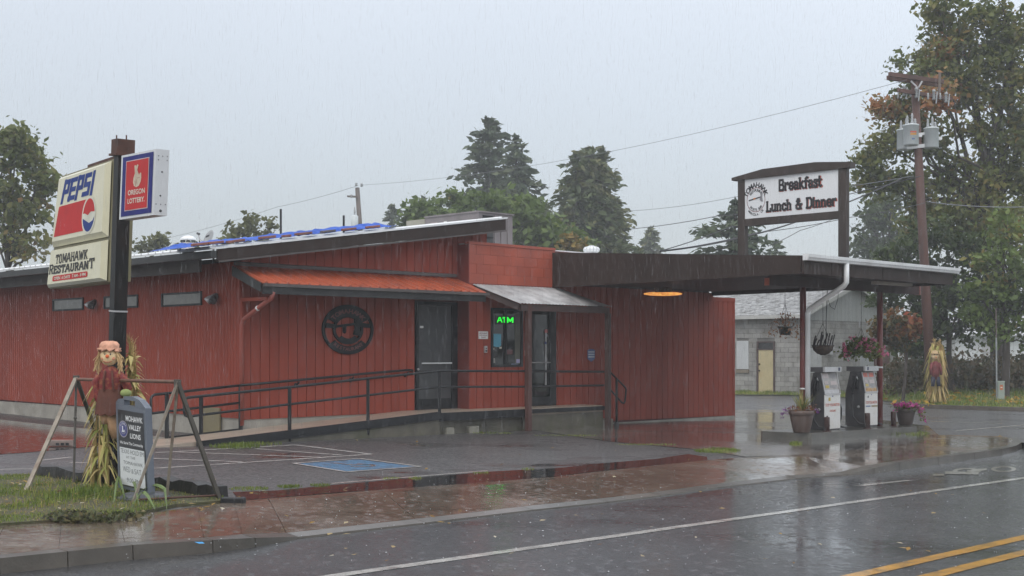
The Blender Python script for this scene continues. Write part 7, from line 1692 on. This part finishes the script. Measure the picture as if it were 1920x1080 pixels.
wire([(1240, 470, 30), (1370, 425, 33), (1500, 405, 36)], .012, 'thin stay line rising beside the thick service cable')
wire([(1240, 471, 30), (1420, 436, 34), (1590, 408, 38), (1735, 380, 42)], .010, 'lower thin line from the canopy roof to the tall pole')
wire([(1440, 462, 34), (1500, 432, 36), (1575, 405, 39)], .009, 'thin slanting line below the roof sign')
wire([(1738, 378, 42), (1930, 388, 34)], .013, 'line running right from the tall pole out of view', WIREG)
wire([(1590, 420, 40), (1625, 452, 42)], .010, 'short thin guy line right of the roof sign', WIREG)

# ------------------------------------------------------------------ far verge
far = [gnd(*q) for q in [(1300, 741), (1376, 741), (1500, 742), (1600, 747), (1690, 756), (1733, 764), (1920, 770), (2500, 789)]]
def yfront(px): return float(np.interp(px, [(p.x / p.y) * F + CX for p in far], [p.y for p in far]))
def verge_lift(x, y):
    px = x / y * F + CX; return .03 + .055 * max(0, y - yfront(px)) * min(1, max(0, (px - 1600) / 110))
vm = MB(); NS = 9
fl = []
for a, b in zip(far, far[1:]):
    for k in range(5): fl.append(a.lerp(b, k / 5))
fl.append(far[-1])
for p in fl:
    for k in range(NS):
        x, y = p.x * (1 + .6 * k / (NS - 1)), p.y + 26 * k / (NS - 1)
        vm.v.append(Vector((x, y, G(x) + verge_lift(x, y) * (1 if k else .6))))
vm.f = [(i * NS + k, (i + 1) * NS + k, (i + 1) * NS + k + 1, i * NS + k + 1) for i in range(len(fl) - 1) for k in range(NS - 1)]
obj('verge', vm, SOIL, kind='structure')
kb_ = bpy.data.objects.new('far_kerb', None); COL.objects.link(kb_); kb_['kind'] = 'structure'
kpts = [gnd(*q) for q in [(1690, 757.5), (1733, 765.5), (1920, 771.5), (2200, 780)]]
for a, b in zip(kpts, kpts[1:]):
    n = max(1, int((b - a).length / 2.2))
    for k in range(n):
        p, q = a.lerp(b, k / n + .002), a.lerp(b, (k + 1) / n - .002); s = Vector((0, .2, 0))
        lo = [Vector((w.x, w.y, G(w.x) - .05)) for w in (p, q, q + s, p + s)]; obj('kerb_stone', MB().hexa(lo + [w + UP * .17 for w in lo]), KERB, kb_)
STRAW = leafmat('straw_husk', [(0, (.24, .26, .06)), (.4, (.48, .38, .14)), (.8, (.60, .46, .22)), (1, (.38, .25, .11))], .6, .25)
sb = at(1755, 749, 42.7); sb = Vector((sb.x, 42.7, G(sb.x) + .14))
fc = thing('corn_bundle', 'tall straw corn shock tied round the foot of the far utility pole', 'corn stalks', sb)
V, Fc, T = corn_mesh(random.Random(5), sb, 2.05, .24, 46, 8, .075, 1.15, .15, 1.25); put_np('stalks', V, Fc, T, STRAW, fc)['kind'] = 'stuff'
obj('twine', MB().tube([sb + Vector((math.cos(a) * .2, math.sin(a) * .2, 1.3)) for a in [i * .4 for i in range(17)]], .01, 6), M('twine', (.25, .18, .1)), fc)
q = lambda px, py: at(px, py, 42.3)
d2 = thing('scarecrow_doll', 'round-faced scarecrow doll in dark red shirt on the far corn shock', 'scarecrow', q(1754, 716))
obj('head', MB().ball(q(1753, 667), .115, .10, .125, 16, 10), BURLAP, d2, True)
obj('hat', MB().lathe([(.15, .05), (.16, .07), (.10, .09), (.085, .16), (.02, .18)], q(1753, 667), 16), M('straw_hat', (.42, .30, .16), rough=.8), d2, True)
for s in (-.04, .04): obj('eye', MB().ball(q(1753, 666) + Vector((s, -.10, .02)), .016), BLACKM, d2)
obj('nose', MB().ball(q(1753, 669) + Vector((0, -.11, -.01)), .018), M('nose_orange', (.70, .13, .03)), d2)
tor = MB().lathe([(.11, -.5), (.13, -.3), (.135, -.1), (.12, .04), (.05, .1)], q(1754, 683), 16)
for p in tor.v: p.y = 42.3 + (p.y - 42.3) * .6
obj('shirt', tor, M('dark_red_shirt', (.14, .028, .03), rough=.8, var=.4, scale=6), d2, True)
for s in (-1, 1):
    a = q(1754, 680) + Vector((s * .11, 0, 0)); obj('sleeve', MB().tube([a, a + Vector((s * .06, -.03, -.2)), a + Vector((s * .05, -.05, -.40))], [.045, .048, .04], 8), M('dark_red_shirt', (.14, .028, .03)), d2, True)
    a = q(1754, 707) + Vector((s * .07, 0, 0)); obj('trouser_leg', MB().tube([a, a + Vector((s * .03, -.03, -.3))], [.075, .06], 8), M('navy_trouser', (.018, .02, .04), rough=.8), d2, True)
c = at(1875.5, 748, 44.0); c = Vector((c.x, 44.0, G(c.x) + .22))
t = thing('utility_pedestal', 'grey-green utility pedestal box with an orange label on the verge', 'utility box', c)
obj('box', MB().box(c + Vector((-.11, -.11, 0)), (.22, 0, 0), (0, .22, 0), (0, 0, .58)), M('pedestal_green', (.30, .35, .31), rough=.5, var=.06), t, bevel=.01)
obj('lid', MB().box(c + Vector((-.12, -.12, .58)), (.24, 0, 0), (0, .24, 0), (0, 0, .05)), M('pedestal_green', (.30, .35, .31)), t, bevel=.01)
obj('warning_label', MB().box(c + Vector((-.055, -.118, .33)), (.1, 0, 0), (0, .006, 0), (0, 0, .17)), M('warn_orange', (.62, .17, .06), rough=.5), t)
obj('label_mark', MB().box(c + Vector((-.035, -.121, .40)), (.06, 0, 0), (0, .002, 0), (0, 0, .03)), WHITEP, t)
b = at(1867.5, 578, 44); a = at(1869, 749, 44); a.z = G(a.x) + .2
t = thing('marker_post', 'slim bare metal marker post beside the utility pedestal', 'post', a)
obj('tube', MB().tube([a - UP * .05, a.lerp(b, .68)], .028, 8), M('post_grey', (.30, .32, .33), rough=.5, metal=.3), t); obj('upper_rod', MB().tube([a.lerp(b, .68), b], .02, 8), M('rod_brown', (.14, .11, .10), rough=.6), t)

# ------------------------------------------------------------------ grass, weeds, fallen leaves
GRASS = leafmat('grass_blade', [(0, (.09, .14, .022)), (.45, (.17, .235, .038)), (.75, (.29, .29, .07)), (1, (.42, .31, .13))], .5, .35)
MOSS = leafmat('moss_blade', [(0, (.10, .14, .02)), (.6, (.19, .25, .035)), (1, (.27, .26, .08))], .5, .35)
def inside(px, py, poly):
    c = np.zeros(len(px), bool); n = len(poly)
    for i in range(n):
        (x0, y0), (x1, y1) = poly[i], poly[(i + 1) % n]
        with np.errstate(divide='ignore', invalid='ignore'): c ^= ((y0 > py) != (y1 > py)) & (px < (x1 - x0) * (py - y0) / (y1 - y0 + 1e-12) + x0)
    return c
def grass(name, poly, n, h, w, mat_, seed, lift=.0, patchy=.5, parent=None, hfun=None):
    rg_ = np.random.default_rng(seed); P = np.array([(p.x, p.y) for p in poly]); lo, hi = P.min(0), P.max(0)
    xy = rg_.uniform(lo, hi, (n * 3, 2)); k = inside(xy[:, 0], xy[:, 1], [tuple(p) for p in P]); xy = xy[k][:n]; m = len(xy)
    f = np.sin(xy[:, 0] * 3.1 + 1.3 * np.sin(xy[:, 1] * 2.3)) * np.sin(xy[:, 1] * 2.7 + 1.7 * np.sin(xy[:, 0] * 1.9)) 
    keep = rg_.uniform(0, 1, m) < (1 - patchy * .5 + patchy * .5 * f); xy, f = xy[keep], f[keep]; m = len(xy)
    z = -SL * (xy[:, 0] + 5) + lift + (np.array([hfun(x_, y_) for x_, y_ in xy]) if hfun else 0); a = rg_.uniform(0, 6.283, m); hh = h * rg_.uniform(.35, 1.25, m) * (1 + .45 * f)
    d = np.stack([np.cos(a), np.sin(a)], 1); ln = rg_.uniform(.1, .9, m) * hh
    b = np.stack([xy[:, 0], xy[:, 1], z], 1); s = np.stack([-d[:, 1], d[:, 0], np.zeros(m)], 1) * w * rg_.uniform(.6, 1.3, (m, 1)) / 2
    mid = b + np.stack([d[:, 0] * ln * .35, d[:, 1] * ln * .35, hh * .62], 1); tip = b + np.stack([d[:, 0] * ln, d[:, 1] * ln, hh * .92], 1)
    V = np.stack([b - s, b + s, mid + s * .8, mid - s * .8, tip + s * .08, tip - s * .08], 1).reshape(-1, 3)
    i = np.arange(m)[:, None] * 6; Fq = np.concatenate([i + np.array([[0, 1, 2, 3]]), i + np.array([[3, 2, 4, 5]])], 0)
    T = np.clip(.46 - .38 * f + rg_.normal(0, .24, m), 0, 1); T = np.concatenate([T, T])
    o = nmesh(name, V, Fq, mat_, parent, T); o['kind'] = 'stuff'; return o
lawn = [gnd(*q_) for q_ in [(-420, 1024), (0, 986), (240, 969), (330, 949), (430, 941), (405, 930), (300, 912), (215, 905), (80, 890), (0, 895), (-420, 905)]]
sheet('lawn', [Vector((p.x, p.y, G(p.x) + .022)) for p in lawn], DIRT, thick=.06)
grass('grass', lawn, 60000, .027, .006, GRASS, 1, .02, .9)
o = grass('grass', [gnd(*q_) for q_ in [(20, 960), (225, 962), (300, 945), (300, 925), (215, 908), (90, 895), (40, 925)]], 2600, .09, .007, GRASS, 2, .02, .8)
farp = [Vector((p.x, p.y, 0)) for p in far[1:]] + [Vector((26, 62, 0)), Vector((8, 62, 0))]
grass('verge_grass', farp, 90000, .12, .018, leafmat('verge_blade', [(0, (.11, .16, .03)), (.5, (.20, .27, .05)), (.8, (.32, .33, .08)), (1, (.46, .37, .15))]), 3, .0, .5, hfun=verge_lift)
for k, (px, py, rx, ry, h, n) in enumerate([(1345, 845, 44, 4.5, .035, 1300), (1492, 832, 13, 3, .04, 300), (1675, 812, 22, 2.5, .05, 350), (1720, 813, 24, 3, .05, 400), (466, 916, 38, 3.5, .022, 420), (542, 912, 24, 3, .02, 260),
        (600, 909, 20, 2, .018, 160), (734, 896, 18, 2, .018, 120), (779, 896.5, 14, 2.5, .022, 200), (900, 886, 18, 1.6, .016, 110), (990, 879, 12, 2, .02, 120), (857, 806, 11, 5, .15, 260), (1210, 833, 60, 1.6, .02, 700), (1060, 816, 60, 1.3, .02, 500), (440, 838, 50, 3, .07, 500), (470, 833, 60, 2.5, .06, 400), (690, 814, 10, 5, .12, 160), (925, 812, 40, 1.5, .03, 250)]):
    pts = [gnd(px + rx * math.cos(a), py + ry * math.sin(a)) for a in [i * .45 for i in range(14)]]
    o = grass('weed_patch', pts, n, h, .008, MOSS, 100 + k, -.006, .5)
rg_ = np.random.default_rng(5); n = 150
pts = [gnd(rg_.uniform(1690, 1960), 768 - abs(rg_.normal(0, 9))) for _ in range(n)] + [gnd(rg_.uniform(1740, 1960), 768 - abs(rg_.normal(0, 9))) for _ in range(110)]
pts = [p + Vector((0, abs(rg_.normal(0, 1.2)), 0)) for p in pts]; cen = [(p.x, p.y, G(p.x) + .06 + verge_lift(p.x, p.y)) for p in pts]; V, Fq = leaf_cloud(rg_, cen, (.05, .05, .03), 1, .13, 2)
o = nmesh('fallen_leaves', V, Fq, leafmat('yellow_fall', [(0, (.40, .20, .03)), (1, (.60, .40, .06))]), None, rg_.uniform(0, 1, len(Fq))); o['kind'] = 'stuff'
pts = [gnd(rg_.uniform(-40, 420), rg_.uniform(900, 968)) for _ in range(110)] + [gnd(rg_.uniform(430, 1900), rg_.uniform(800, 1070)) for _ in range(90)]
cen = [(p.x, p.y, G(p.x) + (.05 if i < 110 else .006)) for i, p in enumerate(pts)]; V, Fq = leaf_cloud(rg_, cen, (.02, .02, .004), 1, .05, 6)
o = nmesh('fallen_leaves', V, Fq, leafmat('leaf_litter', [(0, (.12, .05, .02)), (.5, (.40, .25, .05)), (1, (.55, .50, .38))]), None, rg_.uniform(0, 1, len(Fq))); o['kind'] = 'stuff'
# pulled weeds and corn leaves lying at the kerb side of the lawn
rl = random.Random(8); cen = [tuple(gnd(rl.uniform(100, 258), rl.uniform(962, 974), .035)) for _ in range(44)]
V, Fq = leaf_cloud(rg_, cen, (.06, .05, .016), 20, .04, .5); o = nmesh('pulled_weeds', V, Fq, leafmat('wilted', [(0, (.05, .042, .03)), (.5, (.09, .11, .045)), (1, (.18, .15, .07))]), None, np.clip(np.repeat(rg_.uniform(0, 1, 44), 20) + rg_.normal(0, .2, len(Fq)), 0, 1)); o['kind'] = 'stuff'
for k, (pp, lab) in enumerate([([(225, 912), (250, 928), (262, 958)], 'long green corn leaf drooping over the kerb side of the lawn near the board foot'), ([(150, 944), (190, 932), (232, 918)], 'yellow corn stalk lying across the grass left of the club board'),
        ([(245, 945), (285, 938), (310, 946), (314, 966)], 'pale green corn leaf bent down onto the wet walk by the frame leg'), ([(215, 950), (222, 925), (236, 945)], 'folded bright green corn leaf by the dark tub'), ([(248, 962), (270, 956), (292, 965)], 'low broad corn leaf lying on the edge of the wet walk')]):
    P = [gnd(x, y) for x, y in pp]; pts = []
    for i in range(len(P) - 1):
        for s in (0, .33, .66): pts.append(P[i].lerp(P[i + 1], s))
    pts.append(P[-1]); m_n = len(pts); mb = MB(); 
    for i, p in enumerate(pts):
        s = i / (m_n - 1); c = Vector((p.x, p.y - .02, G(p.x) + .05 + .13 * math.sin(math.pi * s) * (k != 1))); w = .05 * math.sin(math.pi * min(.95, s * .85 + .12)) if k != 1 else .016
        sd = Vector((.35, .75, .35)).normalized(); mb.v += [c - sd * w / 2, c + UP * .006 - sd * 0, c + sd * w / 2]
    for i in range(m_n - 1):
        for j in (0, 1): mb.f.append((3 * i + j, 3 * i + j + 1, 3 * i + 4 + j, 3 * i + 3 + j))
    tag(obj('corn_leaf', mb, M('corn_leaf_%d' % k, (.20, .20, .05) if k == 1 else (.10, .15, .035), rough=.5, var=.2, scale=10)), lab, 'corn leaf', 'corn leaves fallen on the lawn edge')

# ------------------------------------------------------------------ rain in the air, and the misty air itself
RAIN = bpy.data.materials.new('rain'); RAIN.use_nodes = True; t_ = RAIN.node_tree; p = pnode(RAIN)
p.inputs['Base Color'].default_value = (.85, .88, .92, 1); p.inputs['Roughness'].default_value = .2
tr = N(t_, 'ShaderNodeBsdfTransparent'); mx = N(t_, 'ShaderNodeMixShader'); mx.inputs[0].default_value = .10
t_.links.new(tr.outputs[0], mx.inputs[1]); t_.links.new(p.outputs[0], mx.inputs[2])
t_.links.new(mx.outputs[0], next(n for n in t_.nodes if n.type == 'OUTPUT_MATERIAL').inputs[0])
rg_ = np.random.default_rng(99); n = 60000
Yr = rg_.uniform(9 ** 2, 34 ** 2, n) ** .5; X = rg_.uniform(-.46, .46, n) * Yr; Z = rg_.uniform(-.2, 1.0, n) ** 1.0
Z = CZ + Yr * (-.17 + .46 * rg_.uniform(0, 1, n)); k = Z > (-SL * (X + 5) + .25); X, Yr, Z = X[k], Yr[k], Z[k]
rest_u = (X - P0.x) * D1.x + (Yr - P0.y) * D1.y; rest_v = (X - P0.x) * D2.x + (Yr - P0.y) * D2.y
dry = ((rest_u > -.8) & (rest_u < 15) & (rest_v > -.95)) | ((rest_u > 7.6) & (rest_u < 13.6) & (rest_v > -6.9) & (Z < 3.5)) | ((rest_u > 5) & (rest_u < 8.0) & (rest_v > -1.4))
X, Yr, Z = X[~dry], Yr[~dry], Z[~dry]; m = len(X)
L = rg_.uniform(.05, .16, m); wv = rg_.uniform(.0007, .0016, m) * (.5 + Yr / 24); tx = rg_.normal(.018, .012, m)
o_ = np.stack([X, Yr, Z], 1); d_ = np.stack([tx * L, 0 * L, L], 1)
ring_ = [np.array([math.cos(a), math.sin(a), 0]) for a in (0.5, 2.6, 4.7)]
V = np.stack([o_] + [o_ + d_ * .45 + r * wv[:, None] for r in ring_] + [o_ + d_], 1).reshape(-1, 3)
i = np.arange(m)[:, None] * 5
Fq = np.concatenate([i + np.array([[0, b_, a_]]) for a_, b_ in ((1, 2), (2, 3), (3, 1))] + [i + np.array([[4, a_, b_]]) for a_, b_ in ((1, 2), (2, 3), (3, 1))], 0)
o = nmesh('rain', V, Fq, RAIN); o['kind'] = 'stuff'
# drops bursting on the paving: little crowns of water
n = 420; pxs = rg_.uniform(230, 1920, n); pys = 880 + 195 * rg_.uniform(0, 1, n) ** 1.2
V, Fq = [], []
for a_, b_ in zip(pxs, pys):
    lf_ = -.12 if b_ > 1000 - (a_ - 620) * .115 + 6 else 0
    if a_ < 470 and b_ < 945: continue
    c_ = gnd(a_, b_, lf_); h_ = rg_.uniform(.004, .012); w_ = rg_.uniform(.004, .011); q_ = len(V); an = rg_.uniform(0, 6.28)
    for k_ in range(3): V.append((c_.x + w_ * math.cos(an + 2.1 * k_), c_.y + w_ * math.sin(an + 2.1 * k_), c_.z + h_ * rg_.uniform(.5, 1)))
    V.append((c_.x, c_.y, c_.z)); Fq += [(q_, q_ + 1, q_ + 3), (q_ + 1, q_ + 2, q_ + 3), (q_ + 2, q_, q_ + 3)]
SPL = M('splash_water', (.8, .82, .85), rough=.15, var=.05)
o = nmesh('rain_splashes', np.array(V), np.array(Fq), SPL); o['kind'] = 'stuff'
HZ = bpy.data.materials.new('haze'); HZ.use_nodes = True; t_ = HZ.node_tree
for nn_ in list(t_.nodes):
    if nn_.type == 'BSDF_PRINCIPLED': t_.nodes.remove(nn_)
vol = N(t_, 'ShaderNodeVolumePrincipled'); vol.inputs['Color'].default_value = (.90, .93, .96, 1); vol.inputs['Density'].default_value = .0015; vol.inputs['Anisotropy'].default_value = .1
t_.links.new(vol.outputs[0], next(n for n in t_.nodes if n.type == 'OUTPUT_MATERIAL').inputs['Volume'])
hz = MB().bx(-180, 180, -70, 260, -6.5, 21.5)
o = obj('haze', hz, HZ); o['kind'] = 'stuff'
